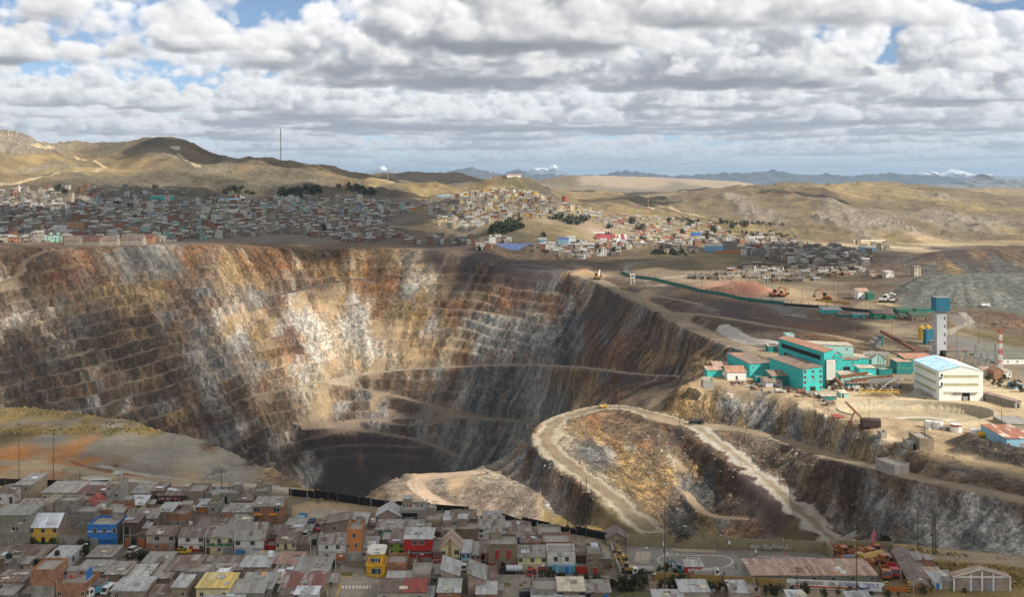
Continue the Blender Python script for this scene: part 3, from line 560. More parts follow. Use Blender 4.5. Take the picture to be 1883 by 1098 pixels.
Zg = Zg + GR*.35*np.clip((Yg-300)/80, 0, 1)*(1-far_)*fbm2(Xg/5, Yg/5, 3, 61)
Zg = Zg + far_*((fbm2(Xg/260, Yg/260, 6, 15, .58)*24+(ridged2(Xg/180, Yg/180, 5, 25)-.5)*22)*np.clip((slope-.01)/.06, 0, 1) + np.clip(RK-.15, 0, 1)*(ridged2(Xg/70, Yg/70, 5, 16)-.45)*34)*np.clip((7000-Yg)/2000, 0.2, 1)
Zg = Zg + np.clip((Yg-420)/300, 0, 1)*fbm2(Xg/15, Yg/15, 3, 19)*.35*(1-np.clip(amp*3, 0, 1))

def carve(pts, width, col=None, flatten=True, edge=.5, colw=None, rut=True, rk=0.0, rag=.15):
 """lay a road: level the ground across it and change the surface"""
 P = [hit(a, b, ZB0) if c is None else (at(a, b, Y=c)) for a, b, c in pts]
 P = [Vector(p) for p in P]
 Q = []
 for i in range(len(P)-1):
  p0 = P[max(i-1, 0)]; p1 = P[i]; p2 = P[i+1]; p3 = P[min(i+2, len(P)-1)]
  for k in range(6):
   t = k/6; Q.append(.5*((2*p1)+(-p0+p2)*t+(2*p0-5*p1+4*p2-p3)*t*t+(-p0+3*p1-3*p2+p3)*t**3))
 Q.append(P[-1])
 ys = [q.y for q in Q]
 i0, i1 = np.searchsorted(rows, [math.log(max(min(ys)-3*width, 63)), math.log(max(ys)+3*width)])
 us = [q.x/q.y for q in Q]; j0, j1 = np.searchsorted(cols, [min(us)-3*width/min(ys), max(us)+3*width/min(ys)])
 X = Xg[i0:i1, j0:j1]; Y = Yg[i0:i1, j0:j1]
 best = np.full(X.shape, 1e9); bz = np.zeros(X.shape)
 for a, b in zip(Q[:-1], Q[1:]):
  dx, dy = b.x-a.x, b.y-a.y; L = dx*dx+dy*dy+1e-9
  t = np.clip(((X-a.x)*dx+(Y-a.y)*dy)/L, 0, 1)
  d = np.hypot(X-a.x-t*dx, Y-a.y-t*dy); m = d < best
  best[m] = d[m]; bz[m] = (a.z+(b.z-a.z)*t)[m]
 nn = fbm2(X/5, Y/5, 3, 44)
 e = best+nn*width*rag
 if flatten:
  w = np.clip((width*.95-best)/(width*edge), 0, 1); w = w*w*(3-2*w)
  Zg[i0:i1, j0:j1] = Zg[i0:i1, j0:j1]*(1-w)+bz*w
 if col:
  w = np.clip(((colw or width)*.55-e)/(width*.14), 0, 1)
  c = np.array(col)[None, None, :]*(1+.18*nn[..., None])
  if rut:
   r = np.clip(1-np.abs(np.abs(best)-width*.2)/(width*.1), 0, 1)[..., None]; c = c*(1-.16*r)
  Cg[i0:i1, j0:j1] = Cg[i0:i1, j0:j1]*(1-w[..., None])+c*w[..., None]
  RK[i0:i1, j0:j1] = RK[i0:i1, j0:j1]*(1-w)+rk*w; GR[i0:i1, j0:j1] *= 1-w
ROAD = (.30, .235, .16); PALE = (.35, .30, .225)
carve([(550, 712, None), (600, 700, None), (700, 684, None), (800, 677, None), (900, 672, None), (1000, 672, None), (1080, 677, None), (1160, 687, None), (1250, 692, None)], 10, (.38, .31, .23))
carve([(572, 704, None), (640, 712, None), (720, 727, None), (790, 744, None), (840, 757, None), (890, 767, None)], 9, (.27, .21, .14))
carve([(545, 780, None), (600, 777, None), (690, 771, None), (790, 768, None), (890, 770, None), (990, 779, None)], 8, (.24, .19, .14))
carve([(560, 790, None), (620, 787, None), (690, 795, None), (760, 808, None), (810, 824, None), (838, 838, None)], 8, (.26, .20, .145))
carve([(450, 735, None), (500, 722, None), (545, 712, None)], 6, (.25, .2, .14))
carve([(500, 545, None), (580, 527, None), (650, 513, None), (690, 520, None)], 11, (.13, .10, .085))
carve([(640, 562, None), (720, 550, None), (800, 566, None), (880, 572, None), (960, 586, None)], 6, (.27, .19, .13))
carve([(905, 486, None), (980, 488, None), (1060, 500, None)], 7, (.22, .19, .16))
carve([(0, 522, None), (35, 505, None), (48, 480, None), (85, 462, None), (140, 460, None)], 8, (.22, .16, .11))
carve([(a, b, c) for a, b, c in [(1060, 505, 1318)]+NE[1:]], 17, ROAD)
carve([(1130, 535, 1180), (1180, 541, 1130), (1240, 550, 1060), (1290, 560, 990)], 8, (.27, .21, .14))
carve([(1215, 573, 985), (1270, 577, 940), (1340, 586, 890), (1420, 600, 850), (1500, 612, 815), (1580, 628, 790)], 9, (.28, .22, .15))
carve([(1330, 612, 862), (1370, 628, 800), (1420, 640, 770)], 12, (.4, .38, .34), flatten=False, rut=False)
carve(HAIR, 14, PALE, colw=13, rut=False, rag=.3); carve(HAIR, 13, (.22, .17, .115), colw=7.6)
carve([(a, b+5, c-4) for a, b, c in FOOT[:1]]+[(a, b+7, c-6) for a, b, c in FOOT[1:]], 10, (.27, .21, .145))
carve(RAMP, 16, (.38, .345, .29), colw=13, rut=False, rag=.34); carve(RAMP, 14, (.25, .20, .14), colw=5)
carve([(1262, 906, None), (1300, 945, None), (1370, 955, None)], 5, (.33, .25, .17))
carve([(880, 870, None), (800, 878, None), (765, 890, None), (790, 915, None), (840, 938, None)], 9, (.36, .27, .2))
carve([(-60, 782, F*H/447), (60, 779, F*H/444), (150, 775, F*H/440), (225, 776, F*H/441)], 5, (.2, .17, .13))
carve([(-80, 846, None), (60, 856, None), (180, 870, None), (330, 887, None), (480, 899, None), (560, 905, None)], 8, (.33, .26, .165))
carve([(185, 858, None), (250, 871, None), (320, 880, None), (345, 884, None)], 3, (.34, .32, .28), flatten=False, rut=False, rag=.5)
carve([(130, 850, None), (180, 864, None), (260, 877, None)], 2.5, (.22, .09, .045), flatten=False, rut=False, rag=.5)
for q_ in ([(330, 898), (360, 893), (410, 897)], [(455, 893), (500, 897), (530, 902)], [(160, 880), (230, 884), (300, 890)]): carve([(a, b, None) for a, b in q_], 4, (.44, .40, .33), flatten=False, rut=False, rag=.6)
carve([(1640, 1017, None), (1750, 1022, None), (1883, 1034, None), (1980, 1045, None)], 9, (.34, .27, .18))
carve([(1715, 818, None), (1760, 836, None), (1820, 853, None), (1900, 872, None)], 10, (.40, .30, .18), flatten=False)
carve([(1770, 575, None), (1785, 592, None), (1760, 604, None), (1742, 615, None)], 7, (.3, .27, .22))
carve([(1150, 500, None), (1160, 486, None), (1210, 480, None), (1260, 476, None)], 8, (.25, .24, .21))
carve([(1190, 517, None), (1230, 511, None), (1290, 503, None), (1330, 500, None)], 8, (.33, .31, .27))
carve([(1230, 522, None), (1330, 541, None), (1440, 560, None), (1560, 574, None), (1680, 580, None)], 9, (.27, .22, .16))
carve([(1500, 480, None), (1560, 478, None), (1600, 470, None)], 9, (.3, .25, .19))
for s in ([(0, 338), (90, 326), (150, 316), (185, 310)], [(60, 262), (110, 268), (140, 285), (180, 292), (210, 303)], [(330, 278), (350, 295), (365, 308)], [(60, 260), (95, 258)], [(560, 303), (620, 322), (680, 334), (720, 343)], [(1180, 372), (1230, 385), (1290, 398), (1340, 412)], [(1100, 368), (1160, 376), (1230, 392), (1300, 402)]):
 carve([(a, b, None) for a, b in s], 12, (.40, .32, .2), flatten=False, rut=False)
# settling pond: a round concrete basin sunk in the shelf
PCY = 551.0; PCX = (1683-CX)/F*PCY; PR = 38.0; PE = .62
rr = np.hypot(Xg-PCX, (Yg-PCY)/PE)
inb = rr < PR*2
Zg = np.where(rr < PR+.5, -5-np.clip((PR+.5-rr)/2.0, 0, 1)*4.2+.35*np.clip((14-rr)/10, 0, 1), np.where(rr < PR+3.5, -4.9, Zg))
m = (np.clip((PR-rr)/1.0, 0, 1))[..., None]; n_ = (1+.2*fbm2(Xg/6, Yg/6, 4, 71))[..., None]
Cg = Cg*(1-m)+np.array([.36, .30, .20])*n_*m
m = np.clip(1-np.abs(np.hypot(Xg-PCX-2, (Yg-PCY+5)/PE)-15)/4.5, 0, 1)[..., None]*.85; Cg = Cg*(1-m)+np.array([.62, .57, .46])*m
m = np.clip((11-np.hypot(Xg-PCX-2, (Yg-PCY+5)/PE))/3, 0, 1)[..., None]*.9; Cg = Cg*(1-m)+np.array([.16, .15, .09])*m
m = np.clip(1-np.abs(rr-PR-1.2)/1.2, 0, 1)[..., None]; Cg = Cg*(1-m)+np.array([.45, .41, .33])*m
RK = np.where(rr < PR+4, 0, RK)
def heap(px, py, r, h, col, z=-5, stretch=1.0):
 p = at(px, py, z); d = np.hypot((Xg-p.x)/stretch, Yg-p.y)/r
 ang = fbm2(Xg/4, Yg/4, 3, int(px) % 50)*.25
 k = np.clip(1-d+ang*np.clip(1.3-d, 0, 1), 0, 1); global Zg, Cg
 Zg = Zg+h*k; m = np.clip(k*6, 0, 1)[..., None]; Cg = Cg*(1-m)+np.array(col)*m
heap(1690, 743, 6, 4.5, (.26, .24, .2), -9, 1.3); heap(1785, 818, 11, 5.0, (.10, .075, .055)); heap(1830, 832, 10, 4.5, (.085, .07, .055), -5, 2.2); heap(1878, 845, 10, 4.0, (.085, .07, .055), -5, 2)
for a, b, r, h in ((1600, 783, 8, 2), (1640, 778, 9, 2.2), (1660, 790, 7, 1.6), (1570, 777, 7, 1.5), (1700, 797, 9, 2), (1680, 803, 7, 2), (1740, 806, 7, 1.5), (1610, 795, 6, 1.5), (1550, 768, 6, 1.3), (1410, 716, 6, 1.2), (1450, 727, 6, 1.4), (1480, 735, 6, 1.4), (1370, 712, 6, 1.2)): heap(a, b, r, h, (.36, .27, .17), -5, 1.5)
heap(1360, 532, 20, 9, (.40, .22, .15), 1, 2.0); heap(1385, 534, 13, 7, (.36, .18, .12), 1, 1.5); heap(1075, 502, 16, 7, (.32, .22, .13), 0, 2)
Cg = Cg*(1-.0*berm[..., None])+0
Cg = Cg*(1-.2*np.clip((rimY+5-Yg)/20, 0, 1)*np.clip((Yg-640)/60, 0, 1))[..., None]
w = (berm*.6)[..., None]; Cg = Cg*(1-w)+(np.array([.20, .155, .115])+.25*Cg)*w; RK = RK*(1-.8*berm)

verts = np.stack([Xg, Yg, Zg], -1).reshape(-1, 3).astype(np.float32)
ii = (np.arange(NR-1)[:, None]*NC+np.arange(NC-1)[None, :]).ravel()
quads = np.stack([ii, ii+1, ii+NC+1, ii+NC], -1).astype(np.int32)
me = bpy.data.meshes.new('terrain'); me.vertices.add(len(verts)); me.vertices.foreach_set('co', verts.ravel())
me.loops.add(quads.size); me.polygons.add(len(quads)); me.loops.foreach_set('vertex_index', quads.ravel())
me.polygons.foreach_set('loop_start', np.arange(0, quads.size, 4, dtype=np.int32)); me.polygons.foreach_set('use_smooth', np.ones(len(quads), bool)); me.update()
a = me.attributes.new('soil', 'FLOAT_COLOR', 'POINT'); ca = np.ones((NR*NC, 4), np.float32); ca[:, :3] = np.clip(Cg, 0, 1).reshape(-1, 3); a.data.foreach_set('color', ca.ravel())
for nm, arr in (('rock', RK), ('grass', GR), ('wash', STK*.5+.5)):
 a = me.attributes.new(nm, 'FLOAT', 'POINT'); a.data.foreach_set('value', np.clip(arr, 0, 1).astype(np.float32).ravel())
T = NT('earth', .95)
A = lambda n, o: T.new('ShaderNodeAttribute', attribute_name=n).outputs[o]
pos = T.pos(); soil = A('soil', 'Color'); rock = A('rock', 'Fac'); grass = A('grass', 'Fac')
mp = T.new('ShaderNodeMapping'); mp.inputs['Scale'].default_value = (1, 1, .42); T.l.new(pos, mp.inputs[0]); drip = T.vmath('ADD', mp.outputs[0], T.vmath('SCALE', T.noise(pos, .06, 3, .5, 1), None))
n1 = T.noise(drip, .16, 8, .68); n2 = T.noise(drip, .03, 5, .6); n3 = T.noise(drip, .5, 6, .7); n4 = T.noise(pos, .02, 4, .6)
hue = T.noise(drip, .055, 4, .6, 1)
wash = A('wash', 'Fac')
f1 = T.math('MULTIPLY', T.ramp(n1, .25, .75, .55, 1.45), T.ramp(wash, .32, .68, .64, 1.36))
rc = T.mix(1.0, soil, f1, 'MULTIPLY')
sp = T.new('ShaderNodeSeparateColor'); T.l.new(hue, sp.inputs[0])
rc = T.mix(T.math('MULTIPLY', T.ramp(sp.outputs[0], .53, .68), .36), rc, T.mix(1.0, rc, (1.6, 1.0, .58), 'MULTIPLY'))
rc = T.mix(T.math('MULTIPLY', T.ramp(sp.outputs[1], .54, .68), .6), rc, T.mix(1.0, rc, (.55, .62, .70), 'MULTIPLY'))
rc = T.mix(T.math('MULTIPLY', T.ramp(T.math('ADD', T.math('ADD', T.math('MULTIPLY', n3, .35), T.math('MULTIPLY', n2, .5)), T.math('MULTIPLY', wash, .25)), .61, .72), .55), rc, (.52, .48, .41))
vo = T.new('ShaderNodeTexVoronoi', feature='DISTANCE_TO_EDGE'); vo.inputs['Scale'].default_value = .16; T.l.new(T.vmath('ADD', drip, T.vmath('SCALE', T.noise(pos, .2, 4, .6, 1), None)), vo.inputs['Vector'])
rc = T.mix(T.math('MULTIPLY', T.ramp(vo.outputs[0], .09, .0), .5), rc, T.mix(1.0, rc, (.35, .35, .37), 'MULTIPLY'))
rc = T.mix(T.math('MULTIPLY', T.ramp(n3, .42, .30), .55), rc, T.mix(1.0, rc, (.4, .4, .42), 'MULTIPLY'))
g1 = T.noise(pos, 1.1, 5, .7); g2 = T.noise(pos, .06, 6, .65); g3 = T.noise(pos, 2.2, 3, .6)
sm = T.mix(1.0, soil, T.ramp(T.math('ADD', T.math('MULTIPLY', g1, .6), T.math('MULTIPLY', g2, .6)), .4, .8, .74, 1.28), 'MULTIPLY')
gr = T.mix(T.math('MULTIPLY', T.ramp(T.math('ADD', T.math('MULTIPLY', g1, .55), T.math('MULTIPLY', g3, .45)), .5, .62), .6), soil, T.mix(1.0, soil, (.42, .48, .45), 'MULTIPLY'))
g4 = T.noise(pos, .016, 7, .68)
gr = T.mix(1.0, gr, T.ramp(g4, .32, .68, .55, 1.4), 'MULTIPLY')
gr = T.mix(T.math('MULTIPLY', T.ramp(g2, .5, .62), .45), gr, T.mix(1.0, gr, (.62, .62, .6), 'MULTIPLY'))
gr = T.mix(T.math('MULTIPLY', T.math('MULTIPLY', rock, T.ramp(n1, .47, .56)), .85), gr, T.mix(T.ramp(n3, .4, .6), (.10, .095, .085), (.33, .30, .25)))
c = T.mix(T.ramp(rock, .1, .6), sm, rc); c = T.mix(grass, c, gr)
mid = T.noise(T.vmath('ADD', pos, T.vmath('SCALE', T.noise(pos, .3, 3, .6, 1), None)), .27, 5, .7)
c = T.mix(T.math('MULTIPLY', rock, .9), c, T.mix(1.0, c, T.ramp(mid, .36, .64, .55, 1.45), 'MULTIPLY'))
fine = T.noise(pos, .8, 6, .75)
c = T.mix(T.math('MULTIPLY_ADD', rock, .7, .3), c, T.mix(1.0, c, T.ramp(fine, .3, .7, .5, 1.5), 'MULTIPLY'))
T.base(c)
T.bump(T.math('MULTIPLY', T.math('ADD', T.math('MULTIPLY', n1, 1.0), T.math('MULTIPLY', T.noise(pos, .9, 4, .65), .8)), T.math('MULTIPLY_ADD', rock, .85, .15)), .8, 2.6)
me.materials.append(T.m)
ter = bpy.data.objects.new('ground', me); COL.objects.link(ter); tag(ter, kind='structure')
del verts, quads, ca, att

# distant ranges
def mountain(name, sky_pts, Y, depth, base_py, cols_, snow=None, seed=1, n=420, m=46):
 px = np.linspace(sky_pts[0][0], sky_pts[-1][0], n)
 zt = H-(np.interp(px, [p[0] for p in sky_pts], [p[1] for p in sky_pts])-HY)/F*Y
 z0 = H-(base_py-HY)/F*Y-60
 zt = zt+fbm2(px/9+seed*7, px*0+seed, 4, seed+50, .6)*np.maximum(zt-z0, 5)*.16
 s = np.linspace(-1, 1, m)[:, None]
 Yy = Y+s*depth; Xx = (px[None, :]-CX)/F*Y*np.ones((m, 1))
 prof = np.clip(1-np.abs(s), 0, 1)**.9
 rn = ridged2(Xx/(depth*.42)+seed*3, Yy/(depth*.42), 5, seed)
 hh = np.maximum(zt-z0, 5)[None, :]
 Zz = z0+hh*np.clip(prof*(.55+.75*rn*(1-prof)+.45*prof), 0, 1.0)
 Zz += (fbm2(Xx/(depth*.12), Yy/(depth*.12), 3, seed+9)*hh*.06)*prof
 v = np.stack([Xx, Yy*np.ones_like(Xx), Zz], -1).reshape(-1, 3)
 f = [(r*n+c_, r*n+c_+1, (r+1)*n+c_+1, (r+1)*n+c_) for r in range(m-1) for c_ in range(n-1)]
 b = bpy.data.meshes.new(name); b.from_pydata(v.tolist(), [], f); b.polygons.foreach_set('use_smooth', np.ones(len(f), bool))
 M = NT(name+'_rock', .95); p = M.pos(); z = M.new('ShaderNodeSeparateXYZ'); M.l.new(p, z.inputs[0])
 nn = M.noise(p, 12/depth, 6, .68)
 c = M.mix(M.ramp(nn, .38, .62), cols_[0], cols_[1])
 if snow:
  c = M.mix(M.math('MULTIPLY', M.ramp(M.math('ADD', z.outputs[2], M.math('MULTIPLY', nn, snow[1])), snow[0], snow[0]+snow[2]), 1.0), c, (.85, .87, .9))
 M.base(c); b.materials.append(M.m)
 o = bpy.data.objects.new(name, b); COL.objects.link(o); return tag(o, kind='structure')
mountain('mountains', [(600, 336), (640, 326), (668, 320), (682, 309), (692, 311), (700, 303), (706, 304), (716, 312), (722, 310), (740, 318), (790, 324), (850, 322), (930, 326), (985, 308), (1000, 310), (1012, 304), (1020, 304), (1030, 313), (1060, 322), (1110, 326), (1200, 325), (1290, 320), (1310, 325), (1400, 330), (1470, 338)], 34000, 3500, 337, ((.14, .14, .14), (.24, .24, .25)), (720, 420, 40), 3)
mountain('mountains', [(820, 318), (850, 311), (872, 309), (905, 317), (925, 320), (945, 311), (965, 312), (985, 320), (1100, 322), (1145, 314), (1190, 318), (1240, 323), (1330, 316), (1380, 318), (1421, 311), (1450, 318), (1490, 321), (1520, 320), (1560, 323), (1640, 318), (1700, 322), (1760, 326), (1830, 330), (1960, 334)], 20000, 2200, 339, ((.045, .05, .05), (.10, .10, .095)), None, 5)
mountain('mountains', [(1620, 334), (1690, 322), (1704, 314), (1730, 318), (1752, 311), (1775, 318), (1800, 322), (1815, 320), (1850, 322), (1880, 324), (1960, 320), (2100, 330)], 30000, 3000, 340, ((.14, .14, .14), (.3, .3, .31)), (500, 400, 40), 8)
mountain('mountains', [(1560, 345), (1700, 341), (1790, 330), (1812, 320), (1835, 327), (1870, 331), (1960, 326), (2100, 330)], 13000, 1500, 352, ((.11, .115, .115), (.24, .23, .22)), None, 11)
# ------------------------------------------------------------------ building materials and builders
class MB:
 def __init__(s): s.v = []; s.f = []; s.m = []; s.uv = []
 def face(s, pts, mi=0, uv=None):
  i = len(s.v); s.v.extend([tuple(p) for p in pts]); s.f.append(tuple(range(i, i+len(pts)))); s.m.append(mi)
  s.uv.append(uv or [(0, 0)]*len(pts))
 def box(s, x0, x1, y0, y1, z0, z1, mi=0, top=None, M=None):
  p = [(x, y, z) for z in (z0, z1) for y in (y0, y1) for x in (x0, x1)]
  if M is not None: p = [tuple(M @ Vector(q)) for q in p]
  w, d, h = x1-x0, y1-y0, z1-z0
  for q, (a, b), mm in (((0, 1, 5, 4), (w, h), mi), ((3, 2, 6, 7), (w, h), mi), ((2, 0, 4, 6), (d, h), mi), ((1, 3, 7, 5), (d, h), mi), ((4, 5, 7, 6), (w, d), mi if top is None else top), ((2, 3, 1, 0), (w, d), mi)):
   s.face([p[i] for i in q], mm, [(0, 0), (a, 0), (a, b), (0, b)])
 def prism(s, ring, z0, z1, mi=0, top=None):
  n = len(ring)
  for i in range(n):
   a, b = ring[i], ring[(i+1) % n]; L = math.hypot(b[0]-a[0], b[1]-a[1])
   s.face([(a[0], a[1], z0), (b[0], b[1], z0), (b[0], b[1], z1), (a[0], a[1], z1)], mi, [(0, 0), (L, 0), (L, z1-z0), (0, z1-z0)])
  s.face([(a[0], a[1], z1) for a in ring], mi if top is None else top, [tuple(a) for a in ring])
  s.face([(a[0], a[1], z0) for a in ring[::-1]], mi, [tuple(a) for a in ring[::-1]])
 def cyl(s, x, y, z0, z1, r, mi=0, n=12, r2=None, top=None):
  r2 = r if r2 is None else r2
  c = [(math.cos(6.2832*i/n), math.sin(6.2832*i/n)) for i in range(n)]
  for i in range(n):
   a, b = c[i], c[(i+1) % n]
   s.face([(x+a[0]*r, y+a[1]*r, z0), (x+b[0]*r, y+b[1]*r, z0), (x+b[0]*r2, y+b[1]*r2, z1), (x+a[0]*r2, y+a[1]*r2, z1)], mi, [(i, z0), (i+1, z0), (i+1, z1), (i, z1)])
  s.face([(x+a[0]*r2, y+a[1]*r2, z1) for a in c], mi if top is None else top); s.face([(x+a[0]*r, y+a[1]*r, z0) for a in c[::-1]], mi)
 def bar(s, p, q, r, mi=0, n=4, r2=None):
  p, q = Vector(p), Vector(q); d = (q-p)
  if d.length < 1e-6: return
  d.normalize(); a = d.orthogonal().normalized(); b = d.cross(a); r2 = r if r2 is None else r2
  R = [(a*math.cos(6.2832*(i+.5)/n)+b*math.sin(6.2832*(i+.5)/n)) for i in range(n)]
  for i in range(n):
   u, w = R[i], R[(i+1) % n]; s.face([p+u*r, p+w*r, q+w*r2, q+u*r2], mi)
  s.face([p+u*r for u in R[::-1]], mi); s.face([q+u*r2 for u in R], mi)
 def build(s, name, mats, parent=None, smooth=False):
  me = bpy.data.meshes.new(name); me.from_pydata(s.v, [], s.f)
  for m in mats: me.materials.append(m)
  me.polygons.foreach_set('material_index', s.m)
  ul = me.uv_layers.new(name='UVMap'); ul.data.foreach_set('uv', [c for f in s.uv for t in f for c in t])
  if smooth: me.polygons.foreach_set('use_smooth', [True]*len(s.f))
  me.update()
  o = bpy.data.objects.new(name, me); COL.objects.link(o)
  if parent: o.parent = parent
  return o
def empty(name, loc, rz=0):
 o = bpy.data.objects.new(name, None); COL.objects.link(o); o.location = loc; o.rotation_euler = (0, 0, rz); o.empty_display_size = .5; return o
def copy_tree(o, parent=None):
 c = o.copy(); COL.objects.link(c)
 if parent is not None: c.parent = parent
 for ch in list(o.children): copy_tree(ch, c)
 return c

_MC = {}
def rnd(t):
 return t.new('ShaderNodeObjectInfo').outputs['Random']
def shifted(t):
 """object coordinates, moved by a random amount for every object"""
 return t.vmath('ADD', t.obj(), t.vmath('SCALE', (37., 91., 13.), None)) if False else t.new('ShaderNodeNewGeometry').outputs['Position']
def plaster(name, c, var=.25, rough=.9, stain=.35, stainc=(.30, .26, .2)):
 if name in _MC: return _MC[name]
 t = NT(name, rough); p = t.pos()
 n = t.noise(p, .5, 4, .6); n2 = t.noise(p, 2.2, 3, .6)
 mp = t.new('ShaderNodeMapping'); mp.inputs['Scale'].default_value = (1.6, 1.6, .25); t.l.new(p, mp.inputs[0]); dr = t.noise(mp.outputs[0], 1.0, 4, .6)
 k = t.mix(1.0, c, t.ramp(t.math('ADD', t.math('MULTIPLY', n, .6), t.math('MULTIPLY', n2, .4)), .3, .7, 1-var, 1+var), 'MULTIPLY')
 k = t.mix(t.math('MULTIPLY', t.ramp(dr, .52, .72), stain), k, tuple(a*.5+b*.35 for a, b in zip(stainc, c)))
 t.base(k); _MC[name] = t.m; return t.m
def blockwork(name, c, mortar, sx=.42, sz=.22, var=.3):
 if name in _MC: return _MC[name]
 t = NT(name, .95); p = t.pos(); s = t.new('ShaderNodeSeparateXYZ'); t.l.new(p, s.inputs[0])
 cm = t.new('ShaderNodeCombineXYZ'); t.l.new(t.math('ADD', s.outputs[0], s.outputs[1]), cm.inputs[0]); t.l.new(s.outputs[2], cm.inputs[1])
 b = t.new('ShaderNodeTexBrick'); t.l.new(cm.outputs[0], b.inputs['Vector']); b.inputs['Scale'].default_value = 1
 b.inputs['Brick Width'].default_value = sx; b.inputs['Row Height'].default_value = sz; b.inputs['Mortar Size'].default_value = .018
 b.inputs['Color1'].default_value = tuple(a*(1+var) for a in c)+(1,); b.inputs['Color2'].default_value = tuple(a*(1-var) for a in c)+(1,); b.inputs['Mortar'].default_value = mortar+(1,)
 k = t.mix(1.0, b.outputs[0], t.ramp(t.noise(p, .45, 4, .6), .3, .7, .7, 1.25), 'MULTIPLY')
 t.base(k); _MC[name] = t.m; return t.m
def sheet(name, a, b, mix=.5, c=None, rough=.6, w=.9, h=5.5, patch=None):
 """corrugated sheets: a and b are two ages of metal, told apart sheet by sheet, streaked by rust"""
 if name in _MC: return _MC[name]
 t = NT(name, rough); uv = t.new('ShaderNodeUVMap').outputs[0]
 s = t.new('ShaderNodeSeparateXYZ'); t.l.new(uv, s.inputs[0]); r = rnd(t)
 cu = t.math('FLOOR', t.math('DIVIDE', t.math('ADD', s.outputs[0], t.math('MULTIPLY', r, 77)), w)); cv = t.math('FLOOR', t.math('DIVIDE', t.math('ADD', s.outputs[1], t.math('MULTIPLY', r, 31)), h))
 cm = t.new('ShaderNodeCombineXYZ'); t.l.new(cu, cm.inputs[0]); t.l.new(cv, cm.inputs[1]); t.l.new(t.math('MULTIPLY', r, 50), cm.inputs[2])
 wn_ = t.new('ShaderNodeTexWhiteNoise', noise_dimensions='3D'); t.l.new(cm.outputs[0], wn_.inputs['Vector']); wv = wn_.outputs['Value']
 sc = t.new('ShaderNodeSeparateColor'); t.l.new(wn_.outputs['Color'], sc.inputs[0])
 p = t.pos(); n = t.noise(p, .35, 4, .65)
 m = t.ramp(t.math('ADD', t.math('MULTIPLY', wv, .55), t.math('MULTIPLY', n, .6)), mix-.1+.08, mix+.1+.08)
 k = t.mix(m, a, b)
 k = t.mix(1.0, k, t.ramp(sc.outputs[1], 0, 1, .84, 1.16), 'MULTIPLY')
 if patch: k = t.mix(t.math('GREATER_THAN', sc.outputs[2], 1-patch[1]), k, patch[0])
 mp = t.new('ShaderNodeMapping'); mp.inputs['Scale'].default_value = (5, .5, 1); t.l.new(uv, mp.inputs[0])
 st = t.noise(mp.outputs[0], 1.0, 3, .6); k = t.mix(1.0, k, t.ramp(st, .3, .7, .78, 1.2), 'MULTIPLY')
 t.base(k); t.b.inputs['Metallic'].default_value = .0; t.b.inputs['Specular IOR Level'].default_value = .35
 wv2 = t.math('SINE', t.math('MULTIPLY', s.outputs[0], 18.0)); t.bump(wv2, .35, .05)
 _MC[name] = t.m; return t.m
def paint(name, c, rough=.45, var=.12, metal=0.0):
 if name in _MC: return _MC[name]
 t = NT(name, rough); n = t.noise(t.obj(), 1.5, 4, .6); t.base(t.mix(1.0, c, t.ramp(n, .3, .7, 1-var, 1+var), 'MULTIPLY'))
 t.b.inputs['Metallic'].default_value = metal; t.b.inputs['Specular IOR Level'].default_value = .5; _MC[name] = t.m; return t.m
GLASS = paint('window_glass', (.035, .04, .045), .12, .3); WFR = plaster('window_frame_paint', (.42, .4, .36), .1); DARK = paint('dark_opening', (.012, .012, .013), .9)
CONC = plaster('concrete', (.33, .31, .27), .22); TIMBER = plaster('weathered_timber', (.10, .075, .05), .3); STEEL = paint('grey_steel', (.28, .29, .29), .45, .15, .2); RUSTY = plaster('rusty_iron', (.16, .075, .04), .4)
RUST, GREY_, LITE = (.17, .085, .06), (.30, .295, .28), (.46, .46, .45)
ROOF = {'rg': sheet('roof_rust_and_grey', (.28, .26, .225), (.155, .105, .075), .66), 'rr': sheet('roof_rusty', (.22, .19, .155), (.15, .09, .064), .5), 'g': sheet('roof_weathered_grey', (.29, .28, .255), (.19, .16, .135), .74),
  'lg': sheet('roof_zinc', (.42, .42, .41), (.31, .30, .28), .7), 'w': sheet('roof_new_zinc', (.66, .68, .72), (.58, .6, .64), .6, rough=.5), 'red': sheet('roof_red_paint', (.30, .065, .05), (.22, .06, .05), .6),
  'y': sheet('roof_yellow', (.62, .45, .12), (.55, .47, .24), .6), 'br': sheet('roof_brown', (.19, .14, .115), (.15, .095, .075), .55), 'pk': sheet('roof_pale_clay', (.44, .30, .235), (.35, .21, .16), .55), 'cream': sheet('roof_cream', (.62, .56, .42), (.52, .45, .33), .6),
  'dr': sheet('roof_dark_red', (.14, .06, .048), (.11, .055, .045), .5), 'mv': sheet('roof_mauve', (.20, .155, .13), (.175, .12, .10), .5), 'con': CONC, 'bl': sheet('roof_sky_blue', (.33, .60, .78), (.40, .66, .82), .5), 'stripe': sheet('roof_striped', (.20, .085, .07), (.36, .30, .27), .55, h=9),
  'tan': sheet('roof_tan', (.40, .31, .225), (.31, .19, .13), .62), 'gpatch': sheet('roof_grey_skylights', (.31, .31, .29), (.21, .18, .16), .75, patch=((.75, .33, .05), .06)), 'rpatch': sheet('roof_red_skylights', (.36, .15, .09), (.29, .13, .08), .6, patch=((.62, .5, .42), .16))}
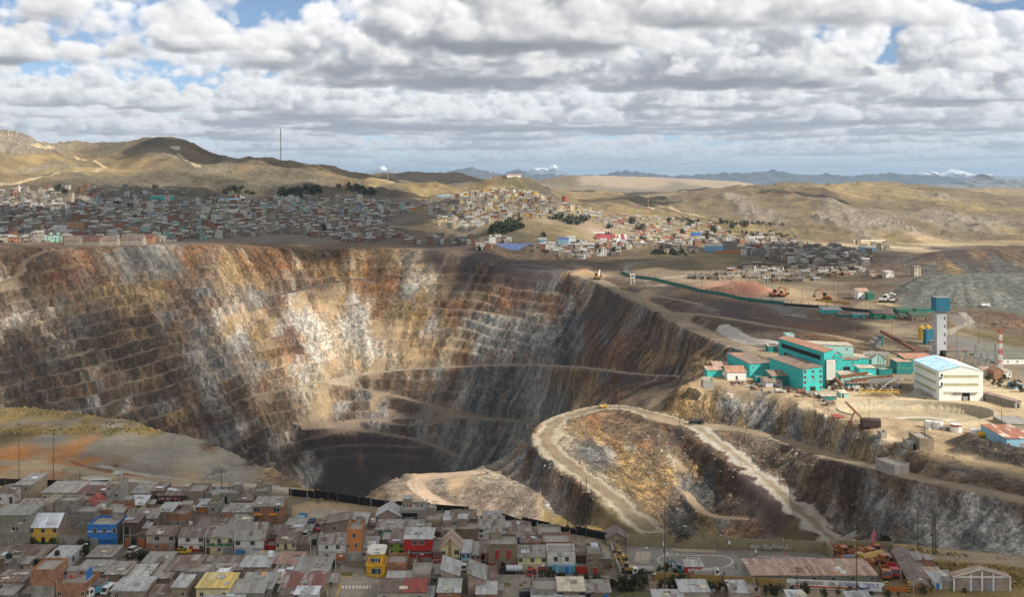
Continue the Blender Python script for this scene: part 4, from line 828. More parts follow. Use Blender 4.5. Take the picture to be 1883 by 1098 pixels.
WALL = {'tan': plaster('wall_tan', (.29, .235, .165)), 'beige': plaster('wall_beige', (.40, .35, .27)), 'white': plaster('wall_white', (.62, .60, .54)), 'brick': blockwork('wall_orange_brick', (.33, .13, .055), (.3, .24, .18), .3, .14), 'pbrick': blockwork('wall_pale_brick', (.34, .245, .185), (.33, .29, .24), .3, .14),
  'cinder': blockwork('wall_grey_block', (.27, .25, .215), (.24, .22, .19)), 'adobe': plaster('wall_adobe', (.23, .175, .12)), 'yellow': plaster('wall_yellow', (.62, .36, .04), .1, .8, .2), 'blue': plaster('wall_blue', (.035, .17, .46), .15, .8, .2), 'cream': plaster('wall_cream', (.60, .50, .29)), 'wood': TIMBER,
  'mint': plaster('wall_mint', (.33, .50, .42)), 'lime': plaster('wall_lime', (.28, .47, .035), .1), 'red': plaster('wall_red', (.36, .025, .02), .15, .7, .1), 'orange': plaster('wall_orange', (.52, .2, .055), .15), 'pink': plaster('wall_pinkish', (.36, .27, .21)), 'gg': plaster('wall_grey_green', (.25, .235, .175)), 'conc': CONC,
  'gold': plaster('wall_gold', (.62, .34, .012), .1, .6, .15), 'pyel': plaster('wall_pale_yellow', (.62, .56, .27)), 'sky': plaster('wall_sky_blue', (.22, .44, .62)), 'terra': plaster('wall_terracotta', (.30, .085, .04), .2), 'brown': plaster('wall_brown', (.21, .16, .105))}
DOOR = {'D': paint('door_brown', (.09, .055, .035)), 'R': paint('door_red', (.33, .03, .02)), 'B': paint('door_blue', (.03, .17, .42)), 'O': paint('door_orange', (.40, .12, .03)), 'G': paint('shutter_grey', (.24, .245, .24)), 'g': paint('door_green', (.03, .15, .09)), 'K': DARK, 'T': paint('door_teal', (.06, .32, .36))}

def window_obj(w, h, parent, x, y, z, face='f', big=False):
 m = MB(); m.box(-w/2, w/2, -.05, .02, 0, h, 0)
 t = .09
 m.box(-w/2-t, w/2+t, -.09, .01, -t, 0, 1); m.box(-w/2-t, w/2+t, -.09, .01, h, h+t, 1); m.box(-w/2-t, -w/2, -.09, .01, 0, h, 1); m.box(w/2, w/2+t, -.09, .01, 0, h, 1); m.box(-.03, .03, -.075, .01, 0, h, 1)
 o = m.build('window', [GLASS, WFR], parent); o.location = (x, y, z); o.rotation_euler = (0, 0, {'f': 0, 'l': -math.pi/2, 'r': math.pi/2}[face]); return o
_WM = {}
def window(w, h, parent, x, y, z, face='f'):
 k = (round(w, 1), round(h, 1))
 if k in _WM:
  o = bpy.data.objects.new('window', _WM[k]); COL.objects.link(o); o.parent = parent; o.location = (x, y, z); o.rotation_euler = (0, 0, {'f': 0, 'l': -math.pi/2, 'r': math.pi/2}[face])
 else:
  o = window_obj(k[0], k[1], parent, x, y, z, face); _WM[k] = o.data
 return o
def door(w, h, parent, x, y, z, ch, face='f'):
 m = MB(); m.box(-w/2, w/2, -.06, .03, 0, h, 0)
 wide = w > 1.6
 if ch != 'K':
  m.box(-w/2-.08, w/2+.08, -.1, .02, h, h+.1, 1)
  if wide:
   for i in range(1, 5): m.box(-w/2+.05, w/2-.05, -.075, 0, h*i/5-.02, h*i/5+.02, 1)
 nm = 'doorway' if ch == 'K' else ('shutter' if ch == 'G' else ('garage_door' if wide else 'door'))
 o = m.build(nm, [DOOR[ch], WFR], parent); o.location = (x, y, z); o.rotation_euler = (0, 0, {'f': 0, 'l': -math.pi/2, 'r': math.pi/2}[face]); return o
def facade(parent, spec, w, h, y0=0, face='f', x0=0, z0=0, mul=1.0):
 rows_ = spec.split('|'); fh = h/len(rows_)
 for i, r in enumerate(rows_):
  if not r: continue
  sw = w/len(r)
  k = 0
  while k < len(r):
   ch = r[k]; n = 1
   while ch in 'GROBKTg' and k+n < len(r) and r[k+n] == ch: n += 1
   c = (k+n/2)*sw
   X = (x0+c, y0) if face == 'f' else ((x0, y0+c) if face == 'r' else (x0, y0+w-c))
   zf = z0+i*fh
   if ch in 'Ww':
    ww = min(sw*.62, 1.9 if ch == 'W' else .9)*mul; hh = min(fh*.46, 1.5 if ch == 'W' else .9)*mul
    window(ww, hh, parent, X[0], X[1], zf+fh*.36, face)
   elif ch != '.':
    ww = (sw*n*.86 if n > 1 else min(sw*.8, 1.15)); hh = min(fh*.80, 2.5)
    door(ww, hh, parent, X[0], X[1], zf, ch, face)
   k += n
def roof_mesh(m, typ, w, d, h, rise, ov=.35, th=.14, mi=0):
 """roof slabs over a box w x d; returns the outline of the wall tops"""
 def slab(p, q, r, s_):
  n = (Vector(q)-Vector(p)).cross(Vector(s_)-Vector(p)).normalized()
  if n.z < 0: n = -n
  L = (Vector(q)-Vector(p)).length; D = (Vector(s_)-Vector(p)).length
  t = [Vector(a)+n*th for a in (p, q, r, s_)]
  m.face(t, mi, [(0, 0), (L, 0), (L, D), (0, D)])
  m.face([Vector(a) for a in (s_, r, q, p)], mi, [(0, 0)]*4)
  b = [Vector(a) for a in (p, q, r, s_)]
  for i in range(4):
   j = (i+1) % 4; m.face([b[i], b[j], t[j], t[i]], mi, [(0, 0), (L, 0), (L, .1), (0, .1)])
 if typ == 'g':
  k = rise/(d/2); e = h-ov*k
  slab((-ov, -ov, e), (w+ov, -ov, e), (w+ov, d/2, h+rise), (-ov, d/2, h+rise)); slab((w+ov, d+ov, e), (-ov, d+ov, e), (-ov, d/2, h+rise), (w+ov, d/2, h+rise))
 elif typ == 'f':
  k = rise/(w/2); e = h-ov*k
  slab((-ov, d+ov, e), (-ov, -ov, e), (w/2, -ov, h+rise), (w/2, d+ov, h+rise)); slab((w+ov, -ov, e), (w+ov, d+ov, e), (w/2, d+ov, h+rise), (w/2, -ov, h+rise))
 elif typ == 's':
  k = rise/d; slab((-ov, -ov, h-ov*k), (w+ov, -ov, h-ov*k), (w+ov, d+ov, h+rise+ov*k), (-ov, d+ov, h+rise+ov*k))
 elif typ == 'b':
  k = rise/d; slab((-ov, -ov, h+rise+ov*k), (w+ov, -ov, h+rise+ov*k), (w+ov, d+ov, h-ov*k), (-ov, d+ov, h-ov*k))
 elif typ == 'l':   # high at the low-x side
  k = rise/w; slab((-ov, -ov, h+rise+ov*k), (w+ov, -ov, h-ov*k), (w+ov, d+ov, h-ov*k), (-ov, d+ov, h+rise+ov*k))
 elif typ == 'r':
  k = rise/w; slab((-ov, -ov, h-ov*k), (w+ov, -ov, h+rise+ov*k), (w+ov, d+ov, h+rise+ov*k), (-ov, d+ov, h-ov*k))
 elif typ == 't':
  m.box(-ov, w+ov, -ov, d+ov, h+.003, h+.25, mi)
def wall_mesh(m, typ, w, d, h, rise, bands=1, mats=1, sidem=None):
 """walls with the gable or slope the roof needs; floors may differ in colour"""
 def wall(a, b, za, zb):
  L = math.hypot(b[0]-a[0], b[1]-a[1]); fr_ = not (a[1] == 0 and b[1] == 0) and sidem is not None
  for i in range(mats):
   z0, z1 = h*i/mats, h*(i+1)/mats
   if i < mats-1: m.face([(a[0], a[1], z0), (b[0], b[1], z0), (b[0], b[1], z1), (a[0], a[1], z1)], sidem if fr_ else i)
   else: m.face([(a[0], a[1], z0), (b[0], b[1], z0), (b[0], b[1], zb), (a[0], a[1], za)], sidem if fr_ else i)
 c = [(0, 0), (w, 0), (w, d), (0, d)]
 z = {'g': [h]*4, 'f': [h]*4, 's': [h, h, h+rise, h+rise], 'b': [h+rise, h+rise, h, h], 'l': [h+rise, h, h, h+rise], 'r': [h, h+rise, h+rise, h]}.get(typ, [h]*4)
 for i in range(4): wall(c[i], c[(i+1) % 4], z[i], z[(i+1) % 4])
 if typ == 'g':
  for x in (0, w):
   t = [(x, 0, h), (x, d, h), (x, d/2, h+rise)]; m.face(t if x else t[::-1], mats-1 if sidem is None else sidem)
 if typ == 'f':
  for y in (0, d):
   t = [(0, y, h), (w, y, h), (w/2, y, h+rise)]; m.face(t if not y else t[::-1], mats-1)
 if typ == 'p':
  q = .22; hp = h+max(rise, .6)
  m.face([(0, 0, h-.05), (w, 0, h-.05), (w, d, h-.05), (0, d, h-.05)], mats)
  for x0, x1, y0, y1 in ((0, w, 0, q), (0, w, d-q, d), (0, q, q, d-q), (w-q, w, q, d-q)): m.box(x0, x1, y0, y1, h-.04, hp, mats-1)
  for x0 in (0, w-.3):
   for y0 in (0, d-.3): m.box(x0, x0+.3, y0, y0+.3, hp+.002, hp+.7, mats)
 m.face([(0, d, 0), (w, d, 0), (w, 0, 0), (0, 0, 0)], 0)
def house(name, loc, w, d, h, typ, rise, roof, wall, front, label, side='', rz=0, cat='house', group=None, ov=.35, extra=None):
 o = empty(name, loc, rz); tag(o, label, cat, group)
 wall, _, sw = wall.partition('>'); ws = wall.split('/'); m = MB(); wall_mesh(m, typ, w, d, h, rise, mats=len(ws), sidem=len(ws)+1 if sw else None); m.build('wall', [WALL[q] for q in ws]+[CONC, WALL[sw or ws[-1]]], o)
 if typ != 'p':
  m = MB(); roof_mesh(m, typ, w, d, h, rise, ov); m.build('roof', [ROOF[roof]], o)
 if front: facade(o, front, w, h)
 if side: facade(o, side[1:], d, h, face=side[0], x0=w if side[0] == 'r' else 0)
 if '|' in front and typ != 'p':
  m = MB(); m.box(-.06, w+.06, -.1, -.002, h/2-.12, h/2+.06, 0); m.build('floor_band', [CONC], o)
 if name == 'house' and w > 3.5: jumble(o, w, d, h, typ, rise)
 return o
JR = random.Random(64)
def jumble(o, w, d, h, typ, rise):
 """what people add to such houses: a room on the flat roof, loose sheets, a lean-to at the side or back"""
 if typ == 'p' and d > 6 and JR.random() < .5:
  a, b, z = JR.uniform(2, min(3.4, w*.6)), JR.uniform(2, 3.2), JR.uniform(1.8, 2.5); x = JR.choice([.4, w-a-.4]); y = d-b-.5
  m = MB(); wall_mesh(m, 's', a, b, z, .4); q = m.build('roof_room', [WALL[JR.choice(['cinder', 'brick', 'pbrick', 'tan'])]], o); q.location = (x, y, h-.04)
  m = MB(); roof_mesh(m, 's', a, b, z, .4, .2); m.build('room_roof', [ROOF[JR.choice(['lg', 'g', 'rg'])]], q)
 if typ in 'sg':
  run = d if typ == 's' else d/2; an = math.atan2(rise, run)
  for _ in range(JR.choice([0, 1, 1, 2, 3])):
   a, b = JR.uniform(.9, 2.6), JR.uniform(1.0, 2.4); t = JR.uniform(.12, .7)
   m = MB(); m.box(-a/2, a/2, -b/2, b/2, 0, .05, 0); q = m.build('loose_sheet', [ROOF[JR.choice(['lg', 'w', 'g', 'rr', 'cream', 'lg', 'rg'])]], o)
   q.location = (JR.uniform(.15, .85)*w, t*run, h+t*rise+.24); q.rotation_euler = (an, 0, JR.uniform(-.12, .12))
 if JR.random() < .55:
  a, b, z = JR.uniform(1.6, 3.2), d*JR.uniform(.35, .6), h*JR.uniform(.4, .75); sd = JR.random() < .5
  m = MB(); wall_mesh(m, 's', a, b, z, .5); q = m.build('lean_to', [WALL[JR.choice(['cinder', 'adobe', 'tan', 'pbrick', 'wood'])]], o); q.location = (w+.02 if sd else -a-.02, d-b-JR.uniform(0, 1), 0)
  m = MB(); roof_mesh(m, 's', a, b, z, .5, .2); m.build('lean_to_roof', [ROOF[JR.choice(['lg', 'g', 'rg', 'rr'])]], q)
 if JR.random() < .4: m = MB(); x, y = JR.uniform(.2, .8)*w, d*.5; z = h+(rise if typ in 'gs' else .2)*.6; m.bar((x, y, z), (x, y, z+2.4), .035); m.bar((x-.5, y, z+2.2), (x+.5, y, z+2.2), .025); m.bar((x-.35, y, z+1.9), (x+.35, y, z+1.9), .025); m.build('antenna', [STEEL], o)
TILE = {'A': (0, 840, 3.923), 'B': (440, 880, 3.923), 'C': (800, 880, 3.923), 'D': (1100, 940, 4.7075), 'E': (1440, 940, 4.2506)}
def tp(tile, x, y): t = TILE[tile]; return t[0]+x/t[2], t[1]+y/t[2]
def town_house(tile, x0, x1, yt, yb, yr, d, typ, roof, wall, front, label, side='', rz=0, z=0.0, name='house', cat='house'):
 ax, ay = tp(tile, x0, yb); bx, _ = tp(tile, x1, yb); _, ty = tp(tile, x0, yt)
 p = at(ax, ay, z); Y = p.y; w = (bx-ax)*Y/F; h = (ay-ty)*Y/F
 rise = 1.2
 if yr is not None and typ in 'gsfb':
  _, ry = tp(tile, x0, yr); Yr = Y+{'g': d/2, 's': d, 'f': 0, 'b': 0}[typ]; rise = H-(ry-HY)/F*Yr-h-z
  rise = min(max(rise, .3), 4.5)
 elif yr is not None: rise = yr if typ == 'p' else 1.6
 return house(name, p, w, d, h, typ, rise, roof, wall, front, label, side, math.radians(rz), cat)
# ------------------------------------------------------------------ the near town, house by house (tile, left, right, eave, base, ridge, depth, roof form, roof, walls, front, label)
HS = [
('A', 100, 218, 208, 312, 165, 14, 's', 'g', 'tan', 'w.|.w', 'tall tan house with grey lean-to roof beside the black fence end', 'r.w|w.'),
('A', -20, 98, 262, 345, 212, 11, 'g', 'rr', 'white', 'w.D', 'white gabled house with rusty roof below the tall tan house', 'rw.'),
('A', 300, 545, 262, 332, 205, 13, 's', 'g', 'beige', 'w.K.w', 'long grey sloping roof over beige walls', 'r.w'),
('A', 600, 805, 222, 262, 180, 9, 's', 'lg', 'cinder', 'w..w', 'low block house with light zinc roof behind the dark red roofed shed'),
('A', 550, 758, 270, 335, 222, 9, 's', 'dr', 'brown', 'K.w', 'dark red roofed shed standing against the unfinished grey block tower'),
('A', 560, 760, 310, 350, 265, 7, 's', 'rg', 'cinder', 'wK', 'small lean-to with patched roof at the foot of the dark red roofed shed'),
('A', 763, 865, 212, 398, .7, 8, 'p', 'con', 'cinder', 'w.|.w|.w|w.', 'unfinished four storey grey block tower with bare window openings', 'rw.|w.|w.|.w'),
('A', 910, 1030, 350, 388, 280, 8, 's', 'w', 'cream', '.w', 'small house with bright bluish white roof next to the grey block tower', 'rw'),
('A', 945, 1085, 266, 335, 193, 10, 's', 'g', 'tan', 'K.w', 'house with big grey sheet roof below the ochre road, beside the tower'),
('A', 1085, 1170, 250, 330, 193, 10, 's', 'rr', 'brown', 'K', 'narrow rust roofed house joined to the big grey sheet roof'),
('A', 1135, 1322, 283, 345, 220, 9, 's', 'rr', 'wood', 'K.KK', 'red striped roof over a dark open front hung with pink washing'),
('A', 1325, 1470, 262, 330, .6, 10, 'p', 'con', 'tan', 'w..', 'flat roofed tan house between the red striped roof and the ochre road'),
('A', 1480, 1715, 278, 338, .7, 8, 'p', 'con', 'cinder', 'w.K.', 'unfinished grey house with rebar stumps and clothes drying on its parapet'),
('A', 1705, 1810, 320, 365, 272, 8, 's', 'br', 'tan', '.w', 'small brown lean-to roof between two flat grey houses'),
('A', 1818, 1925, 262, 330, .5, 8, 'p', 'con', 'gg', 'w.w', 'flat grey block house above the orange brick one, near the dusty road'),
('A', 557, 700, 372, 470, 318, 9, 'f', 'red', 'cinder', '...', 'grey house with bright red gable roof'),
('A', 78, 285, 382, 425, 313, 11, 's', 'rg', 'beige', 'w.w', 'workshop with wide grey and rust roof behind the yellow fronted house', 'r.w'),
('A', 312, 386, 345, 402, .4, 9, 'p', 'con', 'beige', '.', 'plain beige cube house joined to the workshop with the wide patched roof'),
('A', 395, 555, 340, 420, 1.0, 7, 'p', 'con', 'cinder', '..', 'roofless grey block compound below the long grey sloping roof'),
('A', -60, 212, 425, 640, 390, 10, 's', 'g', 'gg', 'R.w.|w.W.|w..w', 'three storey grey green tenement with shallow roof beside the yellow house'),
('A', 208, 415, 510, 633, 410, 9, 'g', 'w', 'yellow>tan', 'K.K.g|W.W.W', 'yellow two storey house with shiny white metal roof', 'r..|..'),
('A', 520, 702, 412, 525, .5, 12, 'p', 'con', 'cinder', '...', 'high blank grey block wall enclosing a yard behind the blue house'),
('A', 706, 905, 398, 500, .5, 9, 'p', 'con', 'brick', 'w.w.', 'orange brick house with open roof terrace and white tank'),
('A', 903, 1130, 446, 520, 376, 10, 'g', 'rg', 'tan', 'K.wK', 'house with broad grey and rust gable roof behind the wooden shack', 'rw.'),
('A', 1135, 1235, 400, 495, 365, 9, 's', 'lg', 'tan', '..', 'tan block house with light lean-to roof next to the broad gable roof'),
('A', 1215, 1355, 430, 500, .8, 8, 'p', 'con', 'cinder/brick', '.w.|...', 'low house with orange brick parapet on grey walls'),
('A', 1235, 1390, 382, 420, 325, 8, 's', 'dr', 'brown', '..', 'dark red sheet roof behind the orange brick parapet'),
('A', 1395, 1492, 366, 405, 320, 8, 's', 'lg', 'orange', 'w.', 'small orange house under light grey roof'),
('A', 1497, 1580, 350, 415, .5, 7, 'p', 'con', 'conc', 'w', 'bare concrete cube house beside the small orange house'),
('A', 1412, 1560, 512, 560, 445, 8, 's', 'br', 'brown', 'w.', 'brown sheet roof tucked behind the mauve roofed house'),
('A', 1620, 1812, 405, 450, 342, 9, 's', 'g', 'brown', 'w.w', 'grey sheet roof on dark brick walls beside the orange brick house with awnings'),
('A', 1545, 1640, 480, 530, .5, 7, 'p', 'con', 'tan', '.w', 'tan flat house showing above the yellow and green balcony house'),
('A', 1580, 1790, 500, 545, 420, 9, 's', 'rg', 'cinder', 'w..', 'wide patched roof rising behind the tan flat house'),
('A', 632, 842, 506, 652, .4, 9, 'p', 'con', 'blue>tan', 'GGB.B|.W.W.W', 'bright blue two storey shop house with peeling parapet'),
('A', 890, 990, 478, 655, 450, 8, 's', 'br', 'wood', 'OK|K.', 'ramshackle dark wooden shack with a red orange door'),
('A', 990, 1050, 560, 655, 530, 6, 's', 'br', 'brown', 'OO', 'narrow rusty shed squeezed between shack and brick fronted house'),
('A', 1055, 1262, 570, 682, 506, 9, 'g', 'rr', 'brick/beige', '.w.G|.W.W', 'beige house over a brick ground floor with rusty gable roof'),
('A', 1285, 1472, 580, 690, 516, 9, 'g', 'mv', 'white>cinder', 'R.R.D|.W.W', 'pale house with mauve roof and red doors'),
('A', 1480, 1682, 585, 706, 503, 10, 'g', 'rg', 'cream>cinder', 'D.wGG|W.W.W', 'yellow house with green balcony rails and a grey shutter'),
('A', 1690, 1902, 602, 718, 475, 12, 'g', 'rg', 'white>tan', 'BB.BB|W.W.', 'long pale house with blue garage doors and patched roof', 'r...|...'),
('A', -70, 300, 740, 800, 672, 12, 'g', 'rr', 'brown', 'w.w.K', 'long low house with rusty ridge roof across the street from the tenement'),
('A', 300, 462, 765, 840, 690, 13, 's', 'lg', 'white', 'w.W', 'white house with wide grey zinc roof and a black tank on a stand', 'rW.W.W'),
('A', 115, 200, 775, 835, 718, 8, 's', 'g', 'pbrick', 'w', 'small pale brick house with grey roof beside the zinc roofed white house', 'r..'),
('A', 628, 805, 727, 785, 657, 9, 's', 'rg', 'cinder', 'ww.g', 'grey block house with patched rust roof and green shutters', 'r..'),
('A', 545, 752, 832, 910, 787, 8, 's', 'g', 'cinder', '..w.', 'grey block house with pale roof behind the light blue truck'),
('A', 755, 900, 852, 935, 778, 9, 's', 'rg', 'brown', 'w.K', 'patched rust and grey roof over brown walls next to the white van'),
('A', 222, 392, 832, 1040, .3, 9, 'p', 'con', 'cinder/brick', '...|...', 'tall block of orange brick above grey block, without windows', 'r..|.w'),
('A', 400, 625, 940, 1040, .9, 9, 'p', 'con', 'brick', 'w..w', 'brick house with roof terrace, white tank and blue panel'),
('A', 420, 600, 905, 940, 860, 7, 's', 'lg', 'wood', 'KKK', 'zinc canopy over the back of the brick terrace house'),
('A', 800, 1045, 972, 1040, 912, 10, 'g', 'lg', 'pbrick', 'w..', 'pale grey gable roof on brick walls in front of the parked van'),
('A', 905, 1065, 866, 920, 822, 8, 's', 'lg', 'cinder', '.w', 'light grey lean-to roof between two rust patched roofs'),
('A', 1000, 1120, 800, 850, 755, 8, 's', 'rg', 'tan', '.K', 'low patched shed behind the row of street shrubs'),
('A', 1030, 1220, 760, 800, 738, 7, 's', 'con', 'cinder', '...', 'long low block wall shed along the street opposite the taxi'),
('A', 1090, 1228, 882, 935, 828, 9, 's', 'rg', 'brown', 'K.', 'grey and rust roof with a pale panel behind the street lamp'),
('A', 1185, 1402, 826, 890, 746, 10, 's', 'rr', 'cinder', '..K.', 'large rust red roof on dark block walls'),
('A', 1402, 1740, 822, 880, 745, 11, 's', 'rr', 'brown', 'w.K.w', 'longest rusty ridge roof of the lower block'),
('A', 1332, 1502, 845, 930, .5, 8, 'p', 'con', 'cinder', '...', 'roofless block house with grey walls below the longest rusty roof'),
('A', 1510, 1660, 850, 905, 808, 7, 's', 'g', 'brown', 'K.', 'shed with one bright white roof panel above the yellow roof'),
('A', 1415, 1655, 950, 1040, 872, 10, 's', 'y', 'cream', 'w.w', 'house with weathered yellow sheet roof'),
('A', 1240, 1345, 945, 1040, 892, 8, 's', 'lg', 'tan', '.w', 'small tan house with light ribbed roof beside the yellow roof', 'r..'),
('A', 1730, 1885, 798, 860, 766, 8, 's', 'lg', 'pbrick', '..', 'brick house with pale roof strip in the lower block'),
('A', 1660, 1900, 985, 1040, 908, 10, 'g', 'g', 'cinder', 'w..', 'grey ridge roof next to the weathered yellow roof'),
('A', 1045, 1235, 1016, 1050, 978, 8, 's', 'rr', 'brown', '..', 'rusty roof cut by the lower edge beside the small tan house'),
('A', 1480, 1760, 1018, 1060, 978, 9, 's', 'lg', 'beige', '...', 'pale zinc roof below the weathered yellow roof, with one orange skylight'),
('A', -40, 175, 905, 980, 860, 8, 's', 'rr', 'pbrick', 'w.', 'rust red roof by the tall brick block'),
('A', -30, 90, 1000, 1050, 960, 8, 's', 'g', 'cinder', '..', 'grey roofed block shed at the bottom corner below the brick block'),
('A', 30, 112, 760, 850, .8, 6, 'p', 'con', 'cinder', 'K.|w.', 'grey rooftop stair house with a dark doorway'),
('B', 92, 305, 205, 325, 160, 10, 's', 'rg', 'brick', 'w.w|W.W', 'orange brick house with two orange awnings by the open lot', 'r..|..'),
('B', 265, 405, 466, 568, 388, 10, 'g', 'br', 'cream>tan', 'R.R|W.D.W', 'cream two storey house with red base on the side street corner', 'r.w|w.'),
('B', 180, 262, 500, 552, .3, 6, 'p', 'con', 'red', '..', 'low red painted wall house between the pale and the cream houses'),
('B', 220, 330, 410, 500, 380, 8, 's', 'br', 'tan', '.w', 'brown lean-to behind the cream corner house'),
('B', 310, 440, 385, 460, 345, 12, 's', 'g', 'beige', 'w.', 'beige flat house with blue tarpaulin behind the cream corner house', 'r.w'),
('B', 570, 772, 472, 592, 392, 10, 'g', 'rg', 'white>tan', '.w.OO|.w.W.', 'white house with an orange garage door and patched roof'),
('B', 776, 882, 384, 598, .2, 9, 'p', 'con', 'conc/orange/orange>brick', 'G.G|w.W.|.W.', 'narrow three storey orange house over a grey shutter'),
('B', 885, 985, 505, 592, 440, 9, 's', 'g', 'beige', 'w.D', 'beige house with two bright roof panels between orange and lime houses'),
('B', 900, 985, 440, 500, 405, 7, 's', 'br', 'brown', 'K', 'brown roofed back shed behind the beige house with bright panels'),
('B', 585, 788, 335, 392, 285, 9, 'r', 'rr', 'tan', '.w.', 'tan house with rusty roof rising to one side, near the parked blue car'),
('B', 790, 912, 332, 392, 258, 9, 's', 'lg', 'tan', '.w.', 'tan house under a pale zinc roof behind the orange house'),
('B', 985, 1162, 278, 325, 228, 9, 'f', 'lg', 'pink', 'w..w', 'pinkish gabled house with grey roof facing the dusty lot'),
('B', 985, 1182, 374, 460, 318, 9, 's', 'rg', 'mint>cinder', 'W.W.|w..', 'mint green house with patched roof'),
('B', 1180, 1372, 376, 450, 320, 9, 's', 'rg', 'tan', '.w.w', 'tan house sharing the patched roof line beside the mint house'),
('B', 1080, 1186, 470, 560, 388, 12, 's', 'br', 'lime>brown', 'D.K|W.W', 'lime green house with brown sloping roof'),
('B', 1190, 1392, 440, 632, 385, 9, 's', 'lg', 'terra/red/red', 'GG.GG|WWWW|.WW.', 'red three storey house with wide shutters and pale roof'),
('B', 1396, 1470, 530, 645, 472, 8, 's', 'rg', 'terra/red', 'R.|WW', 'small red house under a pale roof leaning on the red three storey house'),
('B', 1450, 1592, 508, 640, 444, 9, 'f', 'tan', 'pyel', '.g.w|w.W', 'cream gabled house with a brick chimney'),
('B', 1600, 1668, 538, 652, 452, 10, 's', 'lg', 'red/sky', 'RR|WW', 'narrow blue house with red garage under pale roof'),
('B', 1668, 1740, 552, 650, 470, 10, 's', 'rg', 'white/orange', '.D|WW', 'narrow orange house with white ground floor'),
('B', 1740, 1805, 540, 645, 480, 10, 's', 'mv', 'brick', 'Kw|K.', 'narrow brick house with dark balcony beside the tan brick hall'),
('B', 1160, 1340, 245, 315, .8, 9, 'p', 'con', 'conc', 'K.K.|KKK.', 'unfinished concrete frame house in front of the black fence'),
('B', 1340, 1455, 312, 400, .5, 9, 'p', 'con', 'tan', '.w.', 'tan block house behind the red three storey house'),
('B', 1455, 1562, 390, 450, .4, 8, 'p', 'con', 'cinder', 'w.w', 'grey block house with bare concrete top'),
('B', 1520, 1702, 296, 330, 238, 9, 's', 'rr', 'wood', 'KKKK', 'rust roofed open barn near the silver car'),
('B', 1535, 1650, 330, 380, 300, 7, 's', 'br', 'beige', 'w.w', 'beige house with brown roof below the open barn'),
('B', 1565, 1722, 380, 445, .4, 8, 'p', 'con', 'brown', '...', 'brown block house with cream yard wall'),
('B', 1060, 1206, 632, 712, .9, 8, 'p', 'con', 'pbrick/brick', '..|..', 'low brick house with open white rimmed terrace beside the golden house'),
('B', 40, 235, 612, 660, 545, 9, 's', 'gpatch', 'pbrick', 'w..', 'grey roof with orange skylights and a white tank'),
('B', 10, 215, 642, 705, 610, 8, 's', 'lg', 'pbrick', '...', 'brick house with bright ribbed roof strip below the skylight roof'),
('B', 245, 440, 620, 665, 575, 9, 's', 'pk', 'brown', 'K..', 'house with faded pink roof near the road fork'),
('B', 395, 640, 672, 725, 630, 11, 's', 'g', 'cinder', 'w..', 'wide dark grey roof beside the plaza lawn'),
('B', 300, 600, 790, 850, 695, 12, 'g', 'stripe', 'tan', 'w..w', 'big roof with brown and grey stripes'),
('B', -10, 230, 800, 860, 735, 11, 's', 'gpatch', 'cinder', '..w', 'grey ribbed roof beside the blue water tank'),
('B', 145, 320, 760, 810, 705, 7, 's', 'cream', 'cinder', '..', 'roof of cream and grey panels behind the blue water tank'),
('B', 80, 240, 745, 790, 690, 8, 's', 'br', 'brown', 'K.', 'brown roof strip behind the cream and grey panels'),
('B', 235, 392, 712, 760, 665, 8, 's', 'rg', 'tan', '.w', 'ribbed patched roof between pink roof and striped roof'),
('B', 400, 560, 840, 900, 783, 9, 's', 'w', 'white', '.', 'white painted roof by the wet street corner'),
('B', 300, 420, 845, 900, 805, 8, 's', 'br', 'beige', '.', 'brown roof at the lower edge beside the white painted roof'),
('B', 1003, 1342, 825, 900, 748, 10, 'g', 'br', 'beige', 'w..w', 'wide brown roof with a red painted half'),
('B', 1055, 1240, 758, 800, 710, 8, 's', 'lg', 'beige', '.w', 'pale zinc roof behind the half red roof'),
('B', 1245, 1380, 700, 785, .3, 8, 'p', 'con', 'beige', '..', 'blank beige block between the zinc roofs'),
('B', 1270, 1456, 720, 770, 655, 9, 's', 'g', 'cinder', '.w', 'grey sloping roof in front of the red three storey house'),
('B', 1457, 1585, 705, 800, 620, 11, 'l', 'lg', 'pbrick', '..', 'tilted pale roof on a brick house in front of the cream gabled house'),
('B', 1652, 1775, 735, 840, 640, 11, 'l', 'g', 'pbrick', '...', 'tilted ribbed roof on a pinkish brick house by the road'),
('B', 1775, 1850, 720, 790, 690, 8, 's', 'br', 'white', '.R', 'white annex with a red door behind the tilted ribbed roof'),
('B', 1430, 1592, 825, 900, 755, 9, 's', 'lg', 'brick', '.w.', 'orange brick house with pale blue grey roof'),
('B', 1712, 1852, 838, 900, 792, 8, 's', 'lg', 'brick', 'w.', 'brick house with pale slanted roof below the tilted ribbed one'),
('B', 1000, 1395, 862, 900, 842, 7, 's', 'g', 'tan', '....', 'long grey roof cut by the lower edge below the half red roof'),
('C', 310, 496, 366, 440, 275, 10, 's', 'rg', 'white', 'w.DD|W..W', 'white two storey house with broad rust roof near the black fence'),
('C', 345, 475, 300, 345, 262, 8, 's', 'g', 'brown', '...', 'grey flat shed behind the white house with broad rust roof'),
('C', 500, 690, 372, 400, 335, 8, 's', 'rr', 'brown', 'K..', 'long rust roof strip along the black fence'),
('C', 535, 730, 428, 475, 380, 9, 's', 'rr', 'blue', '.K.', 'rust roof above a small blue painted front'),
('C', 620, 745, 470, 510, 440, 7, 's', 'br', 'brown', 'K.', 'brown lean-to beside the small blue painted front'),
('C', 680, 772, 478, 520, .5, 7, 'p', 'con', 'brick', '.w', 'roofless orange brick room with green wall'),
('C', 775, 985, 478, 545, .7, 9, 'p', 'con', 'brick', '...', 'row of roofless orange brick rooms'),
('C', 740, 912, 422, 480, .3, 10, 'p', 'con', 'cinder', '...', 'low grey block enclosure on the dusty slope'),
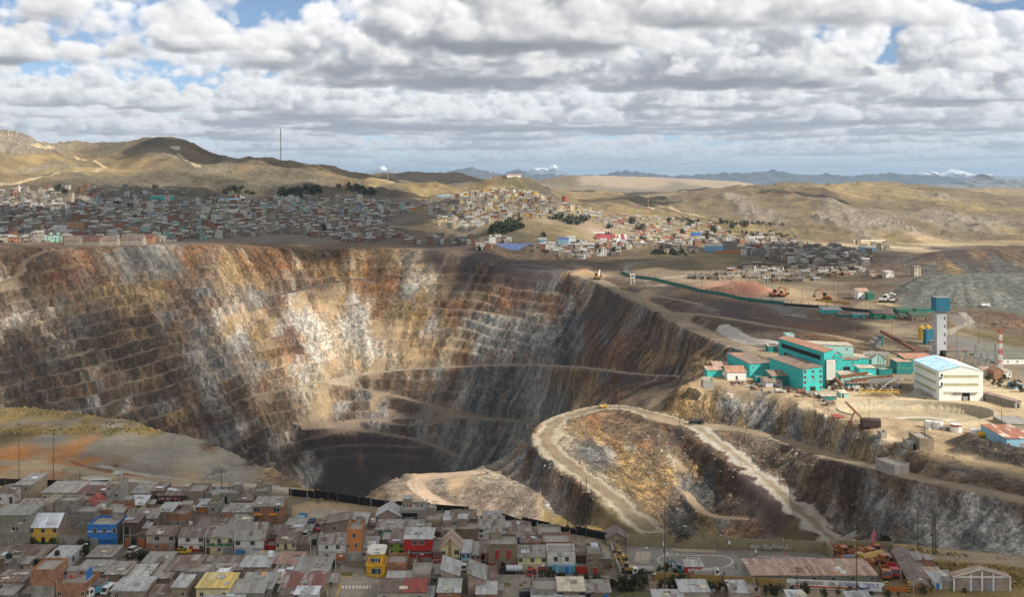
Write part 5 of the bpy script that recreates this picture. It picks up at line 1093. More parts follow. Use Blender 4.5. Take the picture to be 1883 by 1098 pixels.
('C', 385, 592, 492, 672, .2, 9, 'p', 'con', 'brown', 'R.K.R|.R.R.', 'tan brick hall with red window shutters'),
('C', 598, 805, 570, 680, 518, 9, 's', 'rg', 'cream/pyel>tan', 'R.D.RR|W.W.W', 'pale yellow house with red doors beside the tanker truck'),
('C', 810, 1012, 556, 690, .3, 8, 'p', 'con', 'sky/white>cinder', 'D.TBT|.W.W.', 'white house with blue shop front'),
('C', 1015, 1095, 655, 695, .2, 5, 'p', 'con', 'red', '..', 'low red gate wall between the white and the brown house'),
('C', 1097, 1212, 562, 698, .2, 9, 'p', 'con', 'brown', '.R.|w.w', 'brown house with a red door and roof skylight'),
('C', 1240, 1392, 440, 478, 398, 8, 'f', 'br', 'tan', '.w.', 'lone shed with brown gable roof beside the parking ground wall'),
('C', 885, 1080, 815, 880, 745, 9, 's', 'cream', 'brown', 'K..K', 'whitewashed broken roof among the shrubs'),
('C', 1075, 1266, 825, 880, 765, 8, 's', 'rg', 'brown', 'K.B', 'patched rust roof with a blue barrel in its yard'),
('C', 705, 880, 815, 880, .4, 8, 'p', 'con', 'cinder', '..', 'roofless yard walls beside the whitewashed broken roof'),
('C', 700, 1075, 870, 900, 838, 7, 's', 'lg', 'tan', '...', 'pale roof at the lower edge under the yard walls'),
('D', 715, 965, 705, 790, 632, 8, 's', 'lg', 'beige', '..', 'house with smooth pale grey roof below the yellow wall'),
('D', 480, 740, 760, 830, 735, 5, 's', 'lg', 'beige', '..', 'low pale roof beside the smooth grey roof'),
('D', 1155, 1312, 712, 800, 642, 8, 's', 'lg', 'beige', '..', 'beige house with pale roof next to the black rooftop tank'),
('D', 1310, 1400, 720, 800, .3, 7, 'p', 'con', 'tan', '.R', 'flat annex with a red post carrying a black tank'),
('D', 1650, 1790, 752, 830, 722, 4, 's', 'w', 'white', '.', 'white roof corner below the long banner'),
('E', 510, 690, 690, 780, 668, 4, 's', 'lg', 'beige', '..', 'pale roof corner in front of the orange gate'),
]
for q in HS: town_house(*q)
# the golden house with rounded corners on the street fork
def golden():
 p = at(*tp('B', 912, 715), 0); s = p.y/F/TILE['B'][2]; w = 150*s
 o = empty('corner_house', p); tag(o, 'golden yellow house with rounded storeys on the street fork', 'house')
 def ring(x0, x1, y0, y1, r):
  out = []
  for cx, cy, a0 in ((x1-r, y0+r, -90), (x1-r, y1-r, 0), (x0+r, y1-r, 90), (x0+r, y0+r, 180)):
   for k in range(4): a = math.radians(a0+k*30); out.append((cx+r*math.cos(a), cy+r*math.sin(a)))
  return out
 m = MB(); m.prism(ring(0, w, 0, 8, 1.4), 0, 2.9, 0); m.prism(ring(.8, w-1.1, .7, 7.6, 1.4), 2.9, 6.2, 0); m.build('wall', [WALL['gold']], o)
 m = MB(); m.prism(ring(.1, w-.5, .1, 8.2, 1.6), 6.2, 6.5, 0); m.build('roof', [WALL['white']], o)
 m = MB(); m.prism(ring(-.25, w+.25, -.25, 8.2, 1.5), 2.9, 3.1, 0); m.build('floor_band', [WALL['gold']], o)
 for x, z in ((w*.5, .9), ): window(2.6, 1.5, o, x, 0, z)
 for x, z in ((w*.33, 3.9), (w*.58, 3.9)): window(1.2, 1.1, o, x, .7, z)
golden()

def find_house(prefix): return next(o for o in COL.objects if str(o.get('label', '')).startswith(prefix))
def attach(prefix, name, x0, x1, y0, y1, z0, z1, mat, slope=0.0):
 """a fitting on a house front; x as share of its width, z as share of its wall height, y in metres"""
 o = find_house(prefix); wv = [c for c in o.children if c.name.startswith('wall')][0].data.vertices
 w = max(v.co.x for v in wv); h = sorted(v.co.z for v in wv)[len(wv)//2:][0] if False else max(v.co.z for v in wv if v.co.y < .01)
 m = MB(); X0, X1, Z0, Z1 = x0*w, x1*w, z0*h, z1*h
 P_ = [(X0, y0, Z0-slope), (X1, y0, Z0-slope), (X1, y1, Z0), (X0, y1, Z0), (X0, y0, Z1-slope), (X1, y0, Z1-slope), (X1, y1, Z1), (X0, y1, Z1)]
 for f in ((0, 1, 5, 4), (1, 2, 6, 5), (2, 3, 7, 6), (3, 0, 4, 7), (4, 5, 6, 7), (3, 2, 1, 0)): m.face([P_[i] for i in f])
 return m.build(name, [mat], o)
AW = paint('awning_orange', (.62, .25, .03), .6); CLO = [paint('cloth_pink', (.45, .16, .18), .8), paint('cloth_white', (.6, .58, .55), .8), paint('cloth_blue', (.08, .14, .3), .8), paint('cloth_red', (.4, .05, .05), .8)]
for x in (.1, .58): attach('orange brick house with two', 'awning', x, x+.26, -.9, -.01, .56, .585, AW, .25)
random.seed(44)
def washing(prefix, n, z, x0=.05, x1=.95, y=-.45, hue=None):
 o = find_house(prefix); m = MB(); wv = [c for c in o.children if c.name.startswith('wall')][0].data.vertices; w = max(v.co.x for v in wv); h = max(v.co.z for v in wv if v.co.y < .01)
 m.bar((x0*w, y, z*h), (x1*w, y, z*h), .02, 0)
 for i in range(n):
  x = (x0+(x1-x0)*(i+random.uniform(.1, .5))/n)*w; ww = random.uniform(.35, .8); hh = random.uniform(.5, 1.0); m.box(x, x+ww, y-.02, y+.02, z*h-hh, z*h, random.choice(hue or [0, 1, 2, 3]))
 m.build('washing', CLO, o)
washing('red striped roof', 9, .8, hue=[0, 0, 1]); washing('unfinished grey house', 6, 1.35); washing('house with broad grey and rust', 7, .85); washing('unfinished concrete frame', 6, 1.25); washing('brick house with roof terrace', 5, 1.3)
attach('brick house with roof terrace', 'panel', .97, 1.0, .2, 4, 1.0, 1.45, WALL['blue']); attach('cream gabled house', 'chimney', .42, .54, -.35, -.003, 0, 1.02, WALL['brick']); attach('brown house with a red door', 'skylight', .3, .75, 2, 5, 1.05, 1.12, ROOF['w'])
for a, b in ((.06, .36), (.42, .66), (.70, .95)): attach('yellow house with green balcony', 'balcony_rail', a, b, -.35, -.25, .52, .66, DOOR['g'])
attach('yellow two storey', 'plinth_paint', 0, 1, -.02, -.003, 0, .12, DOOR['g']); attach('pale house with mauve roof', 'plinth_paint', 0, 1, -.02, -.003, 0, .2, DOOR['R']); attach('white house with blue shop front', 'shop_sign', .1, .3, -.03, -.004, .12, .34, DOOR['T']); attach('house with weathered yellow', 'gutter', 0, 1, -.5, -.36, .97, 1.0, TIMBER)
attach('red three storey', 'balcony_band', 0, 1, -.3, -.004, .56, .64, WALL['red']); attach('red three storey', 'glass_band', .03, .97, -.06, -.003, .42, .56, GLASS); attach('bright blue two storey', 'painted_band', 0, 1, -.05, -.003, .60, .64, WALL['white']); attach('bright blue two storey', 'shop_canopy', .4, .95, -.9, -.05, .32, .36, DOOR['B'])
for o_, (a, b), rf, dz in ((find_house('wide brown roof'), (.52, 1.0), 'red', .09), (find_house('beige house with two bright'), (.4, .8), 'w', .08), (find_house('shed with one bright white'), (.35, .85), 'w', .08)):
 wv = [c for c in o_.children if c.name.startswith('wall')][0].data.vertices; rv = [c for c in o_.children if c.name.startswith('roof')][0]; w = max(v.co.x for v in wv); d = max(v.co.y for v in wv); zt = sorted({round(v.co.z, 2) for v in wv}); typ = 'g' if rf == 'red' else 's'; h = zt[1] if len(zt) > 2 else zt[-1]; rise = zt[-1]-h
 m = MB(); roof_mesh(m, typ, w*(b-a), d*(1 if rf == 'red' else .55), h, rise*(1 if rf == 'red' else .55), .3); q = m.build('roof_panel', [ROOF[rf]], rv); q.location = (a*w, 0, dz)
# ------------------------------------------------------------------ the works on the shelf above the haul road
TILE.update({'F': (1280, 600, 4.955), 'G': (1580, 540, 4.99), 'J': (1480, 700, 4.672), 'I': (1260, 520, 3.0225), 'K': (1090, 440, 3.087), 'P': (0, 0, 1.0)})
WALL.update({'teal': plaster('wall_teal', (.05, .46, .43), .16, .7, .25, (.15, .2, .15)), 'dteal': plaster('wall_dark_teal', (.02, .20, .18), .2, .7, .2, (.1, .1, .08)), 'pteal': plaster('wall_faded_teal', (.34, .56, .52), .12, .7, .35, (.5, .5, .45)), 'bright': plaster('wall_fresh_white', (.74, .73, .68), .06, .7, .12), 'green': plaster('wall_green', (.02, .17, .09), .2), 'pblue': plaster('wall_pale_blue', (.26, .47, .58), .12), 'steel': plaster('wall_tower_pale', (.44, .45, .47), .08, .7, .2), 'headblue': plaster('wall_head_blue', (.025, .17, .25), .15, .6, .15)})
ROOF.update({'brown2': sheet('roof_works_brown', (.25, .185, .14), (.18, .12, .085), .6), 'orange': sheet('roof_works_orange', (.42, .22, .14), (.33, .18, .12), .55), 'ptan': sheet('roof_works_pale', (.46, .41, .33), (.37, .31, .24), .6), 'olive': sheet('roof_olive', (.17, .175, .13), (.14, .135, .11), .55), 'greenr': sheet('roof_green', (.05, .12, .075), (.07, .10, .07), .55)})
def works(tile, x0, x1, yt, yb, yr, d, typ, roof, wall, front, label, side='', rz=0, name='works_building', cat='building', z=-5.0):
 if z is None:
  q = hit(*tp(tile, (x0+x1)/2, yb)); z = q[2]-.1
 return town_house(tile, x0, x1, yt, yb, yr, d, typ, roof, wall, front, label, side, rz, z, name, cat)
WK = [
('F', 1166, 1262, 238, 565, None, 57, 'r', 'orange', 'teal', '....|....|....|...w', 'longest teal works hall with orange brown roof, tallest of the teal group', 'l..w..K..|.w..KK...|.KK..w.K.|KKKKKKKKK', 12),
('F', 975, 1168, 396, 594, None, 42, 'r', 'brown2', 'teal', 'W.KK.W|W...W|W.W.W|W.W.W', 'four storey teal wing with rows of small windows on its sunlit end', 'l....|w...|w...|w.w.', 12),
('F', 490, 700, 345, 472, 250, 40, 's', 'brown2', 'teal', '....|w.w.', 'lower teal hall with wide brown roof and a slanting shadow across its wall', '', 8),
('F', 960, 1425, 178, 335, None, 16, 'l', 'ptan', 'pteal', '....|....|...w', 'faded pale teal hall with big blank sheet wall behind the longest teal hall', '', -4),
('F', 1262, 1334, 265, 420, .2, 10, 'p', 'con', 'teal', '.w|..|w.|.w', 'narrow teal tower block beside the white louvred stairs'),
('F', 1334, 1486, 308, 408, 292, 9, 's', 'brown2', 'teal', 'KK.w|..w.', 'teal house with dark eave right of the narrow tower block'),
('F', 1465, 1680, 306, 348, None, 18, 'l', 'ptan', 'teal', '......', 'teal shed with pale zigzag roof apart from the main teal halls'),
('F', 1600, 1730, 300, 350, 250, 14, 'f', 'ptan', 'pteal', '...', 'pale gabled end joined to the zigzag roofed shed'),
('F', 1320, 1616, 448, 518, 410, 13, 's', 'ptan', 'pteal', '...', 'pale teal shed with broad light roof above the conveyor tangle'),
('F', 1488, 1640, 385, 505, 362, 10, 's', 'ptan', 'teal', '..K', 'teal block behind the broad light roof'),
('F', 1670, 1788, 402, 452, .2, 9, 'p', 'con', 'dteal', '....', 'low dark teal store by the yard behind the broad light roof'),
('F', 1380, 1485, 525, 556, 500, 6, 's', 'brown2', 'dteal', '..', 'dark teal lean-to amid the conveyor tangle'),
('F', 1470, 1625, 520, 548, 482, 7, 's', 'pk', 'pteal', '..', 'pink roofed lean-to amid the conveyor tangle'),
('F', 350, 440, 288, 400, 246, 8, 's', 'orange', 'teal', '..|..', 'teal hoist kiosk with orange cap roof'),
('F', 100, 242, 402, 464, 366, 9, 's', 'pk', 'teal', '...', 'low teal hut with pink roof nearest the pit edge'),
('F', 160, 300, 366, 402, 322, 9, 's', 'pk', 'dteal', '..', 'pink twin roof behind the low teal hut at the pit edge'),
('F', 285, 457, 420, 494, 362, 10, 's', 'orange', 'bright', '.D.', 'white hut with orange brown roof in front of the teal halls'),
('F', 457, 502, 405, 468, .2, 6, 'p', 'con', 'teal', '.', 'teal box shed joining white hut and lower hall'),
('F', 540, 622, 472, 520, .2, 6, 'p', 'con', 'dteal', '..', 'dark teal box shed under the lower hall'),
('F', 690, 915, 458, 545, 402, 9, 's', 'brown2', 'dteal', '....', 'brown lean-to against the dark side of the four storey wing', '', 8),
('F', 635, 795, 515, 562, 465, 8, 's', 'brown2', 'steel', '.D.', 'grey hut with brown roof under the brown lean-to', '', 8),
('F', 820, 894, 80, 250, .2, 7, 'p', 'con', 'pteal', '..|..|..', 'small pale teal lift house rising behind the longest teal hall'),
('F', 658, 745, 185, 240, 158, 8, 's', 'ptan', 'dteal', '..', 'tan roofed hut at the far end of the longest teal hall'),
('F', 65, 165, 505, 572, .05, 7, 'p', 'con', 'conc', '..', 'bare concrete block on the brink of the rock berm'),
('F', 1145, 1280, 640, 674, 610, 7, 's', 'ptan', 'dteal', 'w.w', 'teal cabin with tan roof at the rim of the round basin'),
('F', 1322, 1390, 612, 656, 588, 8, 's', 'cream', 'pteal', 'D.', 'pale teal cabin with cream roof at the rim of the round basin'),
('F', 1205, 1268, 700, 735, 680, 5, 's', 'br', 'tan', '.', 'small tan shack below the two cabins by the basin'),
('G', 345, 485, 628, 742, 598, 12, 's', 'pk', 'dteal', '..w.|w...', 'dark teal building with pink lean-to roof beside the white plant'),
('G', 425, 700, 600, 725, 548, 15, 's', 'orange', 'dteal', '....|....', 'dark teal building with orange sheet roof behind the white plant'),
('G', 700, 965, 655, 720, None, 9, 'l', 'ptan', 'teal', '....', 'teal building whose top shows behind the white plant'),
('G', 618, 692, 345, 470, .05, 7, 'p', 'con', 'headblue', 'KK|w.', 'blue annex tower block clinging to the pale headframe tower'),
('G', 1430, 1500, 992, 1056, 940, 24, 's', 'stripe', 'gg', 'K', 'long olive shed with red and cream striped roof', 'l.w.w.w', 18),
('G', 1300, 1560, 600, 650, 470, 40, 's', 'olive', 'bright', '.w.w.w', 'huge olive roofed store beyond the pylons'),
('G', 800, 1010, 530, 580, 472, 24, 's', 'br', 'gg', '....', 'dark roofed store next to the headframe tower'),
('G', 1140, 1240, 700, 760, 672, 9, 's', 'pk', 'bright', '.w.', 'white cottage with pink roof under the red and white mast'),
('G', 1240, 1325, 715, 790, 685, 9, 'f', 'orange', 'brick', 'w.', 'brick cottage with red gable under the red and white mast'),
('G', 1330, 1400, 720, 770, 690, 8, 's', 'ptan', 'bright', '.w', 'pale cottage behind the trees by the striped shed'),
('G', 1420, 1500, 835, 872, 812, 8, 's', 'lg', 'sky', '..', 'light blue hut among the trees by the striped shed'),
('J', 985, 1108, 512, 606, .05, 13, 'p', 'con', 'tan', '...', 'tall windowless concrete cube on the edge of the upper road'),
('J', 882, 962, 535, 592, .05, 6, 'p', 'con', 'conc', '.K', 'small concrete box beside the windowless cube'),
('J', 655, 706, 458, 496, .05, 5, 'p', 'con', 'conc', '.', 'lone small concrete hut on the pale rim of the berm'),
('J', 262, 326, 322, 348, 300, 6, 's', 'red', 'tan', '..', 'tiny hut with red roof near the rusty shovel'),
('J', 1733, 1990, 500, 592, 400, 26, 's', 'rpatch', 'pblue', 'D..GG..', 'pale blue warehouse with patched red roof', 'l....'),
('J', 1745, 1960, 375, 410, 335, 16, 's', 'g', 'gg', '....', 'low grey roofed store above the patched red warehouse'),
('I', 765, 872, 152, 172, 132, 12, 's', 'lg', 'teal', '....', 'turquoise store with pale roof on the far shelf below the fence'),
('I', 855, 960, 180, 192, 162, 9, 's', 'br', 'dteal', 'w.w', 'low dark turquoise row beside the pale roofed store'),
('I', 940, 1008, 180, 196, 165, 8, 's', 'g', 'teal', '.K.', 'small turquoise hut at the end of the low row'),
('I', 1048, 1168, 172, 202, 150, 12, 's', 'mv', 'green', 'w.w.|....', 'green two storey store with mauve roof on the far shelf'),
('I', 1115, 1160, 180, 204, 170, 6, 's', 'br', 'green', '..', 'green porch shed in front of the mauve roofed store'),
('I', 1180, 1268, 152, 168, 134, 11, 's', 'greenr', 'green', '...', 'green shed with green roof behind the mauve roofed store'),
('I', 1262, 1352, 185, 212, 160, 10, 's', 'greenr', 'brown', 'K.K', 'open green roofed shed closest to the headframe tower'),
('I', 1288, 1380, 150, 166, 136, 10, 's', 'greenr', 'dteal', '...', 'dark green roofed shed half hidden by the headframe tower'),
('I', 1195, 1235, 180, 204, 170, 7, 's', 'greenr', 'gg', '.K', 'small grey green hut between the green sheds'),
]
for q in WK:
 z = None if q[0] == 'I' else -5.0
 works(*q, z=z)
# hut by the upper road
q = hit(*tp('J', 770, 826)); house('road_hut', (q[0], q[1], q[2]-.2), 7.5, 12, 4.2, 'p', .05, 'con', 'conc', '...', 'lone grey concrete hut beside the upper road', '', math.radians(20), 'hut')

def white_plant():
 ax, ay = tp('G', 733, 985); p = at(ax, ay, -5); k = p.y/F/4.99; w = 404*k; h = 272*k; d = 37
 o = empty('white_plant', p); tag(o, 'white three storey plant building with sky blue roof', 'building')
 m = MB(); wall_mesh(m, 'f', w, d, h, 2.6); m.build('wall', [WALL['bright']], o)
 m = MB(); m.face([(-.3, -.3, h-.02), (w/2, -.3, h+2.75), (w/2, d+.3, h+2.75), (-.3, d+.3, h-.02)], 0, [(0, 0), (0, 12), (d, 12), (d, 0)]); m.face([(w/2, -.3, h+2.75), (w+.3, -.3, h-.02), (w+.3, d+.3, h-.02), (w/2, d+.3, h+2.75)], 1); m.face([(-.3, -.3, h-.2), (-.3, d+.3, h-.2), (w/2, d+.3, h+2.6), (w/2, -.3, h+2.6)], 1)
 for i in range(9): y = d*(i+.5)/9; m.bar((-.3, y, h+.05), (w/2, y, h+2.82), .12, 1)
 m.build('roof', [ROOF['bl'], WALL['bright']], o)
 gl = plaster('window_yellowed_glass', (.38, .36, .17), .2, .4, .5, (.2, .2, .1))
 def strip(face, a, b, z, hh, n):
  m = MB(); L = b-a
  m.box(0, L, -.04, .05, 0, hh, 0)
  for i in range(n+1): m.box(L*i/n-.06, L*i/n+.06, -.10, .04, 0, hh, 1)
  m.box(-.1, L+.1, -.14, .03, -.14, 0, 1); m.box(-.1, L+.1, -.12, .03, hh, hh+.12, 1)
  s = m.build('window_band', [gl, WALL['bright']], o)
  if face == 'f': s.location = (a, 0, z)
  else: s.location = (0, d-a, z); s.rotation_euler = (0, 0, -math.pi/2)
 for i, (yy, x1) in enumerate(((772, 1097), (848, 1097), (925, 935))):
  strip('f', 42*k, (x1-733)*k, (985-yy)*k, 23*k, 18)
 for yy in (748, 828, 905): strip('l', 3.2, 33, (985-yy-16)*k, 24*k, 16)
 for i, yy in enumerate((752, 832)):
  for dx in (0,):
   m = MB(); m.box(0, 1.0, -.06, .03, 0, 1.5, 0); s = m.build('window', [DARK], o); s.location = (16*k, 0, (985-yy-12)*k)
   m = MB(); m.box(0, 1.1, -.7, -.02, 0, .8, 0); m.box(.1, 1.0, -.73, -.7, .1, .7, 1); s = m.build('air_conditioner', [STEEL, DARK], o); s.location = (6*k, 0, (985-yy-28)*k)
 m = MB(); m.box(0, 72*k, -.05, .03, 0, 74*k, 0); m.box(-.2, 72*k+.2, -.25, .02, 74*k, 74*k+.25, 1); m.box(5*k, 50*k, -.5, -.1, 0, 40*k, 1); s = m.build('gateway', [DARK, CONC], o); s.location = (210*k, 0, 0)
 m = MB(); m.box(-60*k, 160*k, -1.3, -.02, 0, .12, 0); s = m.build('canopy', [WFR], o); s.location = (200*k, 0, 78*k)
white_plant()
def head_tower():
 ax, ay = tp('G', 713, 572); p = at(ax, ay, -5); k = p.y/F/4.99; w = 90*k; hs = 412*k
 o = empty('headframe_tower', p, math.radians(3)); tag(o, 'tall pale headframe tower with a blue box head', 'tower')
 m = MB(); m.box(0, w, 0, 5.2, 0, hs, 0); m.box(-.15, w+.15, -.15, 5.35, hs-1.6, hs-1.2, 1); m.build('shaft', [WALL['steel'], CONC], o)
 m = MB(); m.box(-.18*w, w*1.26, -1.6, 6.4, hs+.01, hs+122*k, 0); m.box(-.2*w, w*1.28, -1.75, 6.55, hs+122*k, hs+122*k+.4, 1)
 for i in range(7): x = -.17*w+(w*1.42)*i/6; m.box(x-.06, x+.06, -1.72, -1.6, hs+.2, hs+120*k, 0)
 m.build('head', [WALL['headblue'], STEEL], o)
 m = MB()
 for x in (-.8, 2, 5, 7): m.bar((x, 3, hs+122*k), (x, 3, hs+122*k+2.5), .06)
 m.build('roof_rail', [STEEL], o)
 for yy in (240, 315, 390, 468): window(.9, 1.9, o, w-1.2, 0, (572-yy)*k)
 for x in (3.0, 8.0): window(.5, 1.6, o, x*w/8, -1.6, hs+1.6)
 door(2.2, 3.6, o, w*.48, 0, 0, 'K')
head_tower()
def tank(name, tile, x0, x1, yt, yb, mats, label, z=-5, roofm=None, n=24, cat='tank', cone=.0, band=None, group=None):
 ax, ay = tp(tile, (x0+x1)/2, yb); p = at(ax, ay, z); k = p.y/F/TILE[tile][2]; r = (x1-x0)/2*k; h = (yb-yt)*k*.86
 o = empty(name, (p.x, p.y+r, z)); tag(o, label, cat, group)
 m = MB(); m.cyl(0, 0, 0, h, r, 0, n); m.build('shell', [mats], o, False)
 m = MB(); m.cyl(0, 0, h+.003, h+.15+cone, r*1.02, 0, n, r*.15 if cone else r*1.0); m.build('roof', [roofm or mats], o)
 m = MB()
 for i in range(16): a = 6.2832*i/16; b = 6.2832*(i+1)/16; m.bar((r*.97*math.cos(a), r*.97*math.sin(a), h+1.0), (r*.97*math.cos(b), r*.97*math.sin(b), h+1.0), .05); m.bar((r*.97*math.cos(a), r*.97*math.sin(a), h+.1), (r*.97*math.cos(a), r*.97*math.sin(a), h+1.0), .04)
 m.bar((-.3, -r-.12, 0), (-.3, -r-.12, h+.9), .05); m.bar((.3, -r-.12, 0), (.3, -r-.12, h+.9), .05)
 m.build('railing', [STEEL], o)
 if band: m = MB(); m.cyl(0, 0, h*.72, h*.98, r+.03, 0, n); m.build('band', [band], o)
 return o
WT = paint('tank_white', (.74, .73, .70), .4, .08); YT = paint('tank_yellow', (.60, .36, .02), .45, .12); RB_ = paint('tank_red_band', (.32, .08, .06), .5)
tank('storage_tank', 'J', 1045, 1130, 350, 418, WT, 'white storage tank, farther of the touching pair')
tank('storage_tank', 'J', 1118, 1202, 357, 428, WT, 'white storage tank, nearer and lower of the touching pair')
tank('storage_tank', 'J', 1268, 1366, 375, 452, WT, 'white storage tank with a red brown band', band=RB_)
tank('storage_tank', 'J', 1440, 1538, 428, 474, WT, 'low open white tank by the yellow drum')
tank('grey_tank', 'J', 1180, 1226, 402, 440, STEEL, 'small grey tank between the white tanks', n=14)
tank('grey_tank', 'J', 1228, 1268, 405, 438, STEEL, 'small grey tank next to the banded tank', n=14)
tank('silo', 'G', 552, 612, 300, 425, YT, 'yellow silo with cone top in front of its twin', cone=1.8, n=16, cat='silo')
tank('silo', 'G', 612, 668, 300, 395, YT, 'yellow silo half hidden by the blue annex', cone=1.8, n=16, cat='silo')
def drum(tile, x0, x1, yb, r, mat, label, rz=0, name='drum', z=-5):
 ax, ay = tp(tile, x0, yb); p = at(ax, ay, z); k = p.y/F/TILE[tile][2]; L = (x1-x0)*k
 o = empty(name, p, math.radians(rz)); tag(o, label, 'drum')
 m = MB(); n = 14
 m.bar((0, 0, r), (L, 0, r), r, 0, n); m.build('shell', [mat], o)
 for x in (L*.2, L*.8): m = MB(); m.box(x-.15, x+.15, -r*.8, r*.8, 0, r*.5, 0); m.build('cradle', [STEEL], o)
drum('J', 1490, 1548, 490, 1.3, YT, 'yellow drum lying by the low open tank'); drum('J', 1728, 1786, 586, 1.2, YT, 'yellow drum lying in front of the blue warehouse'); drum('F', 918, 992, 622, 1.5, RUSTY, 'rust red drum lying on the scrap strewn berm')
# heap of ore carriers: conveyors, gantries, pipes
def conveyor(a, b, za, zb, width, mat, label, legs=4, roofm=None):
 p, q = Vector((a[0], a[1], za)), Vector((b[0], b[1], zb)); o = empty('conveyor', p); tag(o, label, 'conveyor'); d = q-p
 L = d.length; dz = d.z; m = MB(); u = d.normalized(); s_ = Vector((-u.y, u.x, 0)).normalized()*width/2; upv = Vector((0, 0, 1.6))
 m.face([-s_, s_, d+s_, d-s_], 0); m.face([-s_+upv, d-s_+upv, d+s_+upv, s_+upv], 0)
 m.face([-s_, d-s_, d-s_+upv, -s_+upv], 0); m.face([s_, s_+upv, d+s_+upv, d+s_], 0); m.face([-s_, -s_+upv, s_+upv, s_], 0); m.face([d-s_, d+s_, d+s_+upv, d-s_+upv], 0)
 m.build('gallery', [mat], o)
 for i in range(legs):
  t = (i+.6)/legs; c = d*t; g = ground(p.x+c.x, p.y+c.y)-p.z
  m = MB()
  for sg in (-1, 1): m.bar(c+s_*sg, (c.x+s_.x*sg*1.5, c.y+s_.y*sg*1.5, g), .14)
  m.bar(c+s_-Vector((0, 0, (c.z-g)*.5)), c-s_-Vector((0, 0, (c.z-g)*.5)), .1); m.build('leg', [STEEL], o)
g_ = lambda t, x, y, z=-5: at(*tp(t, x, y), z)
conveyor(g_('G', 205, 480), g_('G', 520, 590), 4.5, -1, 2.6, RUSTY, 'rust red covered conveyor slanting down from the crusher house', 5)
conveyor(g_('F', 1180, 520), g_('F', 1330, 600), 2, -2, 1.6, RUSTY, 'rusty belt passing the foot of the four storey wing', 3)
conveyor(g_('F', 1420, 575), g_('F', 1790, 560), -1, .5, 1.5, RUSTY, 'long rusty belt toward the white plant', 5)
conveyor(g_('F', 1560, 590), g_('F', 1860, 600), -.5, 1.5, 1.4, STEEL, 'grey belt crossing in front of the rusty one', 5)
conveyor(g_('F', 1310, 560), g_('F', 1560, 545), 0, 1.5, 1.4, RUSTY, 'rust brown belt below the pink lean-to', 4)
conveyor(g_('F', 1520, 345), g_('F', 1760, 352), 1.2, 1.2, 1.0, WFR, 'pale pipe bridge in front of the zigzag roofed shed', 6)
def crusher():
 p = g_('G', 120, 492); o = empty('crusher_house', p); tag(o, 'grey stepped crusher house at the top of the rust red conveyor', 'building')
 for (x, y, w, d, z0, z1) in ((0, 0, 4, 4, 0, 3.2), (2.5, 1, 4, 4, 0, 5.4), (5.2, 2, 3, 3, 0, 7.2)):
  m = MB(); m.box(x, x+w, y, y+d, z0, z1, 0); m.build('wall', [WALL['dteal'] if z1 > 7 else STEEL], o)
  m = MB(); roof_mesh(m, 's', w, d, z1, .7, .3); q = m.build('roof', [ROOF['lg']], o); q.location = (x, y, 0)
crusher()
def pipe_arch():
 p = g_('F', 1655, 600); o = empty('pipe', p); m = MB(); pr = None
 for i in range(15):
  t = i/14; q = Vector((t*13, 0, 7.0*math.sin(t*1.75)))
  if pr is not None: m.bar(pr, q, .35, 0, 8)
  pr = q
 m.build('bend', [WFR], o); m = MB(); m.bar(pr, pr+Vector((6, 0, -.6)), .35, 0, 8); m.build('tail', [WFR], o)
 for x in (5, 11): m = MB(); m.bar((x, 0, 0), (x, 0, 6), .12); m.build('post', [STEEL], o)
 tag(o, 'pale pipe bending in an arch over the conveyor tangle', 'pipe')
pipe_arch()
def gantry():
 p = g_('F', 1490, 640); o = empty('gantry', p); tag(o, 'yellow railed gantry along the rim of the basin', 'gantry'); L = 21
 m = MB(); m.box(0, L, -.8, .8, 2.2, 2.45, 0); m.build('deck', [YT], o)
 m = MB()
 for y in (-.8, .8):
  m.bar((0, y, 3.4), (L, y, 3.4), .06)
  for i in range(15): m.bar((L*i/14, y, 2.4), (L*i/14, y, 3.4), .04)
 m.build('railing', [YT], o)
 for i in range(6): m = MB(); m.bar((L*i/5, -.7, 0), (L*i/5, -.7, 2.2), .12); m.bar((L*i/5, .7, 0), (L*i/5, .7, 2.2), .12); m.build('leg', [YT], o)
gantry()
def stair_louvre():
 ax, ay = tp('F', 1176, 470); p = at(ax, ay-6, -5); p = at(*tp('F', 1176, 560), -5)+Vector((0, -2.6, 0)); k = p.y/F/4.955; o = empty('louvre_shaft', p, math.radians(4)); tag(o, 'white louvred stair shaft at the end of the longest teal hall', 'shaft')
 w = 78*k; h = 262*k; m = MB(); m.box(0, w, 0, 2.2, 0, h, 0); m.build('frame', [TIMBER], o); m = MB()
 for i in range(12): z = h*(.30+.70*(i+.1)/12); m.box(-.1, w+.1, -.45, -.02, z, z+h*.7/12*.68, 0)
 m.build('louvre', [WALL['bright']], o)
stair_louvre()
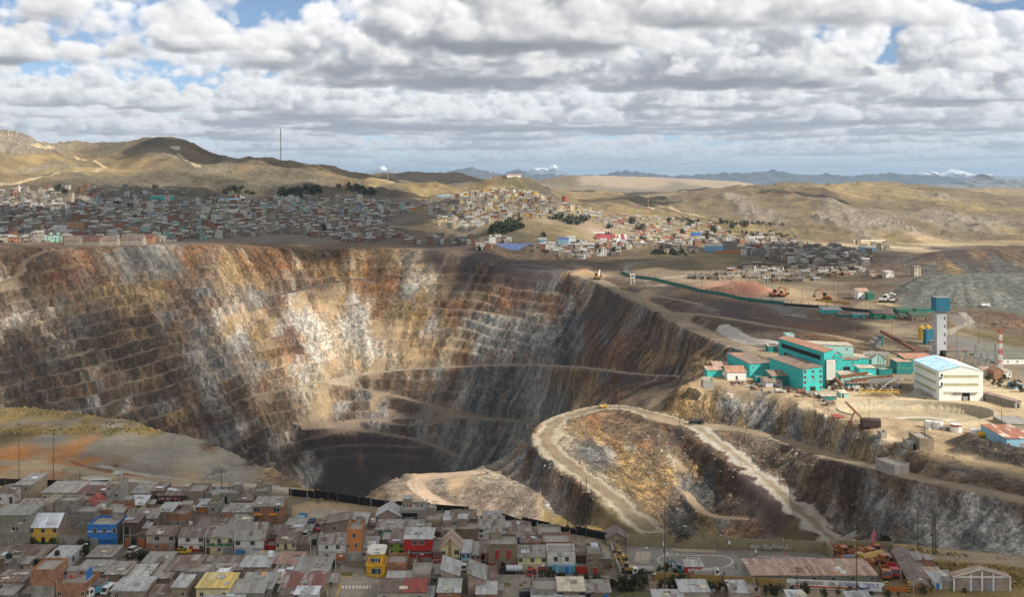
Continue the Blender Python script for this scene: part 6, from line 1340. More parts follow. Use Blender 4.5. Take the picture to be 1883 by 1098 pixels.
def lattice(name, p, h, w, label, mats, w2=None, cat='mast', seg=8, group=None, arms=(), rz=0, r=.09):
 o = empty(name, p, rz); tag(o, label, cat, group); w2 = w*.25 if w2 is None else w2
 W = lambda t: (w+(w2-w)*t)/2
 for i in range(seg):
  m = MB(); a, b = i/seg, (i+1)/seg; za, zb = h*a, h*b
  C = [(-1, -1), (1, -1), (1, 1), (-1, 1)]
  for j in range(4):
   c, e = C[j], C[(j+1) % 4]
   m.bar((c[0]*W(a), c[1]*W(a), za), (c[0]*W(b), c[1]*W(b), zb), r); m.bar((c[0]*W(a), c[1]*W(a), za), (e[0]*W(b), e[1]*W(b), zb), r*.7); m.bar((c[0]*W(b), c[1]*W(b), zb), (e[0]*W(b), e[1]*W(b), zb), r*.7)
  m.build('segment', [mats[i % len(mats)]], o)
 for (z, L) in arms:
  m = MB(); m.bar((-L, 0, z), (L, 0, z), r*1.2)
  m.bar((-L, 0, z), (0, 0, z+1.2), r*.8); m.bar((L, 0, z), (0, 0, z+1.2), r*.8)
  for x in (-L, L): m.bar((x, 0, z), (x, 0, z-.9), r)
  m.build('crossarm', [mats[0]], o)
 return o
RW = [paint('mast_white', (.7, .68, .66), .5, .1), paint('mast_red', (.5, .07, .04), .5, .1)]
lattice('radio_mast', g_('G', 1296, 692), 24.5, 2.2, 'red and white lattice radio mast', [RW[0], RW[0], RW[1], RW[0], RW[0], RW[1], RW[1]], 1.2, seg=14, r=.14)
for i, (x, y, hh, lb) in enumerate(((1070, 655, 12.5, 'grey pylon with wide feet in front of the olive roofed store'), (1125, 705, 11, 'grey pylon closest to the pink roofed cottage'), (900, 640, 9, 'squat grey pylon near the foot of the headframe tower'), (980, 668, 8, 'low grey pylon behind the roof ridge of the white plant'), (1180, 690, 9, 'grey pylon standing beside the red and white mast'), (655, 575, 11, 'grey pylon at the dark side of the headframe tower'), (1250, 665, 14, 'slim grey pylon behind the red and white mast'))):
 lattice('pylon', g_('G', x, y), hh, 3.0 if i != 6 else 1.0, lb, [STEEL], .7, 'pylon', 6, 'pylons of the switchyard', ((hh*.72, 3.2), (hh*.9, 2.2)), r=.11)
def switchyard():
 for i, (x, y) in enumerate(((1010, 660), (1090, 690), (1150, 655), (1050, 640))):
  p = g_('G', x, y); o = empty('switch_frame', p); tag(o, ['grey steel switch frame, first one past the white roof ridge', 'grey steel switch frame in front of the wide footed pylon', 'grey steel switch frame before the white front of the olive store', 'grey steel switch frame under the wide footed pylon'][i], 'frame', 'switch frames among the pylons')
  for sx in (0, 7): m = MB(); m.bar((sx, 0, 0), (sx, 0, 6), .18); m.build('post', [STEEL], o)
  m = MB(); m.bar((0, 0, 5.8), (7, 0, 5.8), .2); m.build('beam', [STEEL], o)
  for k in range(5): m = MB(); m.cyl(.9+k*1.3, 0, 4.4, 5.6, .16, 0, 6); m.build('insulator', [WFR], o)
switchyard()
def shovel():
 p = g_('J', 470, 425); o = empty('rope_shovel', p, math.radians(-15)); tag(o, 'rusty rope shovel with raised boom at the edge of the basin', 'excavator')
 m = MB(); m.box(0, 3, 0, 7, 0, 1.2); m.build('track', [RUSTY], o); m = MB(); m.box(5, 8, 0, 7, 0, 1.2); m.build('track', [RUSTY], o)
 m = MB(); m.box(.5, 9.5, .3, 6.4, 1.3, 4.6); m.box(1, 4, -.6, 3, 1.5, 5.2); m.build('cab', [paint('shovel_dark', (.06, .035, .03), .7)], o)
 m = MB()
 for y in (1.5, 4.5): m.bar((3, y, 3), (-6, y, 12), .35)
 for i in range(7): t = i/6; m.bar((3-9*t, 1.5, 3+9*t), (3-9*t, 4.5, 3+9*t), .2)
 m.build('boom', [RUSTY], o); m = MB(); m.bar((-2, 3, 8), (-4, 3, 3), .3); m.box(-5.2, -3, 2, 4, 1.5, 3.2); m.build('bucket', [RUSTY], o)
shovel()
def scrap_bits():
 random.seed(5)
 R = [RUSTY, STEEL, WFR, TIMBER, plaster('scrap_brown', (.14, .09, .06)), plaster('scrap_pale', (.5, .45, .38))]
 m = MB()
 spots = [('F', random.uniform(330, 1180), None) for _ in range(120)]
 for i, (t, x, _) in enumerate(spots):
  y = 500+(x-330)*.18+random.uniform(-20, 45); p = g_(t, x, y); M = Matrix.Translation(p) @ Matrix.Rotation(random.random()*6, 4, 'Z') @ Matrix.Rotation(random.uniform(-.3, .3), 4, 'X')
  a, b, c = random.uniform(.4, 2.2), random.uniform(.3, 1.2), random.uniform(.2, 1.1); m.box(-a, a, -b, b, -.3, c, random.randrange(6), M=M)
 for i in range(60):
  x = random.uniform(1180, 1860); y = random.uniform(545, 600); p = g_('F', x, y); M = Matrix.Translation(p) @ Matrix.Rotation(random.random()*6, 4, 'Z') @ Matrix.Rotation(random.uniform(-.2, .2), 4, 'X')
  a, b, c = random.uniform(.5, 3), random.uniform(.2, .6), random.uniform(.3, 2.2); m.box(-a, a, -b, b, -.3, c, random.randrange(6), M=M)
 o = m.build('scrap', R); tag(o, kind='stuff')
scrap_bits()
# ring wall of the settling pond
m = MB()
for i in range(96):
 a0, a1 = 6.2832*i/96, 6.2832*(i+1)/96
 if math.sin((a0+a1)/2) < -.45: continue
 c0, s0, c1, s1 = math.cos(a0), math.sin(a0), math.cos(a1), math.sin(a1)
 for (ra, rb, za, zb) in ((PR+.7, PR+.7, -5.3, -4.3), (PR+.1, PR+.7, -4.3, -4.3), (PR+.1, PR-.6, -4.3, -8.9)):
  m.face([(PCX+c1*ra, PCY+s1*ra*PE, za), (PCX+c0*ra, PCY+s0*ra*PE, za), (PCX+c0*rb, PCY+s0*rb*PE, zb), (PCX+c1*rb, PCY+s1*rb*PE, zb)], 0)
tag(m.build('basin_wall', [plaster('basin_concrete', (.40, .35, .26), .25, .9, .7, (.25, .22, .17))]), 'curved concrete rim wall of the round settling basin', 'wall')
# ------------------------------------------------------------------ streets, walls, vehicles, posts and shrubs of the near town
def sheet_poly(name, pts, z, mat, kind='structure'):
 me = bpy.data.meshes.new(name); P = [at(a, b, z) for a, b in pts]
 me.from_pydata([tuple(p) for p in P], [], [tuple(range(len(P)))]);
 if me.polygons[0].normal.z < 0: me.flip_normals()
 me.materials.append(mat); o = bpy.data.objects.new(name, me); COL.objects.link(o); return tag(o, kind=kind)
def ground_mat(name, c, c2, s=.5):
 t = NT(name, .92); p = t.pos(); k = t.mix(t.ramp(t.noise(p, s, 5, .6), .35, .65), c, c2)
 k = t.mix(1.0, k, t.ramp(t.noise(p, s*.15, 4, .6), .3, .7, .75, 1.2), 'MULTIPLY'); k = t.mix(1.0, k, t.ramp(t.noise(p, s*6, 3, .6), .3, .7, .85, 1.15), 'MULTIPLY'); t.base(k); return t.m
ASPH = ground_mat('asphalt_court', (.20, .19, .165), (.25, .235, .20)); STREET = ground_mat('street_concrete', (.30, .27, .22), (.24, .215, .175)); DUSTY = ground_mat('dusty_lot', (.37, .27, .165), (.31, .23, .14), .3); PALEC = ground_mat('pale_paving', (.42, .37, .28), (.36, .31, .24)); LAWN = ground_mat('lawn_turf', (.09, .11, .04), (.15, .14, .06)); LINE = paint('road_paint', (.62, .60, .55), .7, .2); YLINE = paint('kerb_paint_yellow', (.55, .36, .04), .7, .2); DIRTS = ground_mat('dirt_street', (.33, .265, .18), (.26, .205, .14), .3)
D_ = lambda x, y: tp('D', x, y); B_ = lambda x, y: tp('B', x, y); C_ = lambda x, y: tp('C', x, y); A_ = lambda x, y: tp('A', x, y)
sheet_poly('parking_ground', [D_(*q) for q in ((275, 545), (245, 400), (262, 306), (800, 326), (1300, 345), (1900, 362), (2180, 480), (1900, 510), (1300, 580), (900, 590))], .02, ASPH)
sheet_poly('paving', [D_(*q) for q in ((330, 345), (455, 360), (440, 465), (310, 440))], .035, PALEC)
sheet_poly('paving', [D_(*q) for q in ((620, 326), (1020, 340), (1010, 362), (700, 352))], .035, PALEC)
sheet_poly('street', [A_(*q) for q in ((-90, 640), (560, 668), (1000, 700), (1400, 716), (1950, 730), (1950, 755), (1300, 740), (900, 712), (560, 690), (-90, 668))], .02, DIRTS)
sheet_poly('street', [B_(*q) for q in ((420, 560), (470, 400), (560, 400), (560, 600), (900, 660), (920, 720), (1060, 735), (1010, 860), (680, 880), (620, 800), (640, 660), (560, 625), (470, 625))], .015, STREET)
sheet_poly('street', [C_(*q) for q in ((440, 700), (700, 705), (1000, 705), (1260, 705), (1330, 760), (1300, 800), (700, 760), (690, 860), (440, 860))], .015, STREET)
sheet_poly('street', [D_(*q) for q in ((60, 590), (470, 605), (1640, 668), (2600, 740), (2600, 800), (1500, 760), (500, 690), (60, 650))], .015, DIRTS)
sheet_poly('dusty_lot', [B_(*q) for q in ((380, 200), (520, 165), (900, 190), (1160, 215), (1500, 240), (1540, 300), (1340, 320), (1160, 330), (960, 250), (560, 300), (480, 400), (380, 330))], .012, DUSTY)
sheet_poly('paving', [B_(*q) for q in ((520, 228), (800, 232), (960, 250), (790, 265), (580, 300), (500, 300))], .03, PALEC)
sheet_poly('dusty_lot', [C_(*q) for q in ((690, 360), (900, 385), (1130, 420), (1240, 500), (1310, 690), (1220, 700), (1200, 540), (1000, 470), (740, 400))], .012, ground_mat('stony_slope', (.30, .25, .18), (.20, .165, .12), .4))
sheet_poly('lawn', [B_(*q) for q in ((662, 676), (820, 678), (815, 708), (655, 702))], .06, LAWN)
sheet_poly('lawn', [C_(*q) for q in ((450, 752), (545, 756), (545, 780), (450, 778))], .06, LAWN)
sheet_poly('lawn', [C_(*q) for q in ((610, 760), (860, 768), (860, 792), (605, 785))], .06, LAWN)
sheet_poly('lawn', [C_(*q) for q in ((1270, 815), (1560, 828), (1560, 850), (1275, 845))], .06, LAWN)
sheet_poly('lawn', [C_(*q) for q in ((1130, 705), (1220, 708), (1222, 728), (1150, 728))], .06, LAWN)
PUD = NT('wet_mud', .08); PUD.base((.05, .055, .085)); PUD.b.inputs['Specular IOR Level'].default_value = .6
sheet_poly('water', [(368, 899), (380, 896.5), (400, 896), (425, 897.5), (432, 900), (415, 902), (395, 903), (378, 902)], .25, PUD.m)
def painted(segs, name='road_marking', mat=LINE, w=.18, z=.05):
 m = MB()
 for tl, pts in segs:
  P = [at(*tp(tl, a, b), z) for a, b in pts]
  for a, b in zip(P[:-1], P[1:]):
   d = (b-a).normalized(); s = Vector((-d.y, d.x, 0))*w; m.face([a-s, b-s, b+s, a+s], 0)
 tag(m.build(name, [mat]), kind='structure')
arc = lambda cx, cy, rx, ry, a0, a1: [(cx+rx*math.cos(math.radians(a0+(a1-a0)*i/10)), cy+ry*math.sin(math.radians(a0+(a1-a0)*i/10))) for i in range(11)]
painted([('D', arc(640, 425, 125, 42, 130, 250)), ('D', arc(1000, 440, 165, 55, -80, 60)), ('D', [(598, 384), (1030, 388)]), ('D', [(540, 455), (830, 485)]), ('D', [(770, 405), (805, 482)]), ('D', [(868, 410), (912, 482)]), ('D', [(770, 405), (868, 410)]), ('D', [(680, 368), (690, 388)]),
         ('D', arc(1440, 430, 115, 35, 130, 250)), ('D', [(1400, 398), (1880, 410)]), ('D', [(1490, 398), (1630, 445)]), ('D', [(1620, 388), (1770, 450)]), ('D', [(1350, 460), (1830, 490)])])
for i in range(9):
 x = 742+i*25; sheet_poly('road_marking', [B_(*q) for q in ((x, 777), (x+14, 777), (x+10, 797), (x-4, 797))], .06, LINE)
painted([('B', [(655, 704), (820, 710), (826, 700)]), ('B', [(740, 760), (700, 850)])], 'kerb_marking', YLINE, .22, .08)
def kerb(label, pts, w=.25, h=.16, mat=None, tl='B'):
 m = MB(); P = [at(*tp(tl, a, b), 0) for a, b in pts]
 for a, b in zip(P[:-1], P[1:]):
  d = (b-a).normalized(); s = Vector((-d.y, d.x, 0))*w; up = Vector((0, 0, h))
  for f in ([a-s, a-s+up, b-s+up, b-s], [a+s, b+s, b+s+up, a+s+up], [a-s+up, a+s+up, b+s+up, b-s+up]): m.face(f, 0)
 tag(m.build('kerb', [mat or PALEC]), kind='structure')
kerb('', [(560, 610), (640, 665), (625, 800), (640, 860)]); kerb('', [(440, 705), (700, 708), (1260, 712)], tl='C'); kerb('', [(600, 790), (870, 798)], tl='C')

def line_wall(name, tl, pts, h, mat, label, thick=.3, post=None, pmat=None, cat='wall', z=0.0, panel='panel', sag=0, grp=None):
 """a wall or fence along a line, its posts as parts"""
 P = [at(*tp(tl, a, b), z) for a, b in pts]; o = empty(name, P[0]); tag(o, label, cat, grp); m = MB(); n_ = 0
 for a, b in zip(P[:-1], P[1:]):
  d = (b-a); L = d.length; d = d/L; s = Vector((-d.y, d.x, 0))*thick/2; k = max(1, int(L/(post or 6)))
  for i in range(k):
   q0, q1 = a+d*L*i/k-P[0], a+d*L*(i+1)/k-P[0]; hh = h*(1+random.uniform(-sag, sag)); h2 = h*(1+random.uniform(-sag, sag)); U = Vector((0, 0, hh)); U2 = Vector((0, 0, h2))
   for f in ([q0-s, q1-s, q1-s+U2, q0-s+U], [q1+s, q0+s, q0+s+U, q1+s+U2], [q0-s+U, q1-s+U2, q1+s+U2, q0+s+U], [q0-s, q0-s+U, q0+s+U, q0+s], [q1-s, q1+s, q1+s+U2, q1-s+U2]): m.face(f, 0)
   if post:
    pm = MB(); pm.box(q0.x-.14, q0.x+.14, q0.y-thick/2-.1, q0.y+thick/2+.1, q0.z, q0.z+h*1.12, 0); pm.build('post', [pmat or CONC], o); n_ += 1
 m.build(panel, [mat], o); return o
random.seed(3)
CLOTH = plaster('black_shade_cloth', (.018, .017, .018), .3, .9, .2, (.08, .07, .06)); WALLC = plaster('perimeter_concrete', (.245, .205, .125), .2, .95, .6, (.16, .13, .08)); OCHW = plaster('ochre_wall', (.34, .225, .075), .2, .9, .5, (.2, .15, .08))
line_wall('mesh_fence', 'P', [(-40, 893), (60, 895), (130, 897), (200, 898)], 2.6, CLOTH, 'black mesh fence behind the long grey sloping roof', .1, 9, TIMBER, 'fence', sag=.12)
line_wall('mesh_fence', 'P', [(532, 912), (578, 917), (604, 920), (660, 929), (730, 937), (790, 942), (862, 948)], 2.6, CLOTH, 'black mesh fence along the far side of the dusty lot', .1, 9, TIMBER, 'fence', sag=.15)
line_wall('mesh_fence', 'P', [(922, 958), (960, 966), (1010, 975), (1060, 984), (1116, 994)], 2.2, CLOTH, 'black mesh fence sagging down the stony slope below the dump', .1, 8, TIMBER, 'fence', sag=.3)
line_wall('perimeter_wall', 'P', [(1154, 1005), (1220, 1007), (1340, 1011), (1440, 1015), (1518, 1018)], 3.4, WALLC, 'long stained concrete wall behind the marked parking ground', .3, 13, CONC)
line_wall('perimeter_wall', 'P', [(1518, 1018), (1532, 1033)], 3.6, WALLC, 'short concrete wall closing the parking ground beside the scrap yard', .3, 6, CONC)
line_wall('perimeter_wall', 'P', [(1536, 1012), (1600, 1014), (1640, 1016)], 3.0, WALLC, 'concrete wall behind the orange scrap yard', .3, 10, CONC)
line_wall('perimeter_wall', 'P', [(1640, 1016), (1662, 1034)], 2.4, WALLC, 'concrete wall running down beside the long mauve roof', .3, 6, CONC)
line_wall('yard_wall', 'D', [(475, 607), (780, 622), (1075, 640), (1372, 655), (1630, 668)], 2.4, OCHW, 'ochre yellow yard wall between shrubs and parking ground', .25, 14, TIMBER)
line_wall('yard_wall', 'A', [(436, 642), (605, 645)], 3.0, WALL['cinder'], 'grey yard wall with a whitewashed patch beside the yellow house', .25, 9, CONC)
line_wall('yard_wall', 'D', [(100, 265), (195, 545)], .6, CONC, 'slanting pale concrete ramp edge by the lone shed', .5)
for i, (x, y, hh) in enumerate(((752, 322, 3.2), (998, 330, 3.0), (1135, 338, 2.6), (1222, 338, 3.4), (1432, 346, 3.0), (1671, 350, 3.0), (568, 360, 3.0), (600, 440, 2.6), (1364, 408, 2.4))):
 p = at(*D_(x, y), 0); o = empty('marker_post', p); tag(o, ['white topped post by the bush at the concrete wall', 'post with a yellow top at the concrete wall', 'short white topped post at the concrete wall between two tall ones', 'tallest white topped post at the concrete wall', 'white topped post before the whitewashed patch of the concrete wall', 'white topped post at the scrap yard end of the concrete wall', 'white topped post at the lone shed end of the marked ground', 'white topped post standing on the curve of the nearer oval', 'white topped post standing on the curve of the second oval'][i], 'post', 'marker posts of the parking ground')
 m = MB(); m.cyl(0, 0, 0, hh*.62, .09, 0, 6); m.build('pole', [TIMBER], o); m = MB(); m.box(-.28, .28, -.05, .05, hh*.6, hh, 0); m.build('plate', [YT if i == 1 else WT], o)
for i, (x, y) in enumerate(((728, 380), (940, 388), (1552, 402), (1628, 400))):
 p = at(*D_(x, y), 0); o = empty('barrier', p); tag(o, ['red frame barrier alone near the lane mark of the first oval', 'red frame barrier between the two ovals', 'red frame barrier on the second oval', 'red frame barrier at the lane of the second oval'][i], 'barrier', 'red barriers on the parking ground')
 m = MB(); r_ = paint('barrier_red', (.45, .09, .06))
 for s in (-.5, .5): m.bar((s, 0, 0), (s, 0, 1.5), .05); m.bar((s, -.35, 0), (s, 0, .9), .04)
 m.bar((-.5, 0, 1.5), (.5, 0, 1.5), .05); m.bar((-.5, 0, .8), (.5, 0, .8), .05); m.build('frame', [r_], o)
def patch_wall():
 a = at(*D_(1310, 348), 0); b = at(*D_(1620, 352), 0); m = MB(); random.seed(6)
 for i in range(26):
  t = random.random(); q = a+(b-a)*t; w = random.uniform(.5, 1.8); z = random.uniform(.6, 1.4); m.box(q.x, q.x+w, q.y-.62, q.y-.6, z, z+random.uniform(.5, 1.1), 0)
 o = m.build('whitewash', [plaster('whitewash_faded', (.33, .30, .23), .3)]); o.parent = find_house('long stained concrete wall'); o.matrix_parent_inverse = Matrix.Translation(-o.parent.location)
patch_wall()
# warehouse with the painted roof, banner wall, gate, long roofed block, brick hall
wh = town_house('E', -245, 733, 506, 566, 430, 13, 'g', 'pk', 'gg', 'w.w.w.w.w.w.w', 'long warehouse with pale clay roof and faded painted letters, behind the banner', '', 0, 0, 'warehouse', 'warehouse')
def roof_letters():
 Y = wh.location.y; k = Y/F/4.2506; roofo = [c for c in wh.children if c.name.startswith('roof')][0]
 zs = [c for c in wh.children if c.name.startswith('wall')][0].data.vertices; hw = max(v.co.z for v in zs); h0 = sorted(set(round(v.co.z, 2) for v in zs))[1]; d = 13; sl = (hw-h0)/(d/2)
 m = MB()
 def put(x, t): y = -.3+t*6.4; return (x, y, h0+y*sl+.20)
 S = [(640, .15), (655, .25), (662, .42), (645, .55), (632, .7), (640, .85), (655, .92)]
 for (a, b), (c, e) in zip(S[:-1], S[1:]):
  A0, B0 = put((a-170+245)*k, b), put((c-170+245)*k, e); m.face([(A0[0]-.8, A0[1], A0[2]), (A0[0]+.8, A0[1], A0[2]), (B0[0]+.8, B0[1], B0[2]), (B0[0]-.8, B0[1], B0[2])], 0)
 random.seed(2)
 for x in (30, 60, 85, 140, 165, 200, 215, 250):
  for t in (.25, .5, .7):
   if random.random() < .7: A0, B0 = put((x+245)*k, t), put((x+12+245)*k, t+.16); m.face([(A0[0], A0[1], A0[2]), (B0[0], A0[1], A0[2]), (B0[0], B0[1], B0[2]), (A0[0], B0[1], B0[2])], 1)
 A0, B0 = put((355+245)*k, .12), put((450+245)*k, .3); m.face([(A0[0], A0[1], A0[2]-.02), (B0[0], A0[1], A0[2]-.02), (B0[0], B0[1], B0[2]-.02), (A0[0], B0[1], B0[2]-.02)], 2)
 m.build('roof_painting', [LINE, plaster('faded_red_paint', (.30, .12, .08), .3), plaster('faded_ochre_paint', (.45, .24, .08), .3)], roofo)
roof_letters()
def banner():
 a, b = at(*tp('E', 22, 603), 0), at(*tp('E', 814, 636), 0); d = b-a; L = d.length; rz = math.atan2(d.y, d.x); Hh = 2.35
 o = empty('banner_wall', a, rz); tag(o, 'white wall painted with a road safety slogan in dark red and blue letters', 'wall')
 m = MB(); m.box(0, L, 0, .25, 0, Hh, 0); m.build('wall', [WALL['bright']], o)
 red, blu, ora = paint('letters_dark_red', (.16, .015, .02)), paint('letters_blue', (.02, .05, .26)), paint('band_orange', (.62, .17, .02))
 def text(s, x0, x1, z, hgt, mat, nm='lettering'):
  c = bpy.data.curves.new('t', 'FONT'); c.body = s; c.size = 1.0; c.extrude = .01; c.offset = .012
  t = bpy.data.objects.new('t', c); COL.objects.link(t); dg = bpy.context.evaluated_depsgraph_get(); dg.update(); me_ = bpy.data.meshes.new_from_object(t.evaluated_get(dg)); bpy.data.objects.remove(t)
  xs = [v.co.x for v in me_.vertices]; ys = [v.co.y for v in me_.vertices]; w0, h0_ = min(xs), min(ys); sx = (x1-x0)/(max(xs)-w0); sy = hgt/(max(ys)-h0_)
  for v in me_.vertices: v.co = (x0+(v.co.x-w0)*sx, -.03-v.co.z, z+(v.co.y-h0_)*sy)
  me_.materials.append(mat); q = bpy.data.objects.new(nm, me_); COL.objects.link(q); q.parent = o
 X = lambda e: (e-22)/792*L
 text('¡¡¡.LA SEGURIDAD', X(92), X(316), .98, 1.12, red); text('VIAL...', X(356), X(432), .98, 1.12, red); text('ES TAREA DE', X(440), X(600), .98, 1.12, blu); text('TODOS..!!!', X(625), X(748), .95, 1.15, blu)
 for e0, e1 in ((80, 330), (330, 598)):
  m = MB(); m.box(X(e0), X(e1), -.02, .0, .30, .80, 0); m.build('band', [ora], o)
 random.seed(9); m = MB(); x = X(112)
 while x < X(575):
  if not X(300) < x < X(370): w = random.uniform(.12, .3); m.box(x, x+w, -.035, -.02, .42, .68, 0)
  x += random.uniform(.25, .5)
 m.build('small_lettering', [red], o)
 m = MB(); m.box(X(26), X(60), -.03, 0, .25, Hh-.15, 0); m.box(X(33), X(55), -.05, -.03, .4, 1.3, 1); m.box(X(30), X(48), -.05, -.03, 1.75, 2.0, 2); m.build('crest', [paint('crest_pale', (.6, .62, .6)), paint('crest_grey', (.33, .36, .36)), DARK], o)
 m = MB(); n = 20; cx, cz, r = X(790), .85, .62
 m.face([(cx+r*math.cos(6.2832*i/n), -.03, cz+r*math.sin(6.2832*i/n)) for i in range(n)], 0); m.face([(cx+r*.62*math.cos(6.2832*i/n), -.045, cz+r*.62*math.sin(6.2832*i/n)) for i in range(n)], 1); m.build('roundel', [blu, ora], o)
 m = MB(); m.box(X(615), X(650), -.03, 0, .5, .72, 0); m.box(X(645), X(682), -.045, 0, .42, .6, 1); m.build('emblem', [blu, ora], o)
 gp = at(*tp('E', 818, 638), 0); g = empty('gate', gp, -.03); tag(g, 'orange sheet gate between posts with black and yellow stripes', 'gate'); k = gp.y/F/4.2506; W_ = 152*k
 m = MB(); m.box(0, W_/2-.05, -.05, .05, .1, 1.6, 0); m.build('leaf', [paint('gate_orange', (.42, .13, .02))], g); m = MB(); m.box(W_/2+.05, W_, -.05, .05, .1, 1.6, 0); m.build('leaf', [paint('gate_orange', (.42, .13, .02))], g)
 m = MB(); m.bar((0, 0, 3.0), (W_, 0, 3.0), .06); m.bar((W_*.3, 0, 1.6), (W_*.3, 0, 3.0), .04); m.bar((W_*.6, 0, 1.6), (W_*.6, 0, 3.0), .04); m.build('top_rail', [RUSTY], g)
 for x in (-.35, W_+.35):
  m = MB()
  for i in range(8): m.box(x-.35, x+.35, -.2, .2, i*.36, (i+1)*.36, i % 2)
  m.build('post', [DARK, YT], g)
banner()
town_house('E', 1012, 1142, 592, 640, 560, 30, 'f', 'mv', 'brick', '.w.', 'long block with mauve ridge roof running back toward the haul road', 'l.w.wK.w', -9, 0)
town_house('E', 1192, 1332, 558, 616, 535, 7, 's', 'lg', 'bright', 'B.WW', 'small white office with a blue door and pale slab roof')
town_house('E', 1130, 1290, 535, 580, 485, 8, 's', 'tan', 'tan', '....', 'tan roofed back part of the small white office')
town_house('E', 1055, 1225, 470, 500, .2, 7, 'p', 'con', 'tan', '....', 'low flat concrete roofs behind the small white office')
town_house('E', 1335, 1775, 520, 628, 460, 3, 'f', 'tan', 'pbrick', '..GG.GG..', 'wide pale brick hall with white gable trim and grey blue doors')
def hall_trim():
 p = at(*tp('E', 1335, 628), 0); k = p.y/F/4.2506; o = [x for x in COL.objects if x.get('label', '').startswith('wide pale brick hall')][0]
 w = 440*k; h = 108*k; m = MB()
 for x in (0, w*.3, w*.5, w*.7, w): m.box(x-.22, x+.22, -.12, -.003, 0, h+(0 if x in (0, w) else (2.6*(1-abs(x/w-.5)*2)*.6)), 0)
 m.box(0, w, -.14, -.004, h-.15, h+.25, 0); m.bar((0, -.1, h), (w/2, -.1, h+60*k), .24); m.bar((w, -.1, h), (w/2, -.1, h+60*k), .24); m.build('gable_trim', [WALL['bright']], o)
hall_trim()

# vehicles
CP_ = {k: paint('car_'+k, v, .3, .04) for k, v in dict(yellow=(.66, .44, .02), white=(.72, .71, .68), red=(.42, .03, .04), blue=(.06, .11, .2), silver=(.5, .52, .55), sky=(.10, .34, .46), orange=(.36, .12, .03), ochre=(.42, .26, .05), black=(.02, .02, .022), teal=(.05, .2, .25), pickup=(.15, .3, .42)).items()}
TYRE = paint('tyre', (.015, .015, .015), .8); RIM_ = paint('wheel_rim', (.35, .35, .35), .4)
def wheels(o, xs, w, r):
 for x in xs:
  for s in (-1, 1):
   m = MB(); m.bar((x, s*w/2-.12, r), (x, s*w/2+.12, r), r, 0, 12); q = m.build('wheel', [TYRE], o); m = MB(); m.bar((x, s*(w/2+.125)-.01, r), (x, s*(w/2+.125)+.01, r), r*.55, 0, 10); m.build('rim', [RIM_], q)
def prof(m, pts, y0, y1, mi=0, taper=0):
 a = [(x, y0, z) for x, z in pts]; b = [(x, y1, z) for x, z in pts]; n = len(pts)
 m.face(a, mi); m.face(b[::-1], mi)
 for i in range(n): j = (i+1) % n; m.face([a[j], a[i], b[i], b[j]], mi)
def car(tl, x, y, rz, colr, label, kind='estate', z=0.0, grp=None):
 o = empty('car', at(*tp(tl, x, y), z), math.radians(rz)); tag(o, label, 'car', grp); W = 1.75
 m = MB(); prof(m, [(-2.15, .35), (2.15, .35), (2.2, .75), (1.3, .95), (-2.1, .98), (-2.2, .7)], -W/2, W/2); m.build('body', [CP_[colr]], o)
 top = {'estate': [(-2.05, .98), (.95, .96), (.25, 1.5), (-1.75, 1.52)], 'sedan': [(-1.5, .98), (.95, .96), (.25, 1.45), (-.85, 1.46)], 'suv': [(-2.1, .98), (1.0, .96), (.45, 1.75), (-1.95, 1.78)]}[kind]
 m = MB(); prof(m, top, -W/2+.1, W/2-.1); m.build('cabin', [GLASS], o)
 zt = top[2][1]; m = MB(); m.box(top[3][0], top[2][0], -W/2+.08, W/2-.08, zt-.02, zt+.06, 0)
 for s in (-1, 1):
  for x_ in (-.6, .1): m.box(x_-.05, x_+.05, s*(W/2-.09)-.02, s*(W/2-.09)+.02, .95, zt, 0)
 m.build('roof', [CP_[colr]], o)
 for s in (-.6, .6): m = MB(); m.box(2.12, 2.2, s-.2, s+.2, .62, .78, 0); m.build('headlight', [WT], o)
 if colr == 'yellow': m = MB(); m.box(-1.4, .1, -.6, .6, zt+.07, zt+.18, 0); m.build('roof_rack', [TYRE], o)
 wheels(o, (-1.35, 1.35), W-.1, .34); return o
car('A', 1325, 700, 4, 'yellow', 'yellow estate taxi parked in front of the mauve roofed house'); car('A', 968, 690, 70, 'white', 'white car nosing out by the wooden shack', 'suv')
car('B', 528, 318, 80, 'blue', 'dark blue car parked nose out on the paved lot', 'sedan'); car('B', 575, 345, 80, 'blue', 'dark blue car half hidden behind the tan house corner', 'sedan'); car('B', 535, 382, 10, 'red', 'dark red car in the lane under the parked blue cars', 'sedan')
car('B', 1447, 288, -3, 'silver', 'silver car on the lot near the black fence', 'sedan'); car('B', 1490, 325, -3, 'silver', 'pale car tucked below the silver one', 'sedan'); car('B', 545, 470, 85, 'black', 'dark car in the side lane beside the white house', 'suv')
car('C', 695, 697, 75, 'red', 'red car parked by the silver tanker', 'suv'); car('C', 212, 660, 80, 'white', 'white car in the gap beside the red three storey house', 'suv'); car('C', 665, 858, 10, 'black', 'dark car cut off by the lower edge near the paved square', 'suv')
car('E', 645, 636, 3, 'silver', 'silver car parked at the banner wall', 'estate'); car('B', 480, 420, 85, 'white', 'white car at the head of the side lane', 'suv')
